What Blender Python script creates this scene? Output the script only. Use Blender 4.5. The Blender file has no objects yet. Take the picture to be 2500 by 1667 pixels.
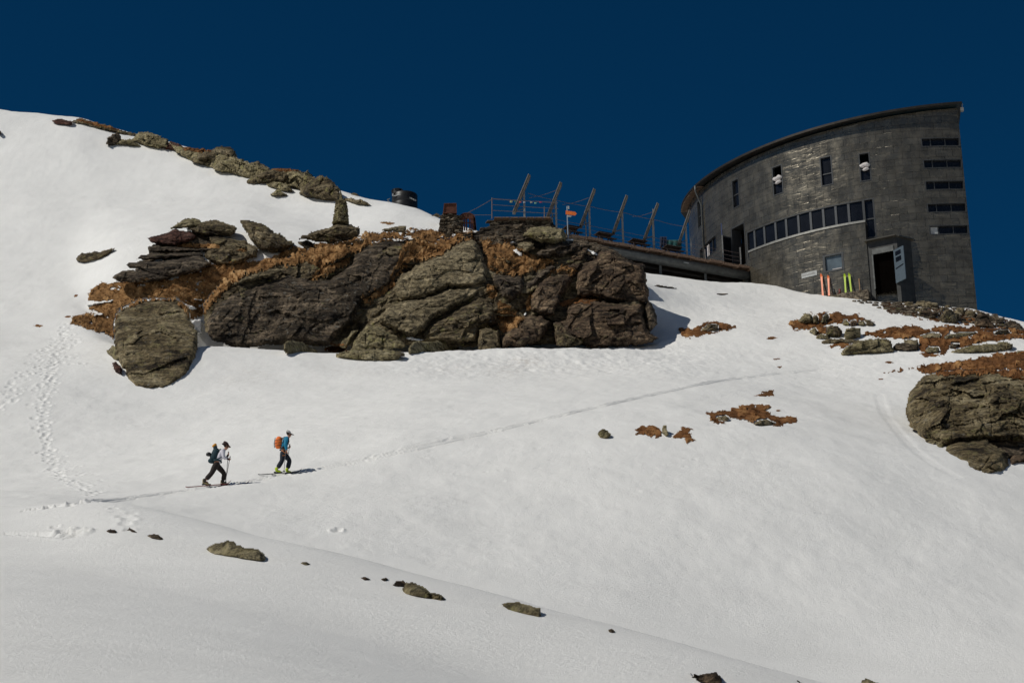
import bpy, bmesh, math, random
import numpy as np
from mathutils import Vector, Matrix
from mathutils.bvhtree import BVHTree

C = bpy.context.scene.collection
R_ = math.radians

# ------------------------------------------------------------------ camera
PITCH, ROLL, FPX = R_(19.0), R_(1.0), 4861.0
F_ = Vector((0, math.cos(PITCH), math.sin(PITCH)))
R0 = Vector((1, 0, 0))
U0 = Vector((0, -math.sin(PITCH), math.cos(PITCH)))
RV = R0 * math.cos(ROLL) - U0 * math.sin(ROLL)
UV = U0 * math.cos(ROLL) + R0 * math.sin(ROLL)
cam_d = bpy.data.cameras.new('camera')
cam_d.lens = 70.0
cam_d.sensor_width = 36.0
cam_d.clip_start = 0.1
cam_d.clip_end = 5000
cam = bpy.data.objects.new('camera', cam_d)
C.objects.link(cam)
m = Matrix.Identity(4)
for i in range(3):
    m[i][0], m[i][1], m[i][2] = RV[i], UV[i], -F_[i]
cam.matrix_world = m
bpy.context.scene.camera = cam

# ------------------------------------------------------------------ light
SUN_AZ, SUN_EL = R_(246.0), R_(47.0)         # azimuth clockwise from +Y
S_DIR = Vector((math.sin(SUN_AZ) * math.cos(SUN_EL), math.cos(SUN_AZ) * math.cos(SUN_EL), math.sin(SUN_EL)))
w = bpy.data.worlds.new('World')
bpy.context.scene.world = w
w.use_nodes = True
nt = w.node_tree
bg = nt.nodes['Background']
sky = nt.nodes.new('ShaderNodeTexSky')
sky.sky_type = 'NISHITA'
sky.sun_disc = False
sky.sun_elevation = SUN_EL
sky.sun_rotation = SUN_AZ
sky.altitude = 3200
sky.air_density = 0.75
sky.dust_density = 0.0
sky.ozone_density = 4.0
gm = nt.nodes.new('ShaderNodeGamma'); gm.inputs[1].default_value = 1.0
mulc = nt.nodes.new('ShaderNodeMix'); mulc.data_type = 'RGBA'; mulc.blend_type = 'MULTIPLY'
mulc.inputs[0].default_value = 1.0
mulc.inputs[7].default_value = (0.045, 0.52, 0.715, 1)
nt.links.new(sky.outputs[0], gm.inputs[0])
nt.links.new(gm.outputs[0], mulc.inputs[6])
nt.links.new(mulc.outputs[2], bg.inputs[0])
bg.inputs[1].default_value = 0.05
sd = bpy.data.lights.new('sun', 'SUN')
sd.energy = 2.75
sd.angle = R_(0.53)
sd.color = (1.0, 0.96, 0.88)
so = bpy.data.objects.new('sun', sd)
C.objects.link(so)
so.rotation_euler = S_DIR.to_track_quat('Z', 'Y').to_euler()
vs = bpy.context.scene.view_settings
vs.view_transform = 'Standard'; vs.look = 'None'; vs.exposure = 0.0; vs.gamma = 1.0
bpy.context.scene.cycles.max_bounces = 6

# ------------------------------------------------------------------ pixel rays (photograph pixels, 2500 x 1667)
RVn, UVn, FVn = np.array(RV), np.array(UV), np.array(F_)
def ray(px, py):
    px = np.asarray(px, float); py = np.asarray(py, float)
    a = (px - 1250.0) / FPX; b = (833.5 - py) / FPX
    return FVn + a[..., None] * RVn + b[..., None] * UVn
def at(px, py, Y):
    d = ray(px, py)
    return d * (np.asarray(Y, float) / d[..., 1])[..., None]
def hitz(px, py, z):
    d = ray(px, py)
    return Vector(d * (z / d[2]))
def pix(P):
    P = np.asarray(P, float)
    k = P @ FVn
    return 1250 + FPX * (P @ RVn) / k, 833.5 - FPX * (P @ UVn) / k

# ------------------------------------------------------------------ noise
def _h(ix, iy, iz, s):
    n = (ix.astype(np.int64) * 374761393 + iy.astype(np.int64) * 668265263 + iz.astype(np.int64) * 2147483647 + s * 974634777) & 0xffffffff
    n = ((n ^ (n >> 13)) * 1274126177) & 0xffffffff
    n = ((n ^ (n >> 15)) * 2246822519) & 0xffffffff
    return ((n ^ (n >> 16)) & 0xffffff) / float(0xffffff) * 2 - 1
def vnoise2(x, y, s=0):
    ix, iy = np.floor(x), np.floor(y)
    fx, fy = x - ix, y - iy
    ux, uy = fx * fx * fx * (fx * (fx * 6 - 15) + 10), fy * fy * fy * (fy * (fy * 6 - 15) + 10)
    z0 = np.zeros_like(ix)
    a = _h(ix, iy, z0, s); b = _h(ix + 1, iy, z0, s); c = _h(ix, iy + 1, z0, s); d = _h(ix + 1, iy + 1, z0, s)
    return (a * (1 - ux) + b * ux) * (1 - uy) + (c * (1 - ux) + d * ux) * uy
def fbm2(x, y, o=4, s=0, g=0.5):
    t = 0; a = 1.0; n = 0; f = 1.0
    for k in range(o):
        ca, sa = math.cos(k * 1.1), math.sin(k * 1.1)
        t = t + a * vnoise2((x * ca - y * sa) * f + 13.7 * k, (x * sa + y * ca) * f - 7.3 * k, s + k * 17)
        n += a; a *= g; f *= 2.03
    return t / n
def vn3(x, y, z, s=0):
    ix, iy, iz = np.floor(x), np.floor(y), np.floor(z)
    f = [x - ix, y - iy, z - iz]
    u = [q * q * (3 - 2 * q) for q in f]
    r = 0
    for a in (0, 1):
        for b in (0, 1):
            for c in (0, 1):
                wgt = (u[0] if a else 1 - u[0]) * (u[1] if b else 1 - u[1]) * (u[2] if c else 1 - u[2])
                r = r + wgt * _h(ix + a, iy + b, iz + c, s)
    return r
def fbm3(p, o=4, s=0, g=0.5, f=1.0):
    t = 0; a = 1.0; n = 0
    for k in range(o):
        t = t + a * vn3(p[:, 0] * f + 3.1 * k, p[:, 1] * f - 5.7 * k, p[:, 2] * f + 1.9 * k, s + k * 31)
        n += a; a *= g; f *= 2.07
    return t / n
def smooth(e0, e1, x):
    t = np.clip((x - e0) / (e1 - e0), 0, 1)
    return t * t * (3 - 2 * t)

# ------------------------------------------------------------------ object helpers
def tag(o, label=None, cat=None, group=None, kind=None):
    if label: o['label'] = label
    if cat: o['category'] = cat
    if group: o['group'] = group
    if kind: o['kind'] = kind
    return o
def link(o, parent=None):
    C.objects.link(o)
    if parent is not None: o.parent = parent
    return o
def empty(name, loc=(0, 0, 0), rotz=0.0):
    o = bpy.data.objects.new(name, None); o.empty_display_size = 0.3
    o.location = loc; o.rotation_euler = (0, 0, rotz)
    return link(o)
def mesh_np(name, V, Q, mat, parent=None, smoothf=True, org=None, uv=None, col=None):
    """V (n,3) float, Q (m,3|4) int"""
    V = np.asarray(V, np.float64); Q = np.asarray(Q, np.int32)
    if org is not None: V = V - np.asarray(org, float)
    me = bpy.data.meshes.new(name)
    k = Q.shape[1]
    me.vertices.add(len(V)); me.vertices.foreach_set('co', V.astype(np.float32).ravel())
    me.loops.add(Q.size); me.loops.foreach_set('vertex_index', Q.ravel())
    me.polygons.add(len(Q))
    me.polygons.foreach_set('loop_start', np.arange(0, Q.size, k, dtype=np.int32))
    try: me.polygons.foreach_set('loop_total', np.full(len(Q), k, np.int32))
    except Exception: pass
    me.polygons.foreach_set('use_smooth', np.full(len(Q), smoothf, bool))
    if uv is not None:
        l = me.uv_layers.new(name='UVMap'); l.data.foreach_set('uv', np.asarray(uv, np.float32)[Q.ravel()].ravel())
    if col is not None:
        a = me.attributes.new('tint', 'FLOAT', 'POINT'); a.data.foreach_set('value', np.asarray(col, np.float32))
    me.update(calc_edges=True); me.validate()
    if mat: me.materials.append(mat)
    o = bpy.data.objects.new(name, me)
    if org is not None: o.location = org
    return link(o, parent)

class MB:
    """collects shapes, builds ONE mesh object"""
    def __init__(s): s.v = []; s.f = []; s.uv = None
    def add(s, vs, fs):
        n = len(s.v); s.v += [tuple(v) for v in vs]; s.f += [tuple(i + n for i in f) for f in fs]; return s
    def box(s, c, size, rot=None, taper=1.0):
        hx, hy, hz = size[0] / 2, size[1] / 2, size[2] / 2
        P = []
        for z in (-1, 1):
            k = taper if z > 0 else 1.0
            for x, y in ((-1, -1), (1, -1), (1, 1), (-1, 1)):
                p = Vector((x * hx * k, y * hy * k, z * hz))
                if rot is not None: p = rot @ p
                P.append(p + Vector(c))
        return s.add(P, [(3, 2, 1, 0), (4, 5, 6, 7), (0, 1, 5, 4), (1, 2, 6, 5), (2, 3, 7, 6), (3, 0, 4, 7)])
    def beam(s, a, b, wd, dp, up=Vector((0, 0, 1))):
        a, b = Vector(a), Vector(b); d = (b - a); L = d.length; d.normalize()
        x = d.cross(up)
        if x.length < 1e-4: x = Vector((1, 0, 0))
        x.normalize(); y = x.cross(d)
        P = []
        for e in (a, b):
            for i, j in ((-1, -1), (1, -1), (1, 1), (-1, 1)):
                P.append(e + x * (i * wd / 2) + y * (j * dp / 2))
        return s.add(P, [(3, 2, 1, 0), (4, 5, 6, 7), (0, 1, 5, 4), (1, 2, 6, 5), (2, 3, 7, 6), (3, 0, 4, 7)])
    def tube(s, pts, r, n=8, cap=True):
        pts = [Vector(p) for p in pts]; rr = r if isinstance(r, (list, tuple)) else [r] * len(pts)
        base = len(s.v); prev = None
        for i, p in enumerate(pts):
            d = (pts[min(i + 1, len(pts) - 1)] - pts[max(i - 1, 0)]).normalized()
            x = prev - d * prev.dot(d) if prev is not None else d.orthogonal()
            x.normalize(); prev = x; y = d.cross(x)
            for k in range(n):
                a = 2 * math.pi * k / n
                s.v.append(tuple(p + (x * math.cos(a) + y * math.sin(a)) * rr[i]))
        for i in range(len(pts) - 1):
            for k in range(n):
                a = base + i * n + k; b = base + i * n + (k + 1) % n
                s.f.append((a, b, b + n, a + n))
        if cap:
            s.f.append(tuple(base + k for k in range(n))[::-1]); s.f.append(tuple(base + (len(pts) - 1) * n + k for k in range(n)))
        return s
    def lathe(s, prof, c=(0, 0, 0), n=24):
        base = len(s.v)
        for r, z in prof:
            for k in range(n):
                a = 2 * math.pi * k / n
                s.v.append((c[0] + r * math.cos(a), c[1] + r * math.sin(a), c[2] + z))
        for i in range(len(prof) - 1):
            for k in range(n):
                a = base + i * n + k; b = base + i * n + (k + 1) % n
                s.f.append((a, b, b + n, a + n))
        s.f.append(tuple(base + k for k in range(n))[::-1]); s.f.append(tuple(base + (len(prof) - 1) * n + k for k in range(n)))
        return s
    def prism(s, poly, z0, z1):
        n = len(poly)
        return s.add([(p[0], p[1], z0) for p in poly] + [(p[0], p[1], z1) for p in poly],
                     [tuple(range(n))[::-1], tuple(range(n, 2 * n))] + [(i, (i + 1) % n, (i + 1) % n + n, i + n) for i in range(n)])
    def build(s, name, mat, parent=None, org=None, smoothf=False, uv=None, bevel=0):
        me = bpy.data.meshes.new(name)
        V = s.v if org is None else [(v[0] - org[0], v[1] - org[1], v[2] - org[2]) for v in s.v]
        me.from_pydata(V, [], s.f)
        if uv is not None:
            l = me.uv_layers.new(name='UVMap')
            for p in me.polygons:
                for li in p.loop_indices: l.data[li].uv = uv[me.loops[li].vertex_index]
        if smoothf: me.polygons.foreach_set('use_smooth', [True] * len(me.polygons))
        if bevel:
            bm = bmesh.new(); bm.from_mesh(me)
            bmesh.ops.bevel(bm, geom=list(bm.edges), offset=bevel, segments=1, affect='EDGES')
            bm.to_mesh(me); bm.free()
        me.update()
        if mat: me.materials.append(mat)
        o = bpy.data.objects.new(name, me)
        if org is not None: o.location = org
        return link(o, parent)

# ------------------------------------------------------------------ materials
def newmat(name):
    mt = bpy.data.materials.new(name); mt.use_nodes = True
    n = mt.node_tree; b = n.nodes['Principled BSDF']
    return mt, n, b
def simple(name, col, rough=0.6, metal=0.0, var=0.15, scale=6.0, bump=0.0, spec=0.4):
    mt, n, b = newmat(name)
    tc = n.nodes.new('ShaderNodeTexCoord'); no = n.nodes.new('ShaderNodeTexNoise')
    no.inputs['Scale'].default_value = scale; no.inputs['Detail'].default_value = 6
    n.links.new(tc.outputs['Object'], no.inputs['Vector'])
    cr = n.nodes.new('ShaderNodeValToRGB')
    c0 = tuple(c * (1 - var) for c in col); c1 = tuple(min(1, c * (1 + var)) for c in col)
    cr.color_ramp.elements[0].color = (*c0, 1); cr.color_ramp.elements[0].position = 0.3
    cr.color_ramp.elements[1].color = (*c1, 1); cr.color_ramp.elements[1].position = 0.7
    n.links.new(no.outputs[0], cr.inputs[0]); n.links.new(cr.outputs[0], b.inputs['Base Color'])
    b.inputs['Roughness'].default_value = rough; b.inputs['Metallic'].default_value = metal
    b.inputs['Specular IOR Level'].default_value = spec
    if bump:
        bp = n.nodes.new('ShaderNodeBump'); bp.inputs['Strength'].default_value = bump; bp.inputs['Distance'].default_value = 0.02
        n.links.new(no.outputs[0], bp.inputs['Height']); n.links.new(bp.outputs[0], b.inputs['Normal'])
    return mt
def rockmat(name, ca, cb, cc, lichen=0.0, lcol=(0.17, 0.17, 0.06), dip=-25, streak=1.0, white=0.0):
    """ca dark, cb mid, cc light; banded along the foliation"""
    mt, n, b = newmat(name)
    L = n.links.new
    tc = n.nodes.new('ShaderNodeTexCoord'); geo = n.nodes.new('ShaderNodeNewGeometry')
    mp = n.nodes.new('ShaderNodeMapping'); mp.vector_type = 'POINT'
    mp.inputs['Rotation'].default_value = (0, R_(-dip), 0); mp.inputs['Scale'].default_value = (0.5, 0.6, 3.4)
    L(geo.outputs['Position'], mp.inputs['Vector'])
    n1 = n.nodes.new('ShaderNodeTexNoise'); n1.inputs['Scale'].default_value = 1.3; n1.inputs['Detail'].default_value = 9; n1.inputs['Roughness'].default_value = 0.68
    L(mp.outputs[0], n1.inputs['Vector'])
    n2 = n.nodes.new('ShaderNodeTexNoise'); n2.inputs['Scale'].default_value = 0.55; n2.inputs['Detail'].default_value = 7; n2.inputs['Roughness'].default_value = 0.6
    L(geo.outputs['Position'], n2.inputs['Vector'])
    n3 = n.nodes.new('ShaderNodeTexNoise'); n3.inputs['Scale'].default_value = 3.6; n3.inputs['Detail'].default_value = 7; n3.inputs['Roughness'].default_value = 0.85
    L(geo.outputs['Position'], n3.inputs['Vector'])
    mx = n.nodes.new('ShaderNodeMath'); mx.operation = 'MULTIPLY_ADD'; mx.inputs[1].default_value = 0.55 * streak; L(n1.outputs[0], mx.inputs[0])
    m2 = n.nodes.new('ShaderNodeMath'); m2.operation = 'MULTIPLY'; m2.inputs[1].default_value = 1.0 - 0.55 * streak; L(n2.outputs[0], m2.inputs[0]); L(m2.outputs[0], mx.inputs[2])
    cr = n.nodes.new('ShaderNodeValToRGB'); e = cr.color_ramp.elements
    e[0].position = 0.40; e[0].color = (*ca, 1); e[1].position = 0.62; e[1].color = (*cc, 1)
    em = e.new(0.5); em.color = (*cb, 1)
    L(mx.outputs[0], cr.inputs[0])
    cur = cr.outputs[0]
    # fine dark speckle
    sp = n.nodes.new('ShaderNodeMapRange'); sp.inputs[1].default_value = 0.42; sp.inputs[2].default_value = 0.6; sp.inputs[3].default_value = 0.25; sp.inputs[4].default_value = 1.6
    L(n3.outputs[0], sp.inputs[0])
    ml = n.nodes.new('ShaderNodeVectorMath'); ml.operation = 'SCALE'; L(cur, ml.inputs[0]); L(sp.outputs[0], ml.inputs['Scale']); cur = ml.outputs[0]
    def patch(cur, scale, lo, hi, col, seed, amount=1.0):
        v = n.nodes.new('ShaderNodeTexNoise'); v.inputs['Scale'].default_value = scale; v.inputs['Detail'].default_value = 8; v.inputs['Roughness'].default_value = 0.72
        ad = n.nodes.new('ShaderNodeVectorMath'); ad.operation = 'ADD'; ad.inputs[1].default_value = (seed, seed * .7, -seed); L(geo.outputs['Position'], ad.inputs[0]); L(ad.outputs[0], v.inputs['Vector'])
        r = n.nodes.new('ShaderNodeMapRange'); r.inputs[1].default_value = lo; r.inputs[2].default_value = hi; r.inputs[4].default_value = amount; L(v.outputs[0], r.inputs[0])
        mm = n.nodes.new('ShaderNodeMix'); mm.data_type = 'RGBA'; L(r.outputs[0], mm.inputs[0]); L(cur, mm.inputs[6]); mm.inputs[7].default_value = (*col, 1)
        return mm.outputs[2]
    if lichen: cur = patch(cur, 1.7, 0.66 - 0.2 * lichen, 0.74 - 0.2 * lichen, lcol, 11.3, 0.85)
    if white: cur = patch(cur, 2.6, 0.68 - 0.1 * white, 0.74 - 0.1 * white, (0.27, 0.25, 0.21), 31.0, 0.8)
    L(cur, b.inputs['Base Color'])
    b.inputs['Roughness'].default_value = 0.88; b.inputs['Specular IOR Level'].default_value = 0.25
    h = n.nodes.new('ShaderNodeMath'); h.operation = 'ADD'; L(n1.outputs[0], h.inputs[0]); L(n3.outputs[0], h.inputs[1])
    bp = n.nodes.new('ShaderNodeBump'); bp.inputs['Strength'].default_value = 1.0; bp.inputs['Distance'].default_value = 0.26
    L(h.outputs[0], bp.inputs['Height']); L(bp.outputs[0], b.inputs['Normal'])
    return mt
def snowmat(name, dirt=False):
    mt, n, b = newmat(name); L = n.links.new
    geo = n.nodes.new('ShaderNodeNewGeometry')
    a = n.nodes.new('ShaderNodeTexNoise'); a.inputs['Scale'].default_value = 0.5; a.inputs['Detail'].default_value = 6; L(geo.outputs['Position'], a.inputs['Vector'])
    cr = n.nodes.new('ShaderNodeValToRGB'); e = cr.color_ramp.elements
    e[0].position = 0.3; e[0].color = (0.865, 0.86, 0.835, 1); e[1].position = 0.7; e[1].color = (0.91, 0.905, 0.88, 1); L(a.outputs[0], cr.inputs[0])
    cur = cr.outputs[0]
    if dirt:
        at_ = n.nodes.new('ShaderNodeAttribute'); at_.attribute_name = 'tint'
        d = n.nodes.new('ShaderNodeTexNoise'); d.inputs['Scale'].default_value = 3.0; d.inputs['Detail'].default_value = 9; d.inputs['Roughness'].default_value = .75; L(geo.outputs['Position'], d.inputs['Vector'])
        r = n.nodes.new('ShaderNodeMapRange'); r.inputs[1].default_value = .45; r.inputs[2].default_value = .7; L(d.outputs[0], r.inputs[0])
        mu = n.nodes.new('ShaderNodeMath'); mu.operation = 'MULTIPLY'; L(at_.outputs['Fac'], mu.inputs[0]); L(r.outputs[0], mu.inputs[1])
        mm = n.nodes.new('ShaderNodeMix'); mm.data_type = 'RGBA'; L(mu.outputs[0], mm.inputs[0]); L(cur, mm.inputs[6]); mm.inputs[7].default_value = (0.40, 0.33, 0.27, 1); cur = mm.outputs[2]
    L(cur, b.inputs['Base Color'])
    b.inputs['Roughness'].default_value = 0.75; b.inputs['Specular IOR Level'].default_value = 0.2
    f = n.nodes.new('ShaderNodeTexNoise'); f.inputs['Scale'].default_value = 7.0; f.inputs['Detail'].default_value = 8; f.inputs['Roughness'].default_value = 0.75; L(geo.outputs['Position'], f.inputs['Vector'])
    g = n.nodes.new('ShaderNodeTexNoise'); g.inputs['Scale'].default_value = 22.0; g.inputs['Detail'].default_value = 6; g.inputs['Roughness'].default_value = .85; L(geo.outputs['Position'], g.inputs['Vector'])
    h = n.nodes.new('ShaderNodeMath'); h.operation = 'MULTIPLY_ADD'; h.inputs[1].default_value = 0.5; L(g.outputs[0], h.inputs[0]); L(f.outputs[0], h.inputs[2])
    bp = n.nodes.new('ShaderNodeBump'); bp.inputs['Strength'].default_value = 0.6; bp.inputs['Distance'].default_value = 0.06
    L(h.outputs[0], bp.inputs['Height']); L(bp.outputs[0], b.inputs['Normal'])
    return mt
def grassmat(name, c0, c1, c2):
    mt, n, b = newmat(name); L = n.links.new
    geo = n.nodes.new('ShaderNodeNewGeometry'); at_ = n.nodes.new('ShaderNodeAttribute'); at_.attribute_name = 'tint'
    a = n.nodes.new('ShaderNodeTexNoise'); a.inputs['Scale'].default_value = 1.6; a.inputs['Detail'].default_value = 8; a.inputs['Roughness'].default_value = .7; L(geo.outputs['Position'], a.inputs['Vector'])
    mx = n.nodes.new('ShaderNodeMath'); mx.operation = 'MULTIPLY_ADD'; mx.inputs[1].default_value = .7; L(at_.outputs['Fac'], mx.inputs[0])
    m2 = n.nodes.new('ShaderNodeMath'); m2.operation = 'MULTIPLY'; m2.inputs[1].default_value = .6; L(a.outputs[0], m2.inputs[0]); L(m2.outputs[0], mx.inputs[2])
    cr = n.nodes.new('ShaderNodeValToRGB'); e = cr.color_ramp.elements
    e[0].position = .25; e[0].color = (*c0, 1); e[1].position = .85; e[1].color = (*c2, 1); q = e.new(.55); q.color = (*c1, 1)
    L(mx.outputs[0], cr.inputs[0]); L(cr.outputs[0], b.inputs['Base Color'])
    b.inputs['Roughness'].default_value = .9; b.inputs['Specular IOR Level'].default_value = .1
    return mt

M = {}
M['snow'] = snowmat('snow', True)
M['snow_patch'] = snowmat('snow_patch')
# rocks: dark brown, grey green, brown, pale lichened, rusty
M['rock_dark'] = rockmat('rock_dark', (.024, .017, .011), (.105, .078, .05), (.38, .29, .195), lichen=.2, white=1.0, dip=-25)
M['rock_green'] = rockmat('rock_green', (.12, .092, .05), (.33, .265, .155), (.52, .43, .27), lichen=.1, white=.6, dip=-22, streak=1.25)
M['rock_brown'] = rockmat('rock_brown', (.026, .016, .010), (.14, .092, .056), (.42, .30, .185), lichen=.4, dip=-35, white=.6, lcol=(.28, .23, .12))
M['rock_lichen'] = rockmat('rock_lichen', (.10, .074, .036), (.33, .275, .15), (.50, .43, .27), lichen=.5, dip=-10, white=.6, lcol=(.36, .33, .13))
M['rock_layer'] = rockmat('rock_layer', (.03, .021, .014), (.12, .09, .062), (.32, .255, .175), lichen=.15, dip=-6, streak=1.5, white=.3)
M['rock_red'] = rockmat('rock_red', (.04, .018, .012), (.12, .05, .035), (.20, .11, .08), lichen=0, dip=-8, streak=1.3)
M['rock_speck'] = rockmat('rock_speck', (.033, .022, .012), (.19, .145, .08), (.43, .35, .215), lichen=.45, dip=-12, white=.85, lcol=(.33, .30, .11), streak=.8)
M['rock_moss'] = rockmat('rock_moss', (.034, .023, .012), (.23, .175, .09), (.52, .43, .26), lichen=.5, dip=-10, white=.9, lcol=(.31, .27, .12), streak=.6)
M['grass'] = grassmat('dry_grass', (.022, .012, .006), (.27, .145, .058), (.60, .39, .19))
M['grass_red'] = grassmat('dry_heath', (.022, .011, .006), (.20, .09, .034), (.48, .27, .11))
M['soil'] = simple('soil', (.075, .036, .018), .95, 0, .5, 3.0, .5, .1)
# ------------------------------------------------------------------ terrain: knots are lines across the slope (photo px, py, distance)
def line(pts):
    p = np.array(pts, float)
    P = at(p[:, 0], p[:, 1], p[:, 2])
    t = P[:, 0] / P[:, 1]
    i = np.argsort(t)
    return t[i], P[i, 1], P[i, 2]
K1 = [(-1200, 1700, 16), (0, 1740, 14), (1250, 1850, 12), (2500, 2000, 11), (3600, 2100, 11)]
K1b = [(-1200, 1380, 32), (0, 1385, 31.5), (600, 1500, 27), (1250, 1705, 23), (2500, 1990, 19), (3600, 2040, 19)]
K2 = [(-1200, 1100, 64), (-400, 1190, 58), (0, 1242, 54), (200, 1272, 50), (350, 1300, 47.5), (500, 1330, 45), (650, 1366, 42.5), (800, 1398, 40.5), (1000, 1443, 38.3), (1200, 1487, 36.5), (1400, 1535, 34.8), (1600, 1588, 33), (1750, 1628, 32), (1900, 1672, 31), (2200, 1745, 30), (2600, 1830, 29), (3600, 2000, 28)]
def shifted(K, dY, dz):
    p = np.array(K, float); P = at(p[:, 0], p[:, 1], p[:, 2])
    w_ = np.interp(p[:, 0], [-400, 0, 300, 700], [0.0, 0.12, 0.6, 1.0])
    t = P[:, 0] / P[:, 1]; Y = P[:, 1] + dY
    z = P[:, 2] + dz * w_ + (1 - w_) * 0.24 * dY
    return t, Y, z
K4 = [(-1200, 1120, 72), (-400, 1210, 68), (0, 1228, 64), (200, 1255, 63), (500, 1345, 62), (1000, 1470, 59), (1500, 1590, 57), (2000, 1720, 56), (2500, 1790, 55), (3600, 1880, 55)]
K5 = [(-1200, 1150, 84), (-400, 1160, 84), (0, 1150, 84), (250, 1140, 84), (500, 1110, 84), (1000, 1045, 84), (1500, 1015, 85), (2000, 1050, 85), (2250, 1090, 85.5), (2500, 1120, 86), (3600, 1250, 88)]
K5b = [(-1200, 930, 100), (-400, 945, 100), (0, 950, 100), (300, 955, 101), (400, 960, 101.5), (600, 942, 102.5), (1000, 918, 104), (1500, 910, 104.5), (1800, 935, 103.5), (2050, 975, 100.5), (2200, 1010, 97), (2350, 1060, 95), (2500, 1030, 96), (3600, 1080, 96)]
K6 = [(-1200, 790, 118), (-400, 800, 118), (0, 800, 119), (180, 810, 118), (260, 840, 114), (400, 872, 109), (500, 848, 114), (600, 858, 115), (800, 868, 115), (1000, 870, 115.5), (1250, 862, 116.5), (1400, 855, 117.5), (1600, 845, 118.5), (1700, 850, 118), (2000, 880, 114.5), (2200, 890, 112), (2500, 895, 110), (3600, 950, 110)]
K7 = [(-1200, 560, 140), (-400, 600, 137), (0, 640, 133), (180, 690, 128), (280, 690, 124), (400, 680, 122), (600, 650, 125), (800, 630, 126.3), (1000, 622, 127), (1200, 630, 127.5), (1400, 645, 129), (1560, 690, 130.5), (1640, 735, 130), (1700, 755, 130), (1900, 780, 127), (2100, 800, 125), (2300, 815, 123), (2500, 825, 121), (3600, 900, 120)]
K7b = [(-1200, 400, 157), (-400, 440, 153), (0, 470, 150), (300, 480, 148), (600, 500, 144), (800, 540, 139), (950, 545, 136), (1040, 556, 135), (1200, 590, 132), (1400, 630, 131.5), (1560, 690, 134), (1640, 705, 135), (1800, 715, 137), (1950, 728, 137.5), (2100, 752, 134.5), (2250, 778, 131), (2400, 805, 129), (2500, 815, 128), (3600, 900, 126)]
K8 = [(-1200, 130, 178), (-400, 215, 175), (-150, 255, 173), (0, 277, 172), (120, 291, 170), (200, 300, 169), (330, 340, 167), (480, 376, 163), (600, 425, 159), (720, 462, 155), (830, 474, 152), (900, 495, 148.5), (950, 504, 147), (1020, 521, 144.8), (1085, 540, 141), (1200, 580, 138), (1350, 612, 138), (1450, 650, 139), (1585, 672, 140), (1700, 688, 141), (1830, 695, 142.3), (1900, 702, 142), (1960, 716, 141), (2050, 724, 140), (2120, 738, 139), (2250, 752, 138.5), (2382, 766, 139), (2440, 785, 139), (2500, 800, 139), (2900, 900, 138), (3600, 1000, 138)]
def shift8(dY, slope):
    p = np.array(K8, float); P = at(p[:, 0], p[:, 1], p[:, 2])
    return P[:, 0] / P[:, 1], P[:, 1] + dY, P[:, 2] + dY * slope
def shiftc(c):
    return line(c)
def shelf():
    t6, y6, z6_ = line(K6); t7, y7, z7 = line(K7)
    p = np.array(K6, float); w_ = np.interp(p[:, 0], [230, 300, 1500, 1640], [0, 1, 1, 0]) * (p[:, 0] > 200) * (p[:, 0] < 1650)
    P = at(p[:, 0], p[:, 1], p[:, 2]); t = P[:, 0] / P[:, 1]
    Yn = P[:, 1] + 5.5; zn = P[:, 2] + 5.5 * (np.interp(t, t7, z7) - P[:, 2]) / (np.interp(t, t7, y7) - P[:, 1])
    return t, Yn, zn * (1 - w_) + w_ * (P[:, 2] + .6)
rows = [line(K1), line(K1b), line(K2), shifted(K2, 2.5, -0.5), shifted(K2, 6.0, -2.6), line(K4), line(K5), line(K5b), line(K6), shelf(), line(K7), line(K7b), line(K8), shift8(3.0, 0.10), shift8(10, 0.03)]
CS = 0.0006
tc_in = np.arange(-0.30, 0.3001, CS)
tl = -0.30 - np.cumsum(np.linspace(CS * 2, 0.06, 34)); tr = 0.30 + np.cumsum(np.linspace(CS * 2, 0.06, 34))
TT = np.concatenate([tl[::-1], tc_in, tr])
YY = np.concatenate([np.arange(1.5, 12, .7), np.arange(12, 62, .16), np.arange(62, 132, .105), np.arange(132, 182, .2), np.arange(182, 260, 3.0), np.arange(260, 900, 40)])
def gsm(a, sig):
    k = np.arange(-int(3 * sig), int(3 * sig) + 1); g = np.exp(-k * k / (2 * sig * sig)); g /= g.sum()
    return np.convolve(np.pad(a, len(k) // 2, mode='edge'), g, mode='valid')
Tf = np.linspace(TT[0], TT[-1], 4200)
KY, KZ = [], []
sigs = [60, 50, 14, 14, 14, 30, 30, 24, 9, 9, 9, 7, 3, 5, 8]
for (t, y, z), sg in zip(rows, sigs):
    KY.append(np.interp(TT, Tf, gsm(np.interp(Tf, t, y), sg))); KZ.append(np.interp(TT, Tf, gsm(np.interp(Tf, t, z), sg)))
n = len(TT)
KY = [np.full(n, 0.0)] + KY; KZ = [np.full(n, -1.7)] + KZ
KY += [KY[-1] + 60, KY[-1] + 900]; KZ += [KZ[-1] - 24, KZ[-1] - 330]
KY = np.array(KY); KZ = np.array(KZ)                           # (K, n)
h = np.diff(KY, axis=0); h = np.maximum(h, .3); dl = np.diff(KZ, axis=0) / h
ms = np.zeros_like(KZ)
for i in range(1, len(KY) - 1):
    a, b = dl[i - 1], dl[i]; w1, w2 = 2 * h[i] + h[i - 1], h[i] + 2 * h[i - 1]
    with np.errstate(divide='ignore', invalid='ignore'):
        hm = (w1 + w2) / (w1 / a + w2 / b)
    ms[i] = np.where(a * b > 0, np.nan_to_num(hm), 0)
ms[0] = dl[0]; ms[-1] = dl[-1]
for i in range(len(ms)): ms[i] = gsm(ms[i], 22 if i < 9 else 6)
ZG = np.zeros((len(YY), n))
Yc = YY[:, None]
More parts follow.
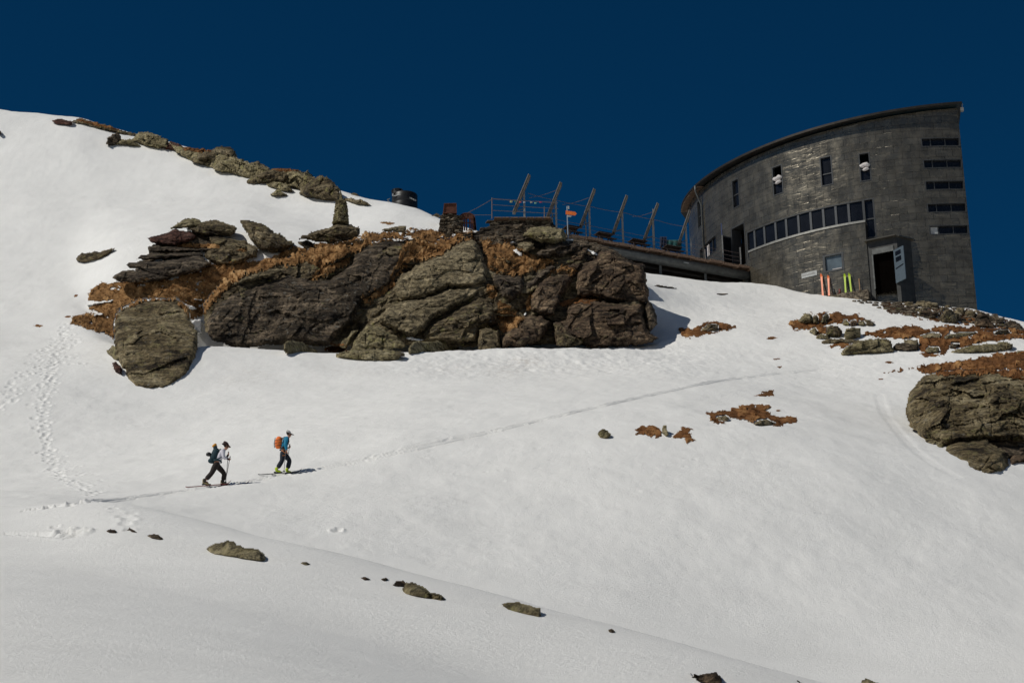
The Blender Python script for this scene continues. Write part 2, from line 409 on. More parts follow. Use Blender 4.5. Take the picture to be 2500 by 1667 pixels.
for i in range(len(KY) - 1):
    m_ = (Yc >= KY[i]) & (Yc < KY[i + 1])
    s = np.clip((Yc - KY[i]) / h[i], 0, 1)
    v = (2 * s**3 - 3 * s**2 + 1) * KZ[i] + (s**3 - 2 * s**2 + s) * h[i] * ms[i] + (-2 * s**3 + 3 * s**2) * KZ[i + 1] + (s**3 - s**2) * h[i] * ms[i + 1]
    ZG = np.where(m_, v, ZG)
# mild smoothing across the slope already done; add relief
XG = TT[None, :] * Yc; YG = np.broadcast_to(Yc, XG.shape)
near = 1 - smooth(45, 58, YG)
far = smooth(58, 66, YG)
ZG = ZG + fbm2(XG / 9, YG / 9, 3, 5) * (0.14 * near + 0.30 * far)
ZG = ZG + far * fbm2(XG / 2.2, YG / 2.2, 4, 9) * 0.045 * smooth(64, 70, YG)
ZG = ZG + far * fbm2(XG / 4.5 + 7, YG / 6, 2, 77) * .10
ZG = ZG + fbm2(XG / .55, YG / .8, 2, 19) * (0.006 * near + 0.020 * far)
ZG = ZG + near * fbm2(XG / 5 + YG / 30, YG / 1.3, 3, 29) * 0.02
# rougher, wrinkled snow below the cliff and round the hut
rough = smooth(98, 108, YG) * (1 - smooth(118, 124, YG)) * smooth(-.10, -.04, TT)[None, :] * (1 - .6 * smooth(.08, .12, TT)[None, :])
rough = np.maximum(rough * .8, .3 * smooth(118, 122, YG) * smooth(.05, .07, TT)[None, :])
ZG = ZG + rough * (np.abs(fbm2(XG / .9, YG / 1.4, 4, 39)) * -0.13 + fbm2(XG / .3, YG / .45, 2, 49) * .035)

def z_at(X, Y, G=None):
    G = ZG if G is None else G
    X = np.asarray(X, float); Y = np.asarray(Y, float)
    t = X / Y
    j = np.clip(np.searchsorted(TT, t) - 1, 0, len(TT) - 2); i = np.clip(np.searchsorted(YY, Y) - 1, 0, len(YY) - 2)
    fj = np.clip((t - TT[j]) / (TT[j + 1] - TT[j]), 0, 1); fi = np.clip((Y - YY[i]) / (YY[i + 1] - YY[i]), 0, 1)
    return (G[i, j] * (1 - fj) + G[i, j + 1] * fj) * (1 - fi) + (G[i + 1, j] * (1 - fj) + G[i + 1, j + 1] * fj) * fi
def ground(px, py, ymin=12.0, ymax=185.0):
    """first hit of pixel rays with the terrain -> (k,3), nan where missed"""
    px = np.atleast_1d(np.asarray(px, float)); py = np.atleast_1d(np.asarray(py, float))
    d = ray(px, py); d = d / d[:, 1:2]
    lo = np.full(len(px), np.nan); hi = np.full(len(px), np.nan)
    prev = np.full(len(px), ymin); done = np.zeros(len(px), bool)
    for y in np.arange(ymin + .5, ymax, .5):
        below = (d[:, 2] * y < z_at(d[:, 0] * y, np.full(len(px), y))) & ~done
        lo[below] = y - .5; hi[below] = y; done |= below
    for _ in range(12):
        mid = (lo + hi) / 2; mm = np.where(np.isnan(mid), 50, mid)
        b = d[:, 2] * mm < z_at(d[:, 0] * mm, mm)
        hi = np.where(b, mid, hi); lo = np.where(b, lo, mid)
    return d * hi[:, None]
def g1(px, py, **k): return Vector(ground([px], [py], **k)[0])

# ---- tracks: dents pressed into the snow
def dent(P, r, depth, rim=0.25, ax=None, el=1.0):
    """press an (elliptic) dent at world P"""
    t = P[0] / P[1]; R = r * 3 * max(1, el)
    j0, j1 = np.searchsorted(TT, [(P[0] - R) / (P[1] + 0), (P[0] + R) / P[1]]); i0, i1 = np.searchsorted(YY, [P[1] - R, P[1] + R])
    if j1 <= j0 or i1 <= i0: return
    X = XG[i0:i1, j0:j1] - P[0]; Y = YG[i0:i1, j0:j1] - P[1]
    if ax is not None:
        X, Y = X * ax[0] + Y * ax[1], -X * ax[1] + Y * ax[0]; X = X / el
    q = np.sqrt(X * X + Y * Y) / r
    ZG[i0:i1, j0:j1] += -depth * np.exp(-q**4) + depth * rim * np.exp(-((q - 1.5) / .4) ** 2)
rng = random.Random(7)
def foot_trail(pts, step=0.42, r=.13, depth=.13, spread=.22, side=.14, prob=1.0):
    p = np.array(pts, float); seg = [0]
    # subdivide
    q = []
    for a, b in zip(p[:-1], p[1:]):
        for k in range(24): q.append(a + (b - a) * k / 24)
    q.append(p[-1]); q = np.array(q)
    W = ground(q[:, 0], q[:, 1]); W = W[~np.isnan(W[:, 0])]
    L = np.concatenate([[0], np.cumsum(np.linalg.norm(np.diff(W[:, :2], axis=0), axis=1))])
    s = 0.0; k = 0
    while s < L[-1]:
        x = np.interp(s, L, W[:, 0]); y = np.interp(s, L, W[:, 1])
        x2 = np.interp(s + .3, L, W[:, 0]); y2 = np.interp(s + .3, L, W[:, 1])
        dx, dy = x2 - x, y2 - y; ln = math.hypot(dx, dy) or 1; dx /= ln; dy /= ln
        o = side * (1 if k % 2 else -1) + rng.gauss(0, spread * .5)
        if rng.random() < prob:
            dent((x - dy * o, y + dx * o), r * rng.uniform(.7, 1.2), depth * rng.uniform(.12, .55), .3, (dx, dy), rng.uniform(1, 1.7))
        s += step * rng.uniform(.8, 1.2); k += 1
foot_trail([(168, 790), (150, 850), (118, 910), (106, 960), (102, 1010), (104, 1060), (112, 1100), (128, 1140), (160, 1165), (205, 1190), (235, 1210)], .34, .15, .17, .26)
foot_trail([(165, 800), (140, 830), (95, 875), (60, 925), (25, 960), (-20, 1010)], .36, .15, .15, .5)
foot_trail([(178, 830), (150, 880), (125, 930), (110, 975)], .36, .14, .13, .7)
foot_trail([(130, 850), (80, 900), (40, 950), (0, 985)], .42, .14, .12, .7, prob=.7)
foot_trail([(125, 1105), (150, 1130), (190, 1155), (240, 1180)], .5, .13, .12, .5, prob=.8)
foot_trail([(280, 1235), (300, 1262), (330, 1300)], .5, .12, .10, .2)
foot_trail([(345, 575), (322, 605), (300, 632), (265, 670), (235, 700), (212, 730)], .5, .12, .08, .2)
foot_trail([(0, 1020), (40, 1015), (80, 985)], .6, .14, .10, .5, prob=.7)
for (a, b) in [((822, 1296), .16), ((828, 1290), .12), ((188, 829), .14), ((200, 888), .15), ((135, 1285), .08)]:
    g = g1(*a); dent(g, b, b * .8, .4)
for k in range(16):    # a few lone steps and lumps of slid snow
    g = g1(rng.uniform(900, 1700), rng.uniform(1080, 1200)); dent(g, rng.uniform(.07, .14), rng.uniform(.01, .025), .3)
def groove(pts, half, depth, off=0.0, rim=.4):
    p = np.array(pts, float); q = np.concatenate([np.linspace(a, b, 30, endpoint=False) for a, b in zip(p[:-1], p[1:])] + [p[-1:]])
    W = ground(q[:, 0], q[:, 1]); W = W[~np.isnan(W[:, 0])]
    A, B = W[:-1, :2], W[1:, :2]
    for a, b in zip(A[::3], W[3::3, :2]):
        R = half * 3 + abs(off)
        lo = np.minimum(a, b) - R; hi = np.maximum(a, b) + R
        i0, i1 = np.searchsorted(YY, [lo[1], hi[1]]); j0, j1 = np.searchsorted(TT, [min(lo[0] / lo[1], lo[0] / hi[1]), max(hi[0] / lo[1], hi[0] / hi[1])])
        if j1 <= j0 or i1 <= i0: continue
        X = XG[i0:i1, j0:j1] - a[0]; Y = YG[i0:i1, j0:j1] - a[1]
        u = b - a; L = np.hypot(*u); u = u / L
        s = X * u[0] + Y * u[1]; d_ = np.abs(-X * u[1] + Y * u[0] - off)
        val = -depth * np.exp(-(d_ / half) ** 4) + depth * rim * np.exp(-((d_ / half - 1.6) / .5) ** 2)
        inside = (s >= 0) & (s < L)
        ZG[i0:i1, j0:j1] += np.where(inside, val, 0)
TRACK = [(60, 1246), (200, 1228), (340, 1212), (470, 1194), (600, 1176), (700, 1158), (860, 1130), (1000, 1098), (1130, 1070), (1260, 1040), (1380, 1012), (1500, 984), (1620, 958), (1750, 930), (1900, 912), (2080, 896)]
for o in (-.17, .17): groove(TRACK, .08, .075, o)
groove([(80, 1240), (300, 1222), (480, 1200), (700, 1166), (900, 1126), (1100, 1082), (1250, 1050)], .08, .03, .55)
groove([(40, 1236), (300, 1214), (440, 1196)], .08, .03, -.6)
groove([(1960, 866), (2060, 862), (2200, 858), (2330, 850)], .08, .03)
groove([(2145, 960), (2160, 1010), (2190, 1050), (2230, 1095), (2290, 1140), (2340, 1165)], .26, .03, 0, .1)
groove([(0, 1303), (80, 1304), (180, 1310)], .14, .05)
for k in range(14):
    g = g1(150 + k * 4 + rng.uniform(-3, 3), 1303 + rng.uniform(-4, 5)); dent(g, .14, .05, .5)

# dirt tint under the cliff
Pv = np.stack([XG, YG, ZG], -1).reshape(-1, 3)
ppx, ppy = pix(Pv + 1e-9)
tint = np.zeros(len(Pv))
def stain(cx, cy, rx, ry, a):
    global tint
    tint = np.maximum(tint, a * np.exp(-(((ppx - cx) / rx) ** 2 + ((ppy - cy) / ry) ** 2)) * (Pv[:, 1] > 60))
for s_ in [(1285, 885, 45, 16, .8), (1240, 900, 60, 22, .5), (620, 912, 60, 22, .35), (560, 930, 40, 15, .3), (1900, 800, 60, 14, .3), (850, 905, 120, 25, .22), (1400, 900, 160, 30, .2), (1700, 815, 60, 12, .3), (1100, 900, 80, 14, .3), (240, 860, 30, 40, .3), (1930, 865, 40, 12, .2)]: stain(*s_)
nY, nX = ZG.shape
idx = np.arange(nY * nX).reshape(nY, nX)
Q = np.stack([idx[:-1, :-1], idx[:-1, 1:], idx[1:, 1:], idx[1:, :-1]], -1).reshape(-1, 4)
terr = mesh_np('snow_slope', Pv, Q, M['snow'], smoothf=True, col=tint)
tag(terr, 'steep sunlit snow slope with ski track and footprints below the hut', kind='structure')
# unseen snowy valley and its far side behind the viewer, added to bounce light
gxv, gyv = np.meshgrid(np.linspace(-1100, 1100, 120), np.concatenate([np.linspace(-1100, -60, 60), np.linspace(-55, 1.4, 20)]))
dv = -gyv
zv = np.interp(dv, [-2, 0, 20, 150, 300, 1100], [-1.5, -2.2, -9, -58, -70, 330]) + fbm2(gxv / 120, gyv / 120, 4, 88) * np.clip(dv / 8, 0, 26)
iv = np.arange(gxv.size).reshape(gxv.shape)
vl = mesh_np('snow_valley_bounce', np.stack([gxv, gyv, zv], -1).reshape(-1, 3), np.stack([iv[:-1, :-1], iv[:-1, 1:], iv[1:, 1:], iv[1:, :-1]], -1).reshape(-1, 4), M['snow_patch'])
tag(vl, 'unseen snow covered valley and mountainside behind the viewer, added to bounce light', kind='structure')
# ------------------------------------------------------------------ rocks
def tr(scale, ox, oy):
    return lambda pts: [(ox + x / scale, oy + y / scale) for x, y in pts]
I_ = lambda p: p
zC = tr(2.6133, 750, 500); zR = tr(4.356, 1150, 520); zL = tr(5.2267, 250, 520); z4 = tr(3.36, 150, 500); z6 = tr(3.6185, 500, 560)
zK = tr(9.046, 700, 460); zS = tr(2.45, 0, 240); zB = tr(4.611, 2150, 840); zT = tr(3.92, 1900, 740); zU = tr(7.35, 2180, 700); zV = tr(5.88, 1920, 560)
zD = tr(2.352, 1500, 640); zN = tr(1.68, 0, 1240); zP = tr(7.84, 930, 450); zM = tr(2.6133, 1600, 1500)

def inpoly(px, py, poly):
    r = np.zeros(px.shape, bool); n_ = len(poly)
    for i in range(n_):
        x1, y1 = poly[i]; x2, y2 = poly[(i + 1) % n_]
        if y1 == y2: continue
        c = ((y1 > py) != (y2 > py)) & (px < (x2 - x1) * (py - y1) / (y2 - y1) + x1)
        r ^= c
    return r
def distpoly(px, py, poly):
    d = np.full(px.shape, 1e9); n_ = len(poly)
    for i in range(n_):
        x1, y1 = poly[i]; x2, y2 = poly[(i + 1) % n_]
        dx, dy = x2 - x1, y2 - y1; L2 = dx * dx + dy * dy + 1e-9
        t = np.clip(((px - x1) * dx + (py - y1) * dy) / L2, 0, 1)
        d = np.minimum(d, np.hypot(px - x1 - t * dx, py - y1 - t * dy))
    return d
_b = np.array(K6, float)
def cliffY(px, py):
    return np.interp(px, _b[:, 0], _b[:, 2]) + (np.interp(px, _b[:, 0], _b[:, 1]) - py) * 0.030 + 0.5
HITS = []       # (verts, quads) of every rock, for draping the grass
LAB = {}
def rock(label, poly, T=0.8, R=None, dY=0.0, mat='rock_dark', Y=None, dip=25, led=0.16, per=0.55, cells=6, coff=0.25, tilt=0.010, fb=0.10, rough=2.0, seed=None, cat='rock', name='rock', back=0.8, group=None, edge=0.5, g=None, jt=1.0, skirt=None):
    """a free-standing stone: outline at its own distance, rounded front and back, foliation ledges and fractured facets"""
    seed = abs(hash(tuple(map(tuple, poly)))) % 9973 if seed is None else seed
    rs = np.random.RandomState(seed)
    p = np.array(poly, float)
    x0, y0 = p.min(0) - 4; x1, y1 = p.max(0) + 4; y1 += (30 if (Y is None or skirt) else 0)
    W_, H_ = x1 - x0, y1 - y0
    g = g or (2.4 if W_ * H_ > 9000 else 1.6 if W_ * H_ > 1500 else 1.1)
    gx, gy = np.meshgrid(np.arange(x0, x1, g), np.arange(y0, y1, g))
    sz = min(W_, H_ - (30 if (Y is None or skirt) else 0))
    am = min(rough, sz * .06)
    sx = gx + fbm2(gx / 11, gy / 11, 3, seed) * am * 2 + fbm2(gx / 3.5, gy / 3.5, 2, seed + 5) * am * .6
    sy = gy + fbm2(gx / 11, gy / 11, 3, seed + 77) * am * 2 + fbm2(gx / 3.5, gy / 3.5, 2, seed + 8) * am * .6
    ins = inpoly(sx, sy, poly)
    if ins.sum() < 4: return None
    d = distpoly(sx, sy, poly) * ins
    ins0 = ins
    if Y is None:
        cols = np.linspace(p[:, 0].min() + .08 * W_, p[:, 0].max() - .08 * W_, 7)
        ys = []
        for c in cols:
            m_ = np.abs(gx - c) < g
            yy_ = gy[m_ & ins0]
            if len(yy_) == 0: ys.append((np.nan, np.nan)); continue
            b = yy_.max(); gg = ground([c], [b])[0]; ys.append((gg[1], b))
        ys = np.array(ys); ok = ~np.isnan(ys[:, 0])
        if ok.sum() == 0: return None
        cf = np.polyfit(cols[ok], ys[ok, 0], 1) if ok.sum() > 2 else [0, np.nanmean(ys[:, 0])]
        bf = np.polyfit(cols[ok], ys[ok, 1], 1) if ok.sum() > 2 else [0, np.nanmean(ys[:, 1])]
        Ys = np.polyval(cf, gx) + (np.polyval(bf, gx) - gy) * tilt + dY
    elif callable(Y): Ys = Y(gx, gy) + dY
    else: Ys = Y + (y1 - gy) * tilt + dY
    Ym = float(np.mean(Ys[ins])); s = Ym / FPX
    sk = skirt if skirt is not None else (T * .20 / s if Y is None else 0)
    sk = min(sk, sz * .5)
    if sk > 1:
        for f_ in (.25, .5, .75, 1.0):
            i_s = inpoly(sx, sy - sk * f_, poly); ins = ins | i_s
            d = np.maximum(d, distpoly(sx, sy - sk * f_, poly) * i_s)
    Rp = (R / s if R else 0.42 * sz); Rp = max(Rp, 2.0)
    q = np.clip(d / Rp, 0, 1)
    bul = T * .38 * (1 - (1 - np.clip(q * 3.2, 0, 1)) ** 2) ** edge
    un = (gx - x0 - W_ / 2) / (W_ / 2); vn = (y0 + H_ / 2 - gy) / (H_ / 2)
    un = un + fbm2(gx / 30, gy / 30, 2, seed + 90) * .08; vn = vn + fbm2(gx / 30, gy / 30, 2, seed + 91) * .08
    npl = 5 + min(cells, 12); pa = rs.uniform(-.95, .95, (npl, 2)); dome = np.full(gx.shape, 9.)
    for a_, b_ in pa: dome = np.minimum(dome, 1 - (a_ * a_ + b_ * b_) * .5 - a_ * (un - a_) - b_ * (vn - b_) + rs.uniform(-.06, .06))
    bul = bul + T * .85 * np.clip(dome, -.3, 1.1) * np.clip(q * 3.4, 0, 1)
    u = (gx - x0) * s; v = (y1 - gy) * s
    th = R_(dip)
    wv = fbm2(u * .35, v * .5, 3, seed + 3) * .55
    qq = -u * math.sin(th) + v * math.cos(th) + wv
    along = u * math.cos(th) + v * math.sin(th)
    disp = 0
    for k, (pr, aa) in enumerate(((per * 2.3, led), (per, led * .8), (per * .42, led * .4))):
        f = qq / pr + fbm2(along * .25, qq * .2, 2, seed + 40 + k) * .7
        i_ = np.floor(f); fr = f - i_
        off = _h(i_, np.floor(along / (pr * 5.0) + _h(i_, i_, i_, seed) * 3), i_, seed + k)
        prof = np.minimum(fr * 5, 1) * np.minimum((1 - fr) * 9, 1)
        disp = disp + aa * (off * .65 + prof * .7)
    if cells:
        cx = rs.uniform(0, u.max(), cells * 3); cy = rs.uniform(0, v.max(), cells * 3)
        ca = cx * math.cos(th) + cy * math.sin(th); cq = -cx * math.sin(th) + cy * math.cos(th)
        wu = along + fbm2(u * .9, v * .9, 3, seed + 50) * .18; wq = qq - wv * .6 + fbm2(u * .9 + 9, v * .9, 3, seed + 51) * .12
        F1 = np.full(u.shape, 1e9); F2 = F1.copy(); idm = np.zeros(u.shape, int)
        for k in range(len(cx)):
            dd = np.hypot((wu - ca[k]) * .55, wq - cq[k])
            c1 = dd < F1
            F2 = np.where(c1, F1, np.minimum(F2, dd)); idm = np.where(c1, k, idm); F1 = np.where(c1, dd, F1)
        offs = rs.uniform(-1, 1, len(cx)); tx = rs.uniform(-.55, .55, len(cx)); ty = rs.uniform(-.6, .6, len(cx))
        disp = disp + coff * offs[idm] + (u - cx[idm]) * tx[idm] * coff * 1.6 + (v - cy[idm]) * ty[idm] * coff * 1.6
        disp = disp - .30 * coff * (1 - smooth(0.0, .05, F2 - F1)) * (_h(idm, idm * 0, idm * 0, seed) > .0)
    if sz * s > 1.0:      # small broken facets
        n2 = int(min(150, max(10, u.max() * v.max() * .8))); ax_ = rs.uniform(0, u.max(), n2); ay_ = rs.uniform(0, v.max(), n2)
        F1 = np.full(u.shape, 1e9); i2 = np.zeros(u.shape, int); wx = u + fbm2(u * 2, v * 2, 2, seed + 300) * .1; wy = v + fbm2(u * 2 + 4, v * 2, 2, seed + 301) * .1
        c2, s2 = math.cos(th), math.sin(th)
        for k in range(n2):
            dx, dy = wx - ax_[k], wy - ay_[k]; dd = np.hypot((dx * c2 + dy * s2) * .6, -dx * s2 + dy * c2); c1 = dd < F1; i2 = np.where(c1, k, i2); F1 = np.where(c1, dd, F1)
        o2 = rs.uniform(-1, 1, n2); g1_ = rs.uniform(-.7, .7, n2); g2_ = rs.uniform(-.8, .5, n2)
        disp = disp + (.11 * o2[i2] + ((u - ax_[i2]) * g1_[i2] + (v - ay_[i2]) * g2_[i2]) * .55) * min(1., coff * 3.2)
    if sz * s > 1.5:      # joints: long straight fractures in two families
        for fam, (ang_, per_, dep_) in enumerate(((th + R_(68 + rs.uniform(-12, 12)), 2.0, .15), (th + R_(rs.uniform(-14, 10)), 1.4, .15), (th - R_(48), 3.2, .12))):
            qj = (-u * math.sin(ang_) + v * math.cos(ang_) + fbm2(u * .8, v * .8, 3, seed + 200 + fam) * .28) / per_ + fbm2(u * .3, v * .3, 2, seed + 210 + fam) * .8
            fj = qj - np.floor(qj); jj = np.abs(fj - .5) * per_
            on_ = smooth(-.12, .15, fbm2(u * .55 + 5 * fam, v * .55, 3, seed + 220 + fam))
            disp = disp - jt * dep_ * on_ * (1 - smooth(.01, .09, jj)) + .10 * (_h(np.floor(qj + .5), np.floor(qj + .5) * 0, np.floor(qj + .5) * 0, seed + fam))
    P3 = np.stack([u.ravel(), v.ravel(), np.zeros(u.size)], 1)
    disp = disp + fb * 1.9 * fbm2(u * 1.6, v * 2.0, 6, seed + 60, .68).reshape(u.shape)
    disp = disp * smooth(0, 1, q * 1.6) * min(1.0, sz * s / 1.2)
    Yfr = Ys - bul - disp
    Ybk = Ys + back * bul
    fr = at(gx, gy, Yfr); bk = at(gx, gy, Ybk)
    idf = -np.ones(ins.shape, int); idf[ins] = np.arange(ins.sum()); nf = int(ins.sum())
    V = np.concatenate([fr[ins], bk[ins]])
    a, b, c_, e = idf[:-1, :-1], idf[:-1, 1:], idf[1:, 1:], idf[1:, :-1]
    okq = (a >= 0) & (b >= 0) & (c_ >= 0) & (e >= 0)
    Qf = np.stack([e[okq], c_[okq], b[okq], a[okq]], 1)
    if len(Qf) == 0: return None
    Qb = Qf[:, ::-1] + nf
    # side wall along boundary edges
    ed = np.concatenate([Qf[:, [0, 1]], Qf[:, [1, 2]], Qf[:, [2, 3]], Qf[:, [3, 0]]])
    key = ed[:, 0].astype(np.int64) * (nf + 1) + ed[:, 1]; rk = ed[:, 1].astype(np.int64) * (nf + 1) + ed[:, 0]
    bd = ed[~np.isin(key, rk)]
    Qs = np.stack([bd[:, 1], bd[:, 0], bd[:, 0] + nf, bd[:, 1] + nf], 1)
    Qa = np.concatenate([Qf, Qb, Qs])
    used = np.unique(Qa); rm = -np.ones(len(V), int); rm[used] = np.arange(len(used)); V = V[used]; Qa = rm[Qa]
    bi = int(np.argmin(V[:, 2])); org = np.array([V[:, 0].mean(), V[:, 1].mean(), V[bi, 2]])
    o = mesh_np(name, V, Qa, M[mat], smoothf=True, org=org)
    o.data.set_sharp_from_angle(angle=R_(30))
    if label: tag(o, label, cat, group)
    HITS.append((V, Qa))
    return o

CG = 'blocks of the cliff below the terrace'
cl = dict(Y=cliffY)
rock('long dark rock wall behind the blocks of the cliff, filling its cracks', I_([(500, 812), (495, 740), (560, 672), (640, 650), (720, 622), (830, 595), (900, 590), (1000, 585), (1100, 600), (1200, 610), (1300, 600), (1400, 612), (1490, 640), (1550, 680), (1580, 740), (1590, 800), (1540, 832), (1420, 846), (1350, 842), (1250, 846), (1100, 848), (1000, 846), (800, 846), (640, 842), (560, 835)]), T=.9, R=1.2, dY=1.1, mat='rock_speck', cells=18, coff=.5, led=.26, per=.8, back=1.5, cat='cliff', name='cliff_wall', **cl)
rock('huge dark speckled cliff block with lichen dots left of the green slab', z6([(15, 800), (20, 930), (90, 995), (260, 1048), (400, 1052), (560, 1030), (690, 1020), (760, 1000), (900, 1010), (1080, 1040), (1190, 920), (1300, 830), (1400, 640), (1560, 560), (1660, 480), (1765, 260), (1765, 150), (1700, 95), (1560, 90), (1400, 160), (1300, 230), (1290, 310), (1100, 440), (940, 450), (760, 400), (560, 450), (330, 510), (190, 600), (90, 680)]), T=1.5, R=1.0, dY=.5, mat='rock_dark', cells=9, coff=.15, led=.09, per=.8, fb=.15, jt=.35, group=CG, **cl)
rock('pale grey thin slab lying on the upper left edge of the dark cliff block', z6([(215, 515), (340, 410), (480, 370), (600, 342), (690, 345), (690, 385), (560, 425), (450, 450), (330, 480)]), T=.5, dY=-1.2, mat='rock_green', cells=2, coff=.1, led=.08, **cl)
rock('upper grey green slab of the cliff rising to a blunt point', zC([(536, 545), (560, 500), (600, 450), (690, 390), (780, 350), (900, 280), (1000, 235), (1050, 208), (1090, 235), (1110, 290), (1135, 350), (1160, 430), (1150, 500), (1050, 530), (900, 530), (760, 590), (610, 615), (560, 590)]), T=1.1, R=.8, dY=-.2, mat='rock_green', cells=3, coff=.09, led=.17, per=.8, dip=24, jt=.3, group=CG, **cl)
rock('lower grey green slab of the cliff with fine wavy foliation', zC([(436, 725), (500, 650), (620, 612), (760, 588), (900, 530), (1060, 522), (1150, 498), (1140, 545), (1020, 612), (900, 680), (790, 735), (745, 800), (660, 848), (560, 805), (470, 762)]), T=1.0, R=.8, dY=-.4, mat='rock_green', cells=3, coff=.08, led=.15, per=.7, dip=20, jt=.3, group=CG, **cl)
rock('brown layered cliff block below the lower grey green slab', zC([(735, 868), (742, 800), (780, 745), (900, 690), (1020, 612), (1110, 560), (1180, 600), (1210, 660), (1205, 770), (1110, 790), (1090, 872), (960, 884), (820, 880)]), T=1.1, R=.9, dY=.3, mat='rock_speck', cells=5, coff=.25, led=.26, per=.5, dip=18, group=CG, **cl)
rock('pale lichened wedge boulder at the foot of the cliff', zC([(260, 935), (290, 880), (330, 820), (380, 762), (440, 768), (560, 830), (638, 885), (632, 915), (560, 920), (430, 922)]), T=.8, dY=-1.0, mat='rock_lichen', cells=4, coff=.16, led=.1, dip=10, **cl)
rock('flat lichened slab at the snow edge under the wedge boulder', zC([(175, 950), (250, 925), (420, 915), (600, 925), (625, 950), (560, 980), (440, 988), (330, 978), (220, 965)]), T=.8, dY=-.15, mat='rock_lichen', cells=2, coff=.1, dip=2, tilt=.012)
rock('narrow green stone leaning left of the wedge boulder', zC([(205, 900), (240, 850), (300, 795), (330, 800), (290, 860), (255, 915), (225, 920)]), T=.5, dY=-.3, mat='rock_lichen', cells=2, **cl)
rock('low pale rock at the snow edge under the dark cliff block', z6([(690, 1050), (700, 995), (760, 975), (850, 985), (930, 1030), (1010, 1082), (960, 1098), (820, 1092), (720, 1082)]), T=.7, dY=-.15, mat='rock_lichen', cells=2, coff=.1, tilt=.012)
rock('long flat pale rock at the snow edge right of the wedge boulder', zC([(638, 908), (680, 868), (780, 864), (900, 872), (962, 885), (968, 912), (930, 940), (800, 945), (700, 946), (650, 935)]), T=.8, dY=-.15, mat='rock_lichen', cells=3, coff=.18, dip=8, tilt=.012)
rock('upright squarish pale boulder standing at the foot of the cliff', zC([(1088, 935), (1090, 860), (1102, 790), (1140, 775), (1222, 800), (1238, 890), (1212, 938), (1150, 944)]), T=1.0, R=.5, dY=-.5, mat='rock_speck', cells=2, coff=.12, led=.06, **cl)
rock('dark layered block right of the green slabs with curved ledges', zR([(225, 640), (280, 655), (420, 645), (560, 655), (575, 760), (545, 862), (430, 935), (310, 905), (285, 820), (220, 760)]), T=1.1, R=.8, dY=-.1, mat='rock_layer', cells=3, coff=.2, led=.28, per=.5, dip=12, group=CG, **cl)
rock('dark pointed slab slanting up right above the layered block', zR([(570, 830), (565, 740), (640, 690), (740, 610), (860, 535), (925, 560), (850, 640), (745, 720), (650, 815)]), T=.8, R=.6, dY=.1, mat='rock_layer', cells=2, led=.16, per=.6, dip=35, group=CG, **cl)
rock('grey brown facetted cliff block in the middle of the right cluster', zR([(640, 1030), (635, 880), (715, 745), (790, 700), (860, 660), (950, 650), (1080, 655), (1075, 740), (965, 880), (945, 960), (880, 1100), (760, 1095)]), T=1.2, R=.8, dY=-.3, mat='rock_brown', cells=6, coff=.35, led=.1, dip=40, group=CG, **cl)
rock('dark brown cliff block standing on the snow beside the upright boulder', zR([(315, 1455), (325, 1330), (400, 1230), (470, 1140), (560, 1080), (760, 1090), (845, 1150), (790, 1300), (700, 1385), (560, 1432), (420, 1425)]), T=1.3, R=.9, dY=-.5, mat='rock_brown', cells=5, coff=.35, led=.12, dip=30, group=CG, **cl)
rock('lowest right cliff block, broad and rust stained, ending in the snow', zR([(1150, 1400), (1010, 1425), (905, 1412), (880, 1300), (880, 1150), (1000, 1140), (1030, 990), (1180, 915), (1400, 930), (1560, 965), (1820, 955), (1850, 1100), (1880, 1240), (1940, 1280), (2000, 1325), (1880, 1400), (1600, 1425), (1300, 1448)]), T=1.5, R=.9, dY=-.3, mat='rock_brown', cells=14, coff=.42, led=.14, per=.7, dip=20, group=CG, **cl)
rock('upper right cliff block, dark and square, under the deck corner', zR([(1105, 760), (1120, 640), (1200, 530), (1330, 480), (1380, 395), (1480, 385), (1560, 440), (1650, 480), (1740, 510), (1850, 550), (1872, 700), (1898, 860), (1880, 955), (1700, 965), (1450, 945), (1300, 885), (1180, 915), (1120, 860)]), T=1.5, R=.9, dY=.1, mat='rock_brown', cells=14, coff=.42, led=.12, per=.7, dip=38, group=CG, **cl)
rock('dark bulge on the right flank of the cliff above its shadow', zR([(1840, 1010), (1880, 900), (1930, 980), (1965, 1060), (1985, 1180), (1920, 1260), (1850, 1260)]), T=1.2, R=.7, dY=.3, mat='rock_dark', cells=3, group=CG, **cl)
rock('stepped brown slabs climbing left of the upper right cliff block', zR([(880, 650), (900, 570), (1000, 540), (1130, 500), (1330, 460), (1350, 490), (1200, 560), (1140, 650), (1080, 720), (990, 690)]), T=.8, R=.6, dY=.6, mat='rock_brown', cells=5, coff=.3, dip=35, led=.16, group=CG, **cl)
rock('small lichened blocks at the snow edge left of the lowest right cliff block', zR([(880, 1180), (960, 1150), (1020, 1230), (1100, 1300), (1190, 1330), (1180, 1390), (1060, 1430), (920, 1415)]), T=.7, R=.5, dY=-1.6, mat='rock_speck', cells=5, coff=.3, **cl)
rock('dark rocky bank under the dry stone wall at the cliff top', I_([(1060, 600), (1120, 572), (1200, 560), (1300, 560), (1400, 578), (1500, 605), (1560, 660), (1400, 660), (1200, 640)]), T=.9, R=.8, dY=3.6, mat='rock_dark', cells=10, coff=.4, led=.2, cat='rock bank', name='rock_bank', **cl)
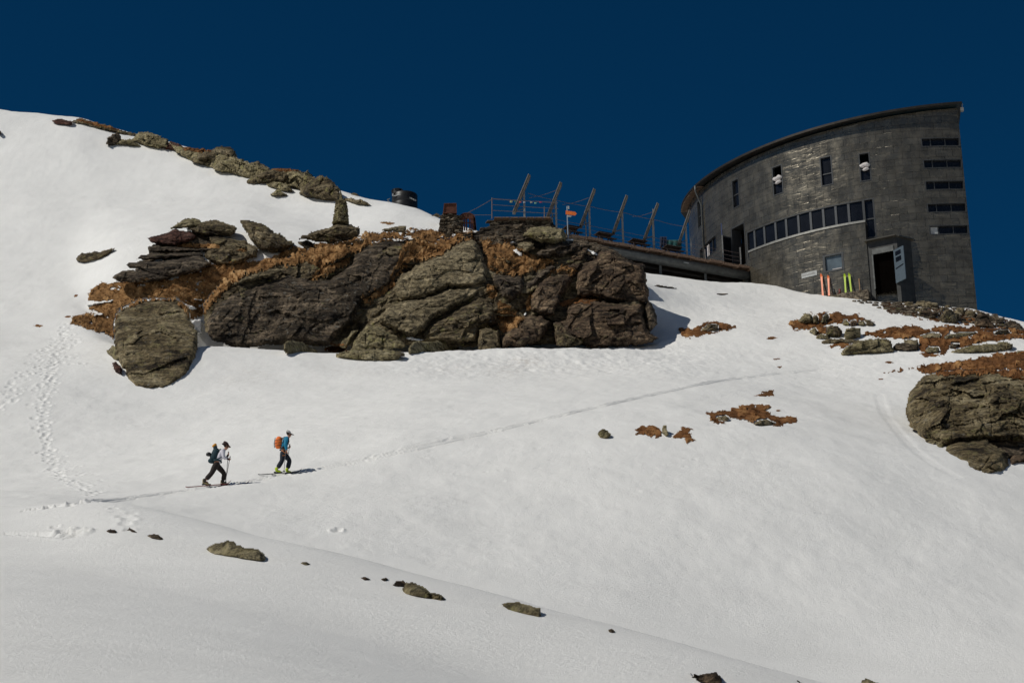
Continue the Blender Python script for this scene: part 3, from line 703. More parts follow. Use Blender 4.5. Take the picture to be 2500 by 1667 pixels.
# on top of the cliff
rock('smooth pale tan boulder on the cliff top beside the signpost', zR([(555, 245), (580, 200), (620, 160), (740, 138), (880, 148), (985, 165), (1012, 210), (1010, 290), (900, 330), (780, 330), (700, 305), (630, 270)]), T=1.1, R=.9, dY=-.6, mat='rock_lichen', cells=3, coff=.3, led=.1, per=1.1, dip=12, **cl)
rock('low grey slab in the grass left below the pale tan boulder', zR([(490, 345), (520, 310), (600, 298), (680, 325), (670, 385), (590, 420), (540, 395)]), T=.5, mat='rock_green', cells=2, dY=-.3, **cl)
rock('dark sharp slabs stacked below the foot of the signpost', zR([(670, 430), (760, 385), (880, 335), (960, 318), (1120, 308), (1185, 360), (1090, 415), (940, 475), (880, 440), (800, 485), (700, 470)]), T=.9, R=.5, mat='rock_layer', cells=5, coff=.35, led=.25, per=.45, dip=20, dY=-.1, **cl)
rock('small brown rock beside the thin snow patch under the deck', zR([(1035, 500), (1060, 450), (1110, 405), (1190, 375), (1245, 372), (1245, 425), (1180, 505), (1090, 520)]), T=.7, mat='rock_brown', cells=3, **cl)
rock('grey shelf of rock in the grass above the green slab', zP([(0, 880), (90, 840), (330, 790), (480, 800), (500, 880), (430, 950), (200, 900), (60, 920)]), T=.6, mat='rock_green', cells=2, dip=10, dY=-.2, **cl)
# layered outcrop top left
ll = dict(Y=lambda x, y: 121.9 + (690 - y) * .032 + (x - 400) * .004)
LG = 'slabs of the layered outcrop'
rock('pale lichened cap slab on top of the layered outcrop', zL([(825, 245), (870, 190), (910, 150), (1000, 95), (1080, 62), (1215, 68), (1290, 115), (1290, 185), (1120, 205), (1000, 205), (900, 200)]), T=.9, dY=2.0, mat='rock_lichen', cells=2, coff=.15, group=LG, **ll)
rock('dark overhanging slab at the top right of the layered outcrop', zL([(1060, 205), (1180, 165), (1300, 100), (1450, 92), (1600, 130), (1725, 190), (1705, 245), (1650, 290), (1560, 300), (1350, 295), (1200, 275)]), T=1.1, dY=1.7, mat='rock_speck', cells=3, coff=.2, dip=-8, group=LG, **ll)
rock('reddish wedge slab of the layered outcrop pointing left', zL([(572, 330), (620, 300), (770, 270), (900, 205), (1000, 208), (1120, 235), (1200, 290), (1180, 340), (1100, 375), (900, 430), (760, 420), (635, 400)]), T=1.0, dY=1.2, mat='rock_red', cells=2, coff=.12, dip=5, group=LG, **ll)
rock('thin dark slab of the layered outcrop under the rusty grass ledge', zL([(585, 430), (650, 400), (760, 425), (900, 430), (1200, 455), (1500, 435), (1495, 480), (1200, 495), (800, 497), (590, 505)]), T=.7, dY=.9, mat='rock_layer', cells=2, coff=.1, dip=2, group=LG, **ll)
rock('blade thin slab of the layered outcrop jutting out left over snow', zL([(425, 592), (520, 530), (700, 512), (900, 505), (1250, 498), (1300, 560), (1100, 572), (800, 592), (520, 602)]), T=.7, dY=.6, mat='rock_layer', cells=2, coff=.1, dip=5, group=LG, **ll)
rock('thickest grey slab of the layered outcrop with smooth shaded front', zL([(278, 655), (330, 630), (500, 605), (760, 612), (900, 585), (1050, 558), (1250, 540), (1385, 620), (1392, 665), (1250, 745), (1000, 805), (800, 832), (600, 795), (480, 725), (330, 705)]), T=1.1, R=.6, dY=.1, mat='rock_layer', cells=2, coff=.12, dip=6, led=.1, group=LG, **ll)
rock('lowest slab of the layered outcrop with a pale left tip', zL([(105, 825), (200, 760), (350, 728), (500, 715), (700, 760), (920, 835), (700, 875), (400, 885), (170, 875)]), T=.8, dY=-.2, mat='rock_layer', cells=2, coff=.15, dip=6, group=LG, **ll)
rock('broken mottled block at the right end of the layered outcrop', zL([(1355, 285), (1550, 305), (1800, 340), (1900, 390), (2000, 465), (1960, 560), (1740, 655), (1560, 695), (1380, 645), (1290, 560), (1300, 480), (1390, 420)]), T=1.0, R=.8, dY=1.0, mat='rock_speck', cells=8, coff=.3, dip=-15, group=LG, **ll)
rock('filling dark rock behind the slabs of the layered outcrop', zL([(620, 420), (800, 300), (1100, 220), (1400, 240), (1550, 330), (1700, 600), (1500, 760), (1200, 860), (800, 900), (400, 900), (300, 850), (560, 560)]), T=.6, dY=2.2, mat='rock_dark', cells=3, group=LG, **ll)
rock('pointed lichened slab leaning right on the snow beside the layered outcrop', zL([(1742, 95), (1790, 88), (1900, 100), (2020, 120), (2130, 175), (2180, 230), (2352, 310), (2450, 395), (2445, 440), (2300, 500), (2180, 500), (2050, 480), (1930, 400), (1870, 310), (1800, 200)]), T=1.3, R=.8, dY=1.2, mat='rock_speck', cells=3, coff=.15, dip=-28, led=.16, per=.6, **ll)
rock('dark tilted boulder with yellow green lichen carrying the stone cairn', zK([(262, 1090), (330, 1040), (600, 930), (900, 850), (1010, 820), (1100, 765), (1370, 775), (1600, 830), (1632, 960), (1620, 1050), (1500, 1120), (1300, 1170), (1000, 1235), (700, 1192), (500, 1140), (285, 1130)]), T=1.2, R=.7, Y=None and 0 or (lambda x, y: 125.5 + 0 * x), mat='rock_speck', cells=4, coff=.25, dip=8)
rock('small dark round stone under the left end of the cairn boulder', zK([(240, 1170), (330, 1150), (500, 1150), (610, 1230), (560, 1330), (400, 1340), (300, 1260)]), T=.6, dY=-.2, mat='rock_dark', cells=2, **ll)
# big rounded boulder bottom left
rock('big rounded boulder on the snow at the lower left cliff end, split near its base', z4([(428, 960), (450, 890), (510, 845), (620, 782), (800, 768), (940, 775), (1050, 850), (1060, 940), (1122, 1040), (1122, 1125), (1080, 1262), (1030, 1345), (950, 1410), (870, 1462), (720, 1485), (600, 1460), (530, 1390), (505, 1310), (440, 1200), (430, 1080)]), T=1.4, R=.9, Y=lambda x, y: 104.6 + (930 - y) * .055, mat='rock_moss', cells=5, coff=.16, led=.14, per=.9, dip=2, fb=.16, jt=.5, cat='boulder', name='boulder', skirt=14)
rock('little pale rock peeping out left of the big rounded boulder', z4([(368, 1190), (420, 1150), (460, 1180), (470, 1260), (430, 1270), (395, 1230)]), T=.5, mat='rock_lichen', cells=1)
rock('little rust brown rock at the lower left foot of the big rounded boulder', z4([(415, 1290), (440, 1280), (490, 1320), (500, 1380), (440, 1370), (420, 1340)]), T=.4, mat='rock_red', cells=1)
rock('lone flat rock lying in the snow left of the layered outcrop', z4([(118, 430), (160, 400), (300, 380), (440, 348), (385, 400), (310, 442), (200, 462), (140, 455)]), T=.6, mat='rock_speck', cells=2, coff=.1)

# skyline ridge
SG = 'rocks of the left skyline'
sk = [
 ('reddish low rock at the far left end of the skyline', [(310, 132), (370, 118), (440, 138), (420, 156), (330, 146)], 'rock_red'),
 ('long thin strip of rock along the skyline on the left', [(430, 132), (490, 118), (560, 138), (660, 163), (760, 200), (840, 212), (850, 222), (740, 208), (660, 188), (540, 158)], 'rock_speck'),
 ('dark jagged rock standing out of the snow below the skyline', [(632, 272), (640, 232), (690, 208), (722, 213), (732, 242), (690, 272)], 'rock_dark'),
 ('low pale rock beside the dark jagged rock below the skyline', [(680, 272), (720, 245), (780, 240), (850, 280)], 'rock_lichen'),
 ('smooth round pinkish grey rock on the skyline', [(790, 244), (830, 203), (890, 196), (960, 224), (1002, 250), (1010, 272), (960, 292), (900, 282)], 'rock_lichen'),
 ('thin reddish rock strip on the skyline descending right of the round rock', [(955, 292), (1020, 252), (1100, 290), (1230, 300), (1240, 325), (1150, 330), (1070, 312)], 'rock_red'),
 ('tall blocky lichened rock, highest of the jagged skyline rocks', [(1142, 372), (1200, 320), (1290, 295), (1330, 283), (1400, 298), (1422, 345), (1400, 372), (1300, 382), (1250, 398)], 'rock_speck'),
 ('squarish rock just below the tallest skyline rock', [(1268, 412), (1320, 370), (1400, 362), (1440, 368), (1480, 385), (1505, 432), (1440, 442), (1330, 432)], 'rock_lichen'),
 ('rounded rock next down the skyline from the squarish one', [(1378, 442), (1420, 402), (1550, 378), (1615, 420), (1600, 452), (1480, 465)], 'rock_speck'),
 ('broad rock with reddish top in the middle of the skyline rocks', [(1468, 492), (1510, 460), (1600, 430), (1650, 413), (1760, 418), (1805, 440), (1785, 500), (1740, 522), (1640, 492), (1530, 502)], 'rock_speck'),
 ('low yellowish rock at the snow edge below the broad skyline rock', [(1588, 515), (1640, 500), (1710, 505), (1762, 550), (1690, 548)], 'rock_lichen'),
 ('small triangular rock alone in the snow under the skyline rocks', [(1612, 577), (1640, 555), (1662, 538), (1722, 577)], 'rock_lichen'),
 ('upright pale rock left of the largest skyline rock', [(1768, 502), (1800, 445), (1840, 428), (1872, 460), (1862, 502), (1800, 538)], 'rock_lichen'),
 ('largest lichened rock at the right end of the skyline group', [(1788, 562), (1800, 528), (1860, 490), (1910, 453), (1960, 468), (2030, 528), (2042, 570), (2030, 602), (1950, 602), (1830, 582)], 'rock_speck'),
 ('thin rock in the snow right behind the tip of the cairn', [(2045, 602), (2110, 593), (2170, 608), (2222, 637), (2150, 632)], 'rock_speck'),
 ('speck of rock at the left edge of the picture', [(-10, 192), (8, 196), (8, 212), (-10, 216)], 'rock_dark')]
for lb, pl, mt in sk:
    rock(lb, zS(pl), T=.9 if len(pl) > 7 else .5, mat=mt, cells=5, coff=.3, led=.12, dip=-15, group=SG, back=1.0, dY=-.35)
rock('low broken spine of rock joining the jagged skyline rocks', zS([(1010, 262), (1100, 296), (1200, 318), (1290, 330), (1420, 352), (1480, 378), (1620, 425), (1780, 436), (1880, 470), (2000, 540), (2030, 590), (1860, 575), (1760, 525), (1640, 505), (1500, 478), (1380, 446), (1270, 412), (1150, 372), (1050, 310)]), T=.8, mat='rock_lichen', cells=16, coff=.35, led=.15, dip=-15, dY=.1, back=1.0, R=.5, group=SG)
for k, (lb, pl) in enumerate([('tiny rock on the skyline edge above the thin rock by the cairn', [(2095, 566), (2120, 562), (2150, 580), (2130, 585)])]):
    rock(lb, zS(pl), T=.3, mat='rock_speck', cells=1, group=SG)

# right hand boulder
rY = lambda x, y: np.interp(x, [2230, 2300, 2450, 2700], [86.6, 84.6, 84.4, 86.0]) + (1150 - y) * .052
rock('large fractured boulder with pinkish layered left end at the right edge', zB([(278, 700), (300, 600), (340, 520), (400, 440), (440, 385), (520, 330), (800, 290), (1200, 285), (1614, 285), (2200, 300), (2350, 700), (2200, 1000), (1614, 1055), (1300, 1050), (1200, 1048), (900, 1075), (700, 1105), (640, 1060), (560, 1040), (470, 1030), (440, 1000), (370, 920), (320, 880), (290, 780)]), T=1.7, R=1.0, dY=0, mat='rock_moss', cells=24, coff=.5, led=.3, per=.55, dip=8, Y=rY, cat='boulder', name='boulder', fb=.22, skirt=10)
rock('small green rock wedged under the left end of the right boulder', zB([(480, 1110), (480, 1040), (560, 1040), (650, 1060), (722, 1130), (705, 1250), (620, 1240), (540, 1180)]), T=.8, mat='rock_lichen', cells=2, Y=rY, dY=.2)
rock('lichen covered block under the right boulder, resting in the snow', zB([(690, 1270), (720, 1180), (820, 1090), (1000, 1060), (1200, 1045), (1240, 1110), (1400, 1200), (1442, 1290), (1432, 1370), (1390, 1420), (1210, 1452), (970, 1412), (860, 1392), (770, 1330)]), T=1.5, R=1.0, dY=-.6, mat='rock_moss', cells=5, coff=.4, led=.14, dip=4, Y=rY, skirt=14)
rock('flat brown rock at the right edge below the large fractured boulder', zB([(1440, 1300), (1500, 1240), (1614, 1250), (2000, 1250), (2000, 1400), (1614, 1330), (1450, 1372)]), T=.8, dY=.2, mat='rock_brown', cells=3, Y=rY)
rock('dark rock in the hollow under the large fractured boulder', zB([(1150, 1060), (1400, 1000), (1700, 1000), (2200, 1000), (2200, 1300), (1614, 1290), (1440, 1300), (1250, 1200)]), T=.4, dY=.4, mat='rock_dark', cells=2, Y=rY)

# rocks of the bands on the right
TG = 'rocks of the heath bands on the right'
pr = [
 ('rounded dark and yellow rock at the left of the upper heath band', [(188, 155), (240, 100), (300, 98), (332, 130), (312, 182), (230, 188)], 'rock_lichen'),
 ('brownish upright rock second from left in the upper heath band', [(328, 182), (330, 120), (370, 103), (392, 140), (372, 192)], 'rock_speck'),
 ('yellow green upright rock third from left in the upper heath band', [(408, 175), (430, 110), (480, 98), (492, 130), (450, 192)], 'rock_lichen'),
 ('pale yellow stone in the lower middle of the upper heath band', [(618, 202), (630, 158), (660, 148), (684, 190), (672, 208)], 'rock_lichen'),
 ('brown stone between the two pale yellow stones', [(688, 205), (698, 160), (750, 160), (754, 205)], 'rock_brown'),
 ('second pale yellow stone, right of the brown one', [(758, 205), (775, 162), (822, 168), (832, 208)], 'rock_lichen'),
 ('dark pointed rock at the right tip of the upper heath band', [(838, 205), (828, 150), (900, 168), (937, 195), (900, 207)], 'rock_speck'),
 ('dark round rock left of the bright lichened one below the upper band', [(453, 302), (460, 230), (500, 203), (570, 228), (618, 270), (602, 312), (540, 322)], 'rock_speck'),
 ('bright lichened round rock with dark cracks below the upper band', [(622, 312), (640, 250), (700, 228), (780, 238), (788, 300), (742, 332), (660, 336)], 'rock_lichen'),
 ('small pale rock at the left tip of the lower band', [(298, 265), (350, 228), (385, 260), (345, 295)], 'rock_lichen'),
 ('low green rock at the snow under the small pale tip rock', [(345, 325), (400, 290), (470, 300), (500, 325), (420, 334)], 'rock_lichen'),
 ('long thin flat stone pointing left over the snow', [(412, 372), (470, 342), (600, 335), (800, 350), (838, 362), (700, 372), (520, 368), (440, 382)], 'rock_green'),
 ('broad pale slab in the left half of the lower band', [(598, 488), (620, 440), (660, 400), (760, 352), (1000, 328), (1092, 350), (1112, 452), (900, 468), (700, 482)], 'rock_lichen'),
 ('pale square stone right of the broad pale slab', [(1195, 400), (1200, 345), (1340, 345), (1352, 400), (1260, 412)], 'rock_green'),
 ('dark ledge between the broad slab and the square stone', [(1100, 430), (1120, 380), (1200, 375), (1340, 400), (1345, 432), (1220, 445)], 'rock_dark'),
 ('flat pale stone in the heath, left of a similar longer one', [(1360, 305), (1440, 280), (1560, 288), (1555, 320), (1400, 325)], 'rock_green'),
 ('longer flat pale stone in the upper middle of the heath', [(1590, 322), (1640, 285), (1800, 278), (1910, 280), (1800, 322), (1650, 332)], 'rock_lichen'),
 ('long pale lichened slab at the lower right of the heath', [(1640, 468), (1720, 430), (1900, 390), (2050, 375), (2200, 358), (2252, 388), (2248, 422), (2150, 442), (1940, 468), (1800, 465)], 'rock_lichen'),
 ('yellow lichened stone at the lower middle edge of the heath', [(1405, 445), (1440, 410), (1530, 418), (1545, 462), (1450, 468)], 'rock_lichen'),
 ('dark stone in the heath above the long lichened slab', [(1640, 420), (1660, 385), (1740, 380), (1700, 420)], 'rock_dark'),
 ('grey stone in the heath near the right edge of the picture', [(2060, 290), (2100, 250), (2200, 245), (2230, 285), (2130, 300)], 'rock_speck'),
 ('lichened stone on the heath at the far right edge above the boulder', [(2265, 480), (2290, 455), (2352, 452), (2400, 470), (2400, 490)], 'rock_lichen')]
for lb, pl, mt in pr:
    rock(lb, zT(pl), T=.55, mat=mt, cells=3, coff=.22, led=.08, dip=5, group=TG, dY=-.15)
ur = [
 ('pale flat stone left of the big flat slab at the hut corner', zU([(188, 300), (250, 260), (350, 266), (385, 300), (370, 328), (230, 318)]), 'rock_green'),
 ('big flat pale slab lying against the right base of the hut', zU([(378, 318), (430, 255), (500, 243), (680, 258), (822, 300), (820, 332), (700, 352), (560, 345), (420, 335)]), 'rock_green'),
 ('flat stone just below the big flat slab', zU([(378, 395), (450, 370), (560, 368), (615, 400), (480, 424)]), 'rock_green'),
 ('brown wedge rock below the flat stones by the hut', zU([(455, 505), (480, 440), (600, 420), (680, 393), (722, 420), (835, 450), (800, 505), (620, 525)]), 'rock_brown'),
 ('large rough grey rock in the middle of the hut rubble', zU([(860, 560), (900, 440), (1000, 388), (1062, 400), (1100, 450), (1200, 480), (1195, 580), (1100, 664), (980, 645), (880, 620)]), 'rock_speck'),
 ('flat grey stone touching the hut wall right of the big slab', zU([(1105, 440), (1150, 375), (1290, 380), (1300, 470), (1170, 482)]), 'rock_green'),
 ('brown grey rock under the right corner of the hut', zU([(1300, 445), (1350, 425), (1490, 428), (1505, 525), (1400, 545), (1330, 505)]), 'rock_speck'),
 ('arched dark rock with pale rim in the right rubble', zU([(1445, 672), (1500, 600), (1620, 558), (1700, 568), (1800, 640), (1860, 705), (1700, 705), (1560, 702)]), 'rock_brown'),
 ('dark jagged ridge rock right of the hut corner against the sky', zU([(1480, 560), (1530, 440), (1620, 455), (1690, 490), (1880, 515), (2005, 535), (1995, 600), (1900, 645), (1700, 610), (1560, 590)]), 'rock_dark'),
 ('last dark rock of the skyline at the right edge', zU([(1985, 645), (2080, 588), (2180, 600), (2280, 672), (2400, 760), (2200, 750), (2050, 705)]), 'rock_dark'),
 ('small pointed stone standing upright by the hut wall', zU([(858, 412), (872, 348), (900, 352), (915, 412)]), 'rock_green'),
 ('small square stone by the hut wall right of the upright one', zU([(928, 358), (940, 320), (1040, 325), (1030, 360)]), 'rock_green'),
 ('pale doorstep slab in front of the open hut door', zV([(1300, 925), (1340, 890), (1420, 865), (1500, 848), (1600, 838), (1645, 900), (1560, 922), (1400, 934)]), 'rock_lichen'),
 ('flat pale stone right of the doorstep slab', zV([(1635, 970), (1700, 930), (1825, 918), (1815, 975), (1700, 1004)]), 'rock_green')]
ur2 = lambda x, y: np.interp(x, [1900, 2050, 2200, 2250, 2382, 2500, 2600], [139, 138, 136, 136.2, 137, 137.5, 137.5]) + (770 - y) * .03
for lb, pl, mt in ur:
    rock(lb, pl, T=.6, mat=mt, cells=3, coff=.22, led=.10, dip=-4, dY=-.15, group='rocks round the base of the hut')
# near ridge
nr = [
 ('small brown rock, first of the row on the near snow ridge from the left', zN([(436, 92), (450, 84), (470, 86), (480, 94), (456, 97)]), 'rock_brown'),
 ('small peaked rock second in the row on the near snow ridge', zN([(512, 92), (528, 80), (545, 88), (572, 102), (540, 96)]), 'rock_brown'),
 ('dark low rock third in the row on the near snow ridge', zN([(598, 112), (625, 104), (648, 104), (672, 126), (650, 122)]), 'rock_dark'),
 ('largest lichen spotted boulder on the near snow ridge', zN([(842, 168), (870, 145), (905, 138), (938, 126), (975, 145), (1010, 160), (1055, 165), (1080, 180), (1094, 200), (1040, 204), (980, 190), (900, 178)]), 'rock_lichen'),
 ('tiny yellow rock between the larger ones on the near ridge', zN([(1230, 222), (1255, 219), (1282, 233), (1250, 228)]), 'rock_lichen'),
 ('thin flat sliver of rock in the near snow', zN([(1470, 282), (1495, 280), (1526, 292), (1500, 289)]), 'rock_brown'),
 ('tiny brown rock left of the wedge shaped ridge rock', zN([(1560, 286), (1582, 284), (1596, 292), (1575, 293)]), 'rock_brown'),
 ('knobbly rock touching the left of the wedge shaped ridge rock', zN([(1608, 314), (1628, 294), (1655, 294), (1668, 308), (1660, 320), (1630, 316)]), 'rock_brown'),
 ('wedge shaped dark rock with yellow lichen on the near ridge', zN([(1645, 332), (1665, 305), (1690, 297), (1730, 316), (1770, 342), (1815, 352), (1830, 376), (1760, 360), (1690, 346)]), 'rock_lichen'),
 ('low mossy rock on the near ridge right of the wedge shaped one', zN([(2052, 394), (2080, 382), (2130, 384), (2180, 398), (2215, 408), (2224, 434), (2160, 420), (2100, 405)]), 'rock_lichen'),
 ('dark wedge rock in the snow at the bottom right centre', zM([(205, 374), (280, 378), (350, 362), (385, 364), (415, 385), (430, 417), (370, 412), (290, 394)]), 'rock_brown'),
 ('rock cut off by the bottom edge of the picture', zM([(1305, 440), (1320, 412), (1345, 404), (1380, 415), (1440, 436), (1480, 470), (1340, 470)]), 'rock_lichen'),
 ('tiny dark sliver in the snow by the bottom edge', zM([(890, 414), (905, 416), (940, 431), (920, 429)]), 'rock_dark'),
 ('tiny speck of rock on the near ridge right of the mossy one', I_([(1484, 1536), (1494, 1533), (1502, 1540), (1490, 1541)]), 'rock_dark')]
for k, (lb, pl, mt) in enumerate(nr):
    rock(lb, pl, T=.22 if k not in (3, 8, 9, 10, 11) else .45, mat=mt, cells=4, coff=.07, led=.03, per=.16, fb=.03, rough=1.6, dip=-12, group='rocks along the near snow ridge', dY=.0, tilt=.004)
# little rocks on the slope
rock('small round stone alone on the slope left of the heath clumps', I_([(1457, 1058), (1468, 1046), (1486, 1048), (1493, 1060), (1480, 1071), (1462, 1068)]), T=.22, mat='rock_lichen', cells=2, coff=.05)
rock('small greenish stone right of the left heath clump', zD([(268, 965), (282, 930), (300, 930), (308, 985), (285, 996)]), T=.22, mat='rock_lichen', cells=2, coff=.05)
rock('thin dark stone in the snow just right of the cliff', zD([(220, 128), (262, 130), (300, 136), (362, 146), (290, 154)]), T=.3, mat='rock_dark', cells=1)
rock('thin dark stone in the snow below the deck middle', zD([(578, 179), (620, 178), (658, 181), (620, 190)]), T=.2, mat='rock_dark', cells=1)
rock('flat stone in the heath patch right of the cliff foot', zD([(495, 392), (540, 350), (600, 358), (595, 392)]), T=.4, mat='rock_speck', cells=2)
rock('grey stone half buried in the largest heath clump of the slope', zD([(580, 890), (620, 876), (660, 885), (650, 905), (600, 902)]), T=.3, mat='rock_green', cells=2)
rock('pale stone at the lower middle of the largest heath clump', zD([(800, 925), (830, 900), (880, 905), (930, 925), (860, 944)]), T=.3, mat='rock_green', cells=2)

# snow lying on the cliff
def snowbit(label, pl, dY=-1.6, Y=cliffY, T=.25):
    o = rock(None, pl, T=T, Y=Y, dY=dY, mat='snow_patch', cells=0, led=.02, fb=.08, rough=2.5, name='snow_patch')
    if o: tag(o, label, 'snow patch')
# ------------------------------------------------------------------ everything laid on rock or snow is found by casting onto it
_v, _q, _o = [], [], 0
for V_, Q_ in HITS:
    _v.append(V_); _q.append(Q_ + _o); _o += len(V_)
_v = np.concatenate(_v); _q = np.concatenate(_q)
BVH = BVHTree.FromPolygons(_v.tolist(), _q.tolist())
def castY(px, py, onrock=True):
    G = ground(px, py); Yr = np.where(np.isnan(G[:, 1]), 1e9, G[:, 1])
    d = ray(px, py)
    for i in range(len(px)):
        r = BVH.ray_cast(Vector((0, 0, 0)), Vector(d[i]), 400)
        if r[0] is not None and r[0].y < Yr[i] + 0.5: Yr[i] = r[0].y if onrock else 1e9
    return Yr
def patch(label, poly, mat='grass', lump=.22, dens=1.0, hgt=.26, seed=1, bare=.0, rough=4.0, cat='grass', name='dry_grass', onrock=True):
    rs = np.random.RandomState(seed)
    p = np.array(poly, float); x0, y0 = p.min(0) - 3; x1, y1 = p.max(0) + 3
    g = 2.2 if (x1 - x0) * (y1 - y0) > 6000 else 1.4
    gx, gy = np.meshgrid(np.arange(x0, x1, g), np.arange(y0, y1, g))
    am = min(rough, min(x1 - x0, y1 - y0) * .12)
    sx = gx + fbm2(gx / 14, gy / 9, 4, seed + 1, .65) * am * 2.4; sy = gy + fbm2(gx / 14, gy / 9, 4, seed + 2, .65) * am * 2
    ins = inpoly(sx, sy, poly)
    if bare: ins &= ~(fbm2(gx / 13, gy / 7, 4, seed + 4, .6) > (.62 - bare))
    if ins.sum() < 4: return
    Yh = np.full(gx.shape, 1e9); Yh[ins] = castY(gx[ins], gy[ins], onrock)
    ins &= Yh < 900
    if ins.sum() < 4: return
    s = np.median(Yh[ins]) / FPX
    # cushions: overlapping rounded tussocks
    cu, cv = gx * s / .46 + fbm2(gx * s * 1.2, gy * s * 1.2, 2, seed + 8) * .5, gy * s / .30 + fbm2(gx * s * 1.2 + 5, gy * s * 1.2, 2, seed + 7) * .5
    iu, iv = np.floor(cu), np.floor(cv); F1 = np.full(gx.shape, 9.); hm_ = np.zeros(gx.shape)
    for a_ in (-1, 0, 1):
        for b_ in (-1, 0, 1):
            z0_ = iu * 0; su = iu + a_ + .5 + .42 * _h(iu + a_, iv + b_, z0_, seed); sv = iv + b_ + .5 + .42 * _h(iu + a_, iv + b_, z0_ + 1, seed)
            dd = np.hypot(cu - su, cv - sv); c1 = dd < F1; F1 = np.where(c1, dd, F1); hm_ = np.where(c1, _h(iu + a_, iv + b_, z0_ + 2, seed), hm_)
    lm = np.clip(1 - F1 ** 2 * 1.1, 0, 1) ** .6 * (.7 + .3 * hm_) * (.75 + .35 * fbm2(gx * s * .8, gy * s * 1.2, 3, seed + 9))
    lift = lump * (lm ** 1.1) * (1 + .5 * fbm2(gx * s * 5, gy * s * 6, 3, seed + 6)) * np.clip(distpoly(sx, sy, poly) / 4, .15, 1)
    P = at(gx, gy, np.where(ins, Yh, 100.)); P[..., 1] -= lift * .45; P[..., 2] += lift * .55
    id_ = -np.ones(ins.shape, int); id_[ins] = np.arange(ins.sum())
    a, b, c_, e = id_[:-1, :-1], id_[:-1, 1:], id_[1:, 1:], id_[1:, :-1]
    ok = (a >= 0) & (b >= 0) & (c_ >= 0) & (e >= 0)
    Yq = np.stack([Yh[:-1, :-1], Yh[:-1, 1:], Yh[1:, 1:], Yh[1:, :-1]]); ok &= (Yq.max(0) - Yq.min(0)) < 3.0
    Qm = np.stack([e[ok], c_[ok], b[ok], a[ok]], 1)
    Vm = P[ins]; tm = lm[ins] * .68  # dark thatch colour in the gaps also paints the shade between cushions
    # tufts: fans of drooping blades
    area = ins.sum() * (g * s) ** 2
    n_ = int(min(9000, area * 46 * dens / max(.25, (hgt / .25) ** 1.5)))
    k = rs.randint(0, ins.sum(), n_)
    bp = Vm[k] + rs.uniform(-1, 1, (n_, 3)) * np.array([.05, .03, .01])
    nb = 9
    tuft = rs.uniform(.45, 1.2, n_) * hgt * .8
    tt = (.12 + .95 * lm[ins][k]) * rs.uniform(.75, 1.1, n_)  # blades carry the same painted darkening towards the gaps
    ang = rs.uniform(0, 2 * np.pi, (n_, nb)); out = rs.uniform(.35, 1.1, (n_, nb)); ln = tuft[:, None] * rs.uniform(.6, 1.1, (n_, nb))
    dx, dy = np.cos(ang), np.sin(ang)
    wd = .010 + .014 * rs.rand(n_, nb)
    B = bp[:, None, :]
    def pt(f, side):
        r_ = out * ln * (f ** 1.4) * .95; z_ = ln * (f * (.95 - .62 * f * out))
        x = B[..., 0] + dx * r_ - dy * wd * side * (1 - f * .7); y = B[..., 1] + dy * r_ + dx * wd * side * (1 - f * .7)
        return np.stack([x, y, B[..., 2] + z_ - .03], -1)
    L_ = [pt(0, -1), pt(0, 1), pt(.5, 1), pt(.5, -1), pt(1.0, .6), pt(1.0, -.6)]
    Vt = np.stack(L_, 2).reshape(-1, 3)
    nbl = n_ * nb; base = (np.arange(nbl) * 6)[:, None]
    Qt = np.concatenate([base + np.array([[0, 1, 2, 3]]), base + np.array([[3, 2, 4, 5]])])
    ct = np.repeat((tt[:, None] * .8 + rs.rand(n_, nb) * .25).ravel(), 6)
    V = np.concatenate([Vm, Vt]); Qa = np.concatenate([Qm, Qt + len(Vm)]); col = np.concatenate([tm, ct])
    org = V.mean(0)
    o = mesh_np(name, V, Qa, M[mat], smoothf=False, org=org, col=col)
    tag(o, label, cat, kind='stuff')
    return o
patch('wide field of orange brown dry grass on the left of the cliff', z4([(250, 700), (330, 655), (440, 645), (700, 635), (1000, 625), (1150, 600), (1250, 520), (1400, 500), (1500, 480), (1700, 440), (1900, 350), (2000, 350), (2100, 330), (2352, 310), (2352, 420), (2200, 470), (2000, 480), (1850, 520), (1800, 505), (1500, 600), (1400, 680), (1300, 760), (1160, 930), (1060, 960), (1000, 870), (930, 792), (700, 792), (520, 862), (436, 960), (436, 1110), (350, 1060), (220, 1025), (80, 985), (80, 930), (200, 900), (330, 895), (220, 850), (300, 810), (430, 795), (210, 795)]), lump=.45, hgt=.3, seed=3, dens=1.3, bare=.08)
patch('strip of dark turf directly under the slabs of the layered outcrop', z4([(420, 655), (560, 615), (700, 612), (900, 610), (1080, 560), (1230, 490), (1500, 455), (1560, 480), (1350, 540), (1250, 590), (1150, 640), (900, 660), (600, 665)]), lump=.2, hgt=.2, seed=4)
patch('dry grass running over the cliff top and down its middle crack', zC([(0, 300), (50, 252), (200, 232), (340, 195), (480, 172), (600, 190), (640, 155), (720, 160), (860, 175), (900, 200), (1000, 172), (1100, 185), (1210, 210), (1200, 245), (1100, 235), (1050, 222), (940, 265), (850, 335), (740, 355), (640, 395), (575, 470), (548, 540), (400, 635), (345, 625), (355, 580), (510, 505), (550, 420), (590, 350), (620, 230), (480, 240), (380, 260), (300, 330), (250, 385), (100, 480), (15, 485), (80, 400), (0, 380)]), lump=.5, hgt=.32, seed=5, dens=1.4, bare=.10)
patch('thick tufts of dry grass between the green slab and the tan boulder', zR([(0, 225), (100, 235), (250, 285), (420, 320), (540, 400), (640, 450), (900, 520), (945, 560), (850, 545), (720, 615), (640, 650), (480, 690), (300, 650), (200, 645), (170, 560), (130, 420), (60, 290)]), lump=.5, hgt=.36, seed=7, dens=1.4, bare=.10)
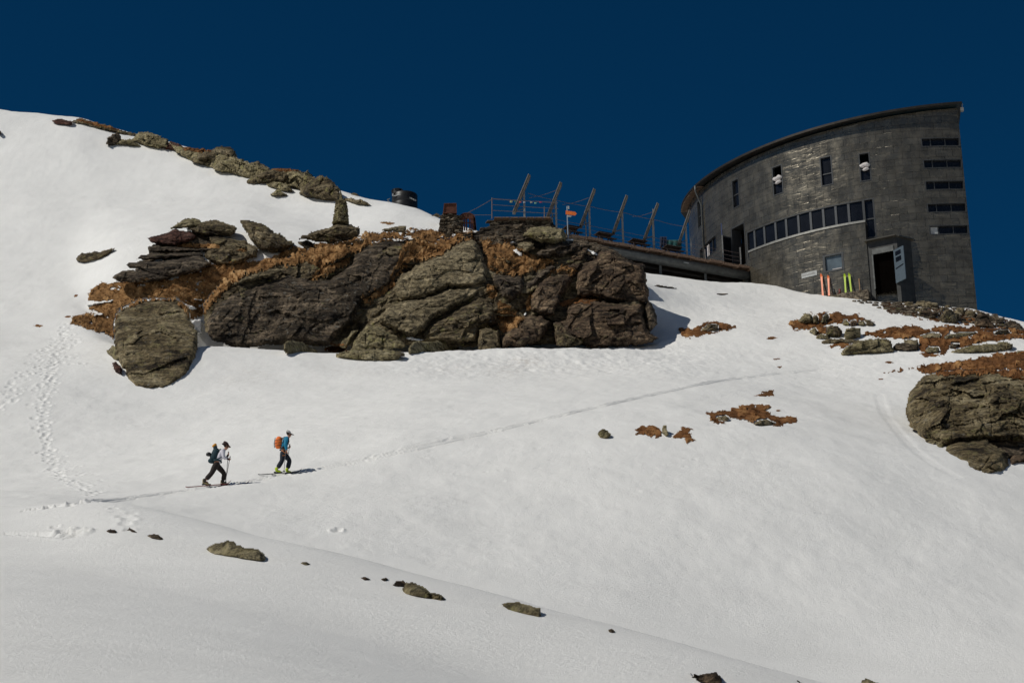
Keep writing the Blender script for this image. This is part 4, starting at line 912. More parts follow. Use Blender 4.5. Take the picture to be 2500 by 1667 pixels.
patch('yellowish grass clump in the gap right of the upper green slab', zR([(165, 785), (200, 765), (262, 780), (285, 880), (240, 930), (175, 905)]), hgt=.25, seed=9)
patch('hanging orange grass clumps low in the middle of the cliff', zR([(275, 955), (350, 960), (430, 990), (470, 1080), (565, 1110), (515, 1210), (440, 1255), (310, 1270), (300, 1180), (280, 1080)]), lump=.4, hgt=.32, seed=11, dens=1.4)
patch('line of grass tufts up the crack left of the facetted block', zR([(560, 1030), (590, 880), (620, 860), (660, 850), (650, 900), (640, 1040), (590, 1060)]), hgt=.22, seed=13)
patch('grass tufts among the stepped brown slabs', zR([(780, 690), (880, 600), (1000, 560), (1110, 570), (1130, 640), (1070, 665), (950, 620), (860, 670)]), hgt=.2, seed=15, bare=.15)
patch('rusty moss between the two right cliff blocks', zR([(940, 960), (1100, 900), (1300, 875), (1415, 900), (1405, 935), (1250, 960), (1150, 960), (1000, 1000), (950, 1010)]), hgt=.12, seed=17, bare=.15, mat='grass_red', lump=.12)
patch('rusty grass in the hole at the foot of the dark cliff block', zC([(100, 930), (150, 880), (250, 900), (262, 935), (170, 945)]), hgt=.18, seed=19, mat='grass_red')
patch('strip of rusty grass on a ledge of the layered outcrop', zL([(895, 432), (1000, 390), (1250, 388), (1440, 400), (1505, 420), (1495, 468), (1430, 450), (1200, 455)]), hgt=.2, seed=21, lump=.2)
patch('small rusty grass tuft on the mottled outcrop block', zL([(1690, 475), (1760, 455), (1870, 455), (1840, 505), (1760, 500)]), hgt=.18, seed=23, lump=.15)
patch('thin line of grass in the snow above the cliff top', I_([(926, 545), (940, 541), (962, 545), (966, 550), (940, 549)]), hgt=.15, seed=25, lump=.1)
patch('red heath along the skyline between the left rocks', zS([(440, 128), (490, 118), (560, 138), (690, 175), (760, 198), (700, 195), (600, 170), (500, 145)]), hgt=.15, seed=27, mat='grass_red', lump=.15)
patch('red heath on the skyline left of the tallest rock', zS([(1080, 295), (1150, 296), (1240, 305), (1290, 300), (1260, 325), (1190, 328), (1110, 315)]), hgt=.18, seed=29, mat='grass_red', lump=.2)
patch('red heath on top of the broad skyline rock', zS([(1610, 432), (1660, 415), (1760, 418), (1800, 435), (1700, 445)]), hgt=.12, seed=30, mat='grass_red', lump=.1)
H = dict(mat='grass_red', name='dry_heath', cat='heath')
patch('heath round the stones of the upper band right of the cliff', zT([(98, 185), (190, 140), (320, 95), (480, 90), (600, 88), (740, 108), (870, 158), (935, 200), (700, 212), (500, 208), (300, 245), (122, 262), (115, 222)]), hgt=.16, seed=31, lump=.2, onrock=False, **H)
patch('heath at the left tip of the lower band', zT([(300, 255), (380, 225), (460, 210), (620, 295), (460, 332), (350, 325)]), hgt=.16, seed=33, lump=.2, onrock=False, **H)
patch('largest sheet of rust brown heath with flat stones, reaching the right edge', zT([(790, 290), (900, 262), (1100, 232), (1190, 203), (1300, 222), (1400, 245), (1600, 215), (1700, 225), (1900, 222), (2100, 240), (2200, 215), (2352, 240), (2600, 260), (2600, 345), (2352, 345), (2200, 352), (2000, 372), (1850, 400), (1650, 452), (1600, 490), (1450, 500), (1350, 480), (1335, 355), (1100, 352), (900, 325)]), hgt=.17, seed=35, lump=.25, dens=1.2, bare=.06, onrock=False, **H)
patch('heath under the long thin flat stone', zT([(483, 412), (600, 372), (820, 352), (760, 395), (640, 425), (560, 462), (600, 425), (520, 432)]), hgt=.12, seed=37, lump=.1, onrock=False, **H)
patch('ragged heath tongue hanging into the snow below the lower band', zT([(1330, 488), (1400, 465), (1500, 490), (1600, 488), (1520, 508), (1400, 530), (1370, 500)]), hgt=.12, seed=39, lump=.1, onrock=False, **H)
patch('heath strip crowning the large boulder at the right edge', zD([(1505, 643), (1620, 622), (1720, 603), (1900, 573), (2050, 556), (2250, 522), (2352, 512), (2800, 490), (2800, 665), (2352, 690), (2200, 645), (2000, 655), (1850, 655), (1780, 640), (1740, 612), (1620, 634)]), hgt=.17, seed=41, lump=.25, dens=1.2, **H)
patch('rusty heath patch in the snow just right of the cliff foot', zD([(358, 370), (440, 380), (500, 352), (570, 340), (700, 365), (712, 380), (600, 402), (480, 432), (400, 437), (380, 410)]), hgt=.16, seed=43, lump=.15, onrock=False, **H)
patch('largest heath clump on the open slope', zD([(505, 865), (640, 850), (720, 825), (890, 810), (912, 840), (870, 860), (930, 885), (1052, 885), (1042, 915), (960, 942), (860, 942), (760, 915), (640, 900), (640, 942), (570, 925), (550, 885)]), hgt=.15, seed=45, lump=.16, bare=.05, onrock=False, **H)
patch('little heath tuft above the largest heath clump', zD([(795, 768), (860, 745), (925, 728), (915, 768), (850, 772)]), hgt=.13, seed=47, lump=.1, **H)
patch('round heath clump at the left of the three on the slope', zD([(108, 970), (150, 940), (220, 933), (272, 960), (265, 1006), (180, 1002), (130, 985)]), hgt=.14, seed=49, lump=.15, **H)
patch('ragged heath clump between the round and the largest one', zD([(328, 1012), (390, 948), (465, 955), (430, 985), (445, 1008), (472, 1015), (410, 1044), (398, 1018)]), hgt=.13, seed=51, lump=.12, **H)
for k, (lb, x, y, w_, h_) in enumerate([('tiny heath spot left of the upper heath band', 1884, 826, 14, 4), ('tiny heath spot, upper of two on the bare snow', 1896, 876, 11, 3), ('tiny heath spot, lower of two on the bare snow', 1904, 895, 8, 3), ('tiny heath patch in the snow far left of the cliff', 95, 795, 14, 4), ('tiny heath spot near the top right of the largest clump', 1900, 1002, 8, 3), ('tiny heath spot beside the snow track at right', 2150, 926, 9, 3), ('tiny heath spot left of the wide grass field', 185, 722, 6, 4), ('tiny thin heath spot at the left end of the wide grass field', 165, 773, 9, 3), ('tiny heath spot below the lower heath band', 2170, 885, 14, 3)]):
    patch(lb, [(x - w_, y), (x - w_ * .3, y - h_), (x + w_ * .5, y - h_ * .8), (x + w_, y), (x + w_ * .3, y + h_), (x - w_ * .5, y + h_)], hgt=.10, seed=60 + k, lump=.08, rough=1.5, **H)
patch('bare brown soil under the rubble at the foot of the hut', zU([(-260, 190), (-60, 215), (150, 235), (420, 260), (900, 330), (1200, 380), (1490, 430), (1700, 480), (1900, 540), (2100, 600), (2352, 750), (2500, 850), (2352, 850), (1850, 720), (1300, 655), (900, 610), (420, 560), (200, 520), (-60, 470), (-200, 380)]), mat='soil', lump=.06, dens=.2, hgt=.1, seed=70, cat='soil', name='soil', onrock=False)
patch('brown heath and grass between the rubble right of the hut', zU([(300, 540), (520, 560), (800, 570), (900, 600), (1100, 640), (1400, 660), (1800, 700), (2352, 770), (2500, 900), (2352, 850), (1800, 730), (1300, 690), (900, 650), (600, 600), (400, 570)]), hgt=.15, seed=71, lump=.2, onrock=False, **H)
patch('brown heath on the crest behind the rubble at the right edge', zU([(1150, 500), (1480, 520), (1600, 600), (1880, 640), (2200, 700), (2352, 760), (2352, 720), (2000, 700), (1600, 700), (1300, 640)]), hgt=.15, seed=73, lump=.2, bare=.2, onrock=False, **H)

def snow_bit(label, pl, lift=.16, seed=1):
    """a small remnant of snow lying on the rock"""
    p = np.array(pl, float); x0, y0 = p.min(0) - 3; x1, y1 = p.max(0) + 3; g = 1.2
    gx, gy = np.meshgrid(np.arange(x0, x1, g), np.arange(y0, y1, g))
    sx = gx + fbm2(gx / 7, gy / 7, 3, seed) * 4; sy = gy + fbm2(gx / 7, gy / 7, 3, seed + 5) * 3
    ins = inpoly(sx, sy, pl)
    if ins.sum() < 6: return
    Yh = castY(gx[ins], gy[ins]); Ym = np.median(Yh)
    Yp = np.full(gx.shape, Ym); Yp[ins] = np.clip(Yh, Ym - 1, Ym + 1)
    d = distpoly(sx, sy, pl)
    lf = np.clip(d / 3.5, 0, 1) ** .5 * lift
    F = at(gx, gy, Yp - .35 - lf * 2.0); B = at(gx, gy, Yp + .5)
    id_ = -np.ones(ins.shape, int); id_[ins] = np.arange(ins.sum()); nf = int(ins.sum())
    a, b, c_, e = id_[:-1, :-1], id_[:-1, 1:], id_[1:, 1:], id_[1:, :-1]; ok = (a >= 0) & (b >= 0) & (c_ >= 0) & (e >= 0)
    Qf = np.stack([e[ok], c_[ok], b[ok], a[ok]], 1)
    ed = np.concatenate([Qf[:, [0, 1]], Qf[:, [1, 2]], Qf[:, [2, 3]], Qf[:, [3, 0]]])
    key = ed[:, 0].astype(np.int64) * (nf + 1) + ed[:, 1]; rk = ed[:, 1].astype(np.int64) * (nf + 1) + ed[:, 0]; bd = ed[~np.isin(key, rk)]
    Qa = np.concatenate([Qf, Qf[:, ::-1] + nf, np.stack([bd[:, 1], bd[:, 0], bd[:, 0] + nf, bd[:, 1] + nf], 1)])
    V = np.concatenate([F[ins], B[ins]])
    o = mesh_np('snow_patch', V, Qa, M['snow_patch'], org=V.mean(0)); tag(o, label, 'snow patch')
for k, (lb, pl) in enumerate([
    ('long snow remnant in the grass field above the big boulder', z4([(990, 812), (1040, 815), (1105, 845), (1100, 865), (1050, 855)])),
    ('small snow remnant right of the grass above the big boulder', z4([(1075, 770), (1150, 772), (1155, 795), (1110, 785)])),
    ('white snow remnant beneath the pale tan boulder', zR([(340, 312), (380, 295), (450, 295), (475, 318), (400, 325)])),
    ('snow blob in the thick grass of the cliff top', zR([(440, 390), (480, 378), (510, 410), (545, 445), (540, 468), (490, 440), (450, 410)])),
    ('thin snow remnant at the top of the cliff under the deck', zR([(1195, 372), (1240, 372), (1290, 405), (1350, 425), (1350, 452), (1300, 450), (1250, 415)])),
    ('tiny snow wedge low in the cliff beside the grass clumps', zR([(548, 1090), (570, 1045), (590, 1075), (575, 1092)])),
    ('bright curved snow remnant above the wedge boulder', zC([(620, 845), (660, 840), (745, 862), (745, 870), (680, 866), (640, 858)])),
    ('snow remnant in the grass left of the stone pillar', zP([(500, 830), (560, 815), (620, 835), (750, 895), (740, 905), (650, 890), (630, 940), (570, 935)])),
    ('snow wedge filling the gap between the big boulder and the cliff', z4([(1050, 975), (1090, 935), (1150, 935), (1160, 1000), (1160, 1060), (1110, 1060), (1090, 1010)])),
    ('small snow strip in the left part of the grass field', z4([(450, 665), (470, 660), (500, 675), (485, 685)])),
    ('snow tongue cutting into the left tip of the grass field', z4([(190, 820), (280, 790), (420, 785), (410, 798), (300, 812), (215, 830)])),
    ('lower snow tongue cutting into the left tip of the grass field', z4([(200, 880), (240, 895), (340, 885), (335, 905), (250, 912)]))]): snow_bit(lb, pl, seed=k * 11 + 3)
# ------------------------------------------------------------------ mountain hut: a metal clad drum with a slanting roof
d0 = ray(2200, 560); AZ = math.atan2(d0[0], d0[1])
HR = 17.75; HD = 141.2 + HR
HC = Vector((math.sin(AZ) * HD, math.cos(AZ) * HD, 0))
a0 = Vector((-math.sin(AZ), -math.cos(AZ), 0)); r0 = Vector((math.cos(AZ), -math.sin(AZ), 0))
def cp(th, z, r=HR): return HC + (a0 * math.cos(th) + r0 * math.sin(th)) * r + Vector((0, 0, z))
def p2c(px, py, r=HR):
    d = ray(px, py); dx, dy = d[0], d[1]
    A = dx * dx + dy * dy; B = -2 * (dx * HC.x + dy * HC.y); Cc = HC.x**2 + HC.y**2 - r * r
    D = B * B - 4 * A * Cc
    k = (-B - math.sqrt(max(D, 0))) / (2 * A)
    P = Vector(d * k); q = Vector((P.x - HC.x, P.y - HC.y, 0))
    return math.atan2(q.dot(r0), q.dot(a0)), P.z
# cladding: staggered metal shingles
def cladding():
    mt, n, b = newmat('metal_shingles'); L = n.links.new
    uv = n.nodes.new('ShaderNodeUVMap'); uv.uv_map = 'UVMap'
    br = n.nodes.new('ShaderNodeTexBrick'); br.inputs['Scale'].default_value = 1.0; br.inputs['Brick Width'].default_value = 1.25; br.inputs['Row Height'].default_value = .56
    br.inputs['Mortar Size'].default_value = .013; br.inputs['Mortar Smooth'].default_value = .2; br.offset = .5
    br.inputs['Color1'].default_value = (.165, .147, .113, 1); br.inputs['Color2'].default_value = (.20, .178, .137, 1); br.inputs['Mortar'].default_value = (.035, .03, .022, 1)
    dn = n.nodes.new('ShaderNodeTexNoise'); dn.inputs['Scale'].default_value = .45; dn.inputs['Detail'].default_value = 2; L(uv.outputs[0], dn.inputs['Vector'])
    ds = n.nodes.new('ShaderNodeVectorMath'); ds.operation = 'MULTIPLY_ADD'; ds.inputs[1].default_value = (.10, .05, 0); L(dn.outputs['Color'], ds.inputs[0]); L(uv.outputs[0], ds.inputs[2])
    L(ds.outputs[0], br.inputs['Vector'])
    no = n.nodes.new('ShaderNodeTexNoise'); no.inputs['Scale'].default_value = .8; no.inputs['Detail'].default_value = 7; no.inputs['Roughness'].default_value = .65; L(uv.outputs[0], no.inputs['Vector'])
    mr = n.nodes.new('ShaderNodeMapRange'); mr.inputs[1].default_value = .3; mr.inputs[2].default_value = .7; mr.inputs[3].default_value = .6; mr.inputs[4].default_value = 1.15; L(no.outputs[0], mr.inputs[0])
    sc = n.nodes.new('ShaderNodeVectorMath'); sc.operation = 'SCALE'; L(br.outputs['Color'], sc.inputs[0]); L(mr.outputs[0], sc.inputs['Scale']); L(sc.outputs[0], b.inputs['Base Color'])
    b.inputs['Metallic'].default_value = .68
    sm_ = n.nodes.new('ShaderNodeMapping'); sm_.inputs['Scale'].default_value = (1.5, .7, 1); L(uv.outputs[0], sm_.inputs['Vector'])
    st_ = n.nodes.new('ShaderNodeTexNoise'); st_.inputs['Scale'].default_value = 1.0; st_.inputs['Detail'].default_value = 6; st_.inputs['Roughness'].default_value = .7; L(sm_.outputs[0], st_.inputs['Vector'])
    rr = n.nodes.new('ShaderNodeMapRange'); rr.inputs[1].default_value = .35; rr.inputs[2].default_value = .65; rr.inputs[3].default_value = .19; rr.inputs[4].default_value = .36; L(st_.outputs[0], rr.inputs[0]); L(rr.outputs[0], b.inputs['Roughness'])
    # oil canning: soft buckles, broken at every sheet
    wv = n.nodes.new('ShaderNodeTexNoise'); wv.inputs['Scale'].default_value = 1.15; wv.inputs['Detail'].default_value = 3; wv.inputs['Distortion'].default_value = .8
    off = n.nodes.new('ShaderNodeVectorMath'); off.operation = 'MULTIPLY_ADD'; off.inputs[1].default_value = (9, 9, 9)
    b2 = n.nodes.new('ShaderNodeTexBrick'); b2.offset = .5
    for k_, v_ in (('Scale', 1.0), ('Brick Width', 1.25), ('Row Height', .56), ('Mortar Size', .0)): b2.inputs[k_].default_value = v_
    b2.inputs['Color1'].default_value = (0, 0, 0, 1); b2.inputs['Color2'].default_value = (1, 1, 1, 1); L(ds.outputs[0], b2.inputs['Vector'])
    an = n.nodes.new('ShaderNodeMapping'); an.inputs['Scale'].default_value = (.55, 1.7, 1); L(uv.outputs[0], an.inputs['Vector']); L(b2.outputs['Color'], off.inputs[0]); L(an.outputs[0], off.inputs[2]); L(off.outputs[0], wv.inputs['Vector'])
    inv = n.nodes.new('ShaderNodeMath'); inv.operation = 'MULTIPLY_ADD'; inv.inputs[1].default_value = -.03; L(br.outputs['Fac'], inv.inputs[0]); L(wv.outputs[0], inv.inputs[2])
    bp = n.nodes.new('ShaderNodeBump'); bp.inputs['Strength'].default_value = .4; bp.inputs['Distance'].default_value = .10; L(inv.outputs[0], bp.inputs['Height']); L(bp.outputs[0], b.inputs['Normal'])
    return mt
M['clad'] = cladding()
M['roof'] = simple('dark_roof_metal', (.035, .03, .025), .55, .6, .3, 2.0)
M['frame'] = simple('window_frame', (.055, .058, .06), .5, .3, .15)
M['frame_light'] = simple('mid_grey_paint', (.075, .08, .085), .45, .1, .1)
M['glass'] = simple('dark_window_glass', (.007, .008, .011), .22, 0, .4, 1.2, 0, .35)
M['glass_mid'] = simple('grey_curtained_glass', (.10, .13, .15), .25, 0, .25, 1.5, 0, .6)
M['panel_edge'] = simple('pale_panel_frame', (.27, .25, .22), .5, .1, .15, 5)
M['porch_metal'] = simple('porch_metal', (.045, .045, .042), .5, .4, .3, 3)
M['dark'] = simple('painted_dark_interior', (.003, .0024, .002), 1.0, 0, .3, 6, 0, 0)  # near-black colour stands in for the lack of light indoors
M['door_blue'] = simple('blue_grey_door', (.085, .115, .14), .5, .1, .12)
M['steel'] = simple('galvanised_steel', (.25, .245, .23), .5, .2, .2, 5)
M['steel_dark'] = simple('weathered_dark_steel', (.11, .115, .11), .6, .3, .3, 3)
M['zinc'] = simple('bright_zinc', (.36, .35, .31), .4, .7, .2, 4)
M['wood'] = simple('weathered_planks', (.27, .18, .125), .85, 0, .4, 8, .4, .2)
M['wood_dark'] = simple('dark_table_wood', (.035, .022, .016), .8, 0, .3, 8)
M['cloth_white'] = simple('white_cloth', (.62, .58, .56), .9, 0, .1, 3, .3)
M['sign_white'] = simple('pale_sign', (.42, .43, .42), .6, .1, .15, 4)
M['black_plastic'] = simple('black_plastic', (.012, .012, .012), .45, 0, .3, 2, .1, .4)

topline = [(1664, 510), (1672, 492), (1690, 468), (1720, 440), (1752, 415), (1790, 389), (1840, 366), (1900, 344), (1960, 326), (2030, 307), (2100, 290), (2170, 276), (2250, 262), (2330, 252)]
tz = sorted(p2c(x, y, HR + .55) for x, y in topline)
TH = np.array([t for t, z in tz]); TZ = np.array([z for t, z in tz])
thR = p2c(2341, 300)[0] ; thL = p2c(1668, 540)[0]
thL = max(thL, R_(-82))
# best plane through the eave
PX = np.array([[*(cp(t, 0, HR + .55))[:2], 1] for t in TH]); co, res, _, _ = np.linalg.lstsq(PX, TZ, rcond=None)
print('hut: thL %.1f thR %.1f  eave z %.1f..%.1f  plane residual' % (math.degrees(thL), math.degrees(thR), TZ[0], TZ[-1]), np.abs(PX @ co - TZ).max())
pf = np.polyfit(TH, TZ, 3)
def ztop(th): return float(np.polyval(pf, th)) - .12
hut = empty('mountain_hut', cp(0, 54))
tag(hut, 'dark metal clad mountain hut with curved wall, slanting roof and ribbon window', 'mountain hut')
HO = Vector(hut.location)
def hbuild(mb, name, mat, parent=None, **k):
    org = HO
    par = parent or hut
    mb.v = [tuple(Vector(v) - HO) for v in mb.v]
    return mb.build(name, M[mat], par, **k)
def cbox(mb, t0, t1, z0, z1, ri, ro, n_=None):
    n_ = n_ or max(1, int(abs(t1 - t0) / R_(1.2)))
    b = len(mb.v)
    for i in range(n_ + 1):
        t = t0 + (t1 - t0) * i / n_
        for (r, z) in ((ro, z0), (ro, z1), (ri, z1), (ri, z0)): mb.v.append(tuple(cp(t, z, r)))
    for i in range(n_):
        a = b + i * 4; c_ = a + 4
        for k in range(4): mb.f.append((a + k, c_ + k, c_ + (k + 1) % 4, a + (k + 1) % 4))
    mb.f.append((b + 3, b + 2, b + 1, b)); e = b + n_ * 4; mb.f.append((e, e + 1, e + 2, e + 3)); return mb
def rect(x0, y0, x1, y1, r=HR):
    """pixel box -> theta / z range on the wall"""
    xm, ym = (x0 + x1) / 2, (y0 + y1) / 2
    return p2c(x0, ym, r)[0], p2c(x1, ym, r)[0], p2c(xm, y1, r)[1], p2c(xm, y0, r)[1]
def curved_wall(name, t0, t1, zb, zt, r, holes, mat='clad', label=None):
    """zt: float or callable"""
    ts = set(np.linspace(t0, t1, int(abs(t1 - t0) / R_(.9)) + 2)); zs = {zb}
    for h_ in holes: ts |= {h_[0], h_[1]}; zs |= {h_[2], h_[3]}
    ztf = zt if callable(zt) else (lambda t: zt)
    zmax = max(ztf(t) for t in np.linspace(t0, t1, 30))
    zs = sorted(zs); last = zs[-1]; zs += list(np.arange(last + .5, zmax, .5)) + [zmax + 1]
    ts = sorted(t for t in ts if t0 - 1e-9 <= t <= t1 + 1e-9)
    V, UV_, F = [], [], []
    for t in ts:
        for z in zs:
            zz = min(z, ztf(t)); V.append(cp(t, zz, r) - HO); UV_.append((t * r, zz))
    nz = len(zs)
    for i in range(len(ts) - 1):
        for j in range(nz - 1):
            tm, zm = (ts[i] + ts[i + 1]) / 2, (zs[j] + zs[j + 1]) / 2
            if any(h_[0] < tm < h_[1] and h_[2] < zm < h_[3] for h_ in holes): continue
            if zs[j] >= max(ztf(ts[i]), ztf(ts[i + 1])): continue
            a = i * nz + j; F.append((a, a + nz, a + nz + 1, a + 1))
    mb = MB(); mb.v = V; mb.f = F
    o = mb.build(name, M[mat], hut, uv=UV_, smoothf=True)
    if label: o['label'] = label
    return o
# ---- openings
W = {}
W['a'] = rect(1703, 486, 1713, 558); W['b'] = rect(1788, 437, 1805, 508); W['c'] = rect(1886, 404, 1911, 476)
W['d'] = rect(2003, 382, 2032, 454); W['e'] = rect(2098, 373, 2125, 443)
# narrow windows share one height
DR = HR + .55
dt0, dt1 = p2c(1829, 620, DR)[0], p2c(2116, 600, DR)[0]
zsill = (p2c(1835, 598, DR)[1] + p2c(2000, 566, DR)[1] + p2c(2105, 549, DR)[1]) / 3
zh0, zh1 = p2c(1830, 553)[1], p2c(2100, 501)[1]; zhead = (zh0 + zh1) / 2
print('sill', p2c(1835, 598, DR)[1], p2c(2000, 566, DR)[1], p2c(2105, 549, DR)[1], 'head', zh0, zh1)
bt0, bt1 = p2c(1823, 575)[0], p2c(2109, 520)[0]; bt2 = p2c(2137, 540)[0]
RB_ = (bt0, bt1, zsill - .3, zhead); TW = (bt1 + .0005, bt2, p2c(2125, 582)[1], zhead + .03)
strips = []
z_s0 = [p2c(2290, y)[1] for y in (336, 389, 441, 496, 550)]; z_s1 = [p2c(2290, y)[1] for y in (358, 411, 464, 519, 573)]
tls = p2c(2254, 400)[0]; tre = thR - .004
strips = [(tls, tre, b_, a_) for a_, b_ in zip(z_s0, z_s1)]
DD = rect(1787, 548, 1821, 652); LW = rect(1708, 588, 1750, 628)
holes = [W[k] for k in 'abcde'] + [RB_, TW] + strips + [DD, LW]
curved_wall('wall', thL, thR, 45.0, ztop, HR, holes)
# end wall and back wall
PB = cp(thR, 0); PA = cp(thL, 0)
PCc = PB + Vector((1.6, 11, 0)); PD = PA + Vector((3, 9, 0))
def ztp(P): return float(co[0] * P.x + co[1] * P.y + co[2])
zBt, zAt = ztop(thR), ztop(thL)
mb = MB(); mb.add([PB + Vector((0, 0, 45)), PCc + Vector((0, 0, 45)), PD + Vector((0, 0, 45)), PA + Vector((0, 0, 45)),
                   PB + Vector((0, 0, zBt)), PCc + Vector((0, 0, zBt - .8)), PD + Vector((0, 0, zAt - .3)), PA + Vector((0, 0, zAt))],
                  [(0, 1, 5, 4), (1, 2, 6, 5), (2, 3, 7, 6)])
hbuild(mb, 'back_wall', 'clad')
# roof: slab following the curved eave, fanned back to the rear corners
mb = MB(); NT = 60; ths = np.linspace(thL - R_(1.5), thR + R_(.6), NT)
ro = HR + .62
top, bot, inn, ib = [], [], [], []
for t in ths:
    z = ztop(min(max(t, thL), thR)) + .12
    top.append(cp(t, z + .14, ro)); bot.append(cp(t, z - .04, ro)); inn.append(cp(t, z + .10, HR - .4)); 
    k = (t - ths[0]) / (ths[-1] - ths[0]); q = (PD + Vector((-.4, .5, 0))).lerp(PCc + Vector((.5, .5, 0)), k); zz = zAt * (1 - k) + zBt * k
    ib.append(Vector((q.x, q.y, zz + .15)))
n_ = NT; vs_ = top + bot + inn + ib; fs_ = []
for i in range(n_ - 1):
    fs_ += [(i, i + 1, n_ + i + 1, n_ + i)[::-1], (n_ + i, n_ + i + 1, 2 * n_ + i + 1, 2 * n_ + i)[::-1], (i, 3 * n_ + i, 3 * n_ + i + 1, i + 1)[::-1], (2 * n_ + i, 2 * n_ + i + 1, 3 * n_ + i + 1, 3 * n_ + i)[::-1]]
fs_ += [(0, n_, 2 * n_, 3 * n_), (n_ - 1, 2 * n_ - 1, 3 * n_ - 1, 4 * n_ - 1)]
mb.add(vs_, fs_); rf = hbuild(mb, 'roof', 'roof')
mb = MB()
for i in range(0, 22):     # battens under the low left eave
    t = thL + i * R_(1.0); z = ztop(t)
    mb.beam(cp(t, z + .0, HR + .02), cp(t, z - .02, ro - .03), .05, .05)
hbuild(mb, 'eave_batten', 'wood', rf)
mb = MB(); c_ = cp(thR + .01, ztop(thR) - .35, HR + .45); mb.box(c_, (.22, .25, .28)); mb.beam(c_ + Vector((0, 0, .1)), c_ + Vector((.1, 0, .5)), .05, .05); hbuild(mb, 'camera_box', 'steel')
# ---- window builder
def win(h_, name='window', mull=(), trans=(), r=HR, depth=.16, fw=.07, glass='glass', open_=False, frame='frame'):
    t0, t1, z0, z1 = h_; dt = fw / HR
    mb = MB(); g_ = .006
    cbox(mb, t0 - .001, t0 + dt, z0, z1, r - depth - .06, r + .02, 1); cbox(mb, t1 - dt, t1 + .001, z0, z1, r - depth - .06, r + .02, 1)
    cbox(mb, t0 + dt, t1 - dt, z0, z0 + fw, r - depth - .06, r + .035); cbox(mb, t0 + dt, t1 - dt, z1 - fw, z1, r - depth - .06, r + .015)
    for m_ in mull: cbox(mb, t0 + (t1 - t0) * m_ - dt * .6, t0 + (t1 - t0) * m_ + dt * .6, z0 + fw, z1 - fw, r - depth - .02, r - depth + .07, 1)
    for m_ in trans: z = z0 + (z1 - z0) * m_; cbox(mb, t0 + dt, t1 - dt, z - fw * .6, z + fw * .6, r - depth - .025, r - depth + .06)
    f = hbuild(mb, name, frame)
    if not open_:
        cuts = [0] + sorted(mull) + [1]
        for a, b in zip(cuts[:-1], cuts[1:]):
            mb = MB(); cbox(mb, t0 + (t1 - t0) * a + dt * .4, t0 + (t1 - t0) * b - dt * .4, z0 + .02, z1 - .02, r - depth - .05, r - depth); hbuild(mb, 'pane', glass, f)
    return f
dh = 1.0
win(W['a'], trans=(.45,)); win(W['b'], trans=(.48,)); win(W['d'], trans=(.42,), glass='glass')
for key, lb in (('c', 'narrow window left of the highlight, open with a white bundle on its sill'), ('e', 'narrow upper window nearest the right end, open with a pale bundle')):
    f = win(W[key], trans=(), open_=True); t0, t1, z0, z1 = W[key]; zm = z0 + (z1 - z0) * .56
    f['label'] = lb
    mb = MB(); cbox(mb, t0 + .003, t1 - .003, z0 + .05, zm - .35, HR - .2, HR - .14); hbuild(mb, 'pane', 'glass', f)
    mb = MB(); cbox(mb, t0 + .003, t1 - .003, zm - .38, zm - .28, HR - .24, HR + .02); hbuild(mb, 'transom', 'frame', f)
    # bedding hung out: lumpy rolled cloth
    o = MB(); P_ = cp((t0 + t1) / 2, zm, HR + .02); pts = []
    w_ = (t1 - t0) * HR * .46; tg = (r0 * math.cos((t0 + t1) / 2) - a0 * math.sin((t0 + t1) / 2))
    o.tube([P_ + tg * (w_ * s_) + Vector((0, 0, .05 * math.sin(s_ * 5 + (key == 'e')))) for s_ in (-1, -.7, -.3, 0, .35, .7, 1)], [.04, .15, .19, .16, .2, .15, .05], 10)
    o.tube([P_ + tg * (w_ * s_) + Vector((0, 0, -.36 + .04 * math.sin(s_ * 4))) + a0 * .03 for s_ in (-.5, -.2, .2, .55, .8)], [.03, .12, .14, .12, .03], 8)
    ob = o.build('bedding', M['cloth_white'], None, org=P_, smoothf=True)
    tag(ob, 'pale rolled bedding airing on the sill of the ' + ('left' if key == 'c' else 'right') + ' open upper window', 'bedding', 'bedding airing in the hut windows')
edges_px = [1824, 1840, 1866, 1892, 1919, 1946, 1979, 2012, 2041, 2066, 2094, 2109]
mids = [(1824, 1837), (1842, 1862), (1866, 1888), (1896, 1915), (1922, 1946), (1952, 1976), (1983, 2008), (2014, 2037), (2047, 2071), (2077, 2103)]
t0, t1, z0, z1 = RB_
cuts = [(p2c((a_[1] + b_[0]) / 2, 545)[0] - t0) / (t1 - t0) for a_, b_ in zip(mids[:-1], mids[1:])]
rw = win(RB_, 'ribbon_window', mull=(), fw=.08, depth=.10, open_=True)
mb = MB()
for c_ in cuts: t = t0 + (t1 - t0) * c_; cbox(mb, t - .09 / HR, t + .09 / HR, z0, z1 - .08, HR - .12, HR - .02, 1)
hbuild(mb, 'mullion', 'frame_light', rw)
cc = [0] + cuts + [1]
for a, b in zip(cc[:-1], cc[1:]):
    mb = MB(); cbox(mb, t0 + (t1 - t0) * a + .004, t0 + (t1 - t0) * b - .004, z0 + .02, z1 - .02, HR - .16, HR - .09); hbuild(mb, 'pane', 'glass', rw)
win(TW, 'tall_window', trans=(.5,), fw=.09)
for i, s_ in enumerate(strips):
    f = win(s_, 'strip_window', mull=(.24, .62), fw=.06, depth=.22)
    if i == 4:
        f['label'] = 'lowest strip window whose left pane looks lit by a painted pale blind'
        mb = MB(); t0, t1, z0, z1 = s_; cbox(mb, t0 + .006, t0 + (t1 - t0) * .22, z0 + .08, z1 - .08, HR - .21, HR - .17); hbuild(mb, 'infill', 'sign_white', f)  # pale slab paints this pane as if lit
f = win(LW, 'deck_window', mull=(.25, .5, .75), fw=.05, frame='frame'); f['label'] = 'low wide window at deck level with white uprights inside'
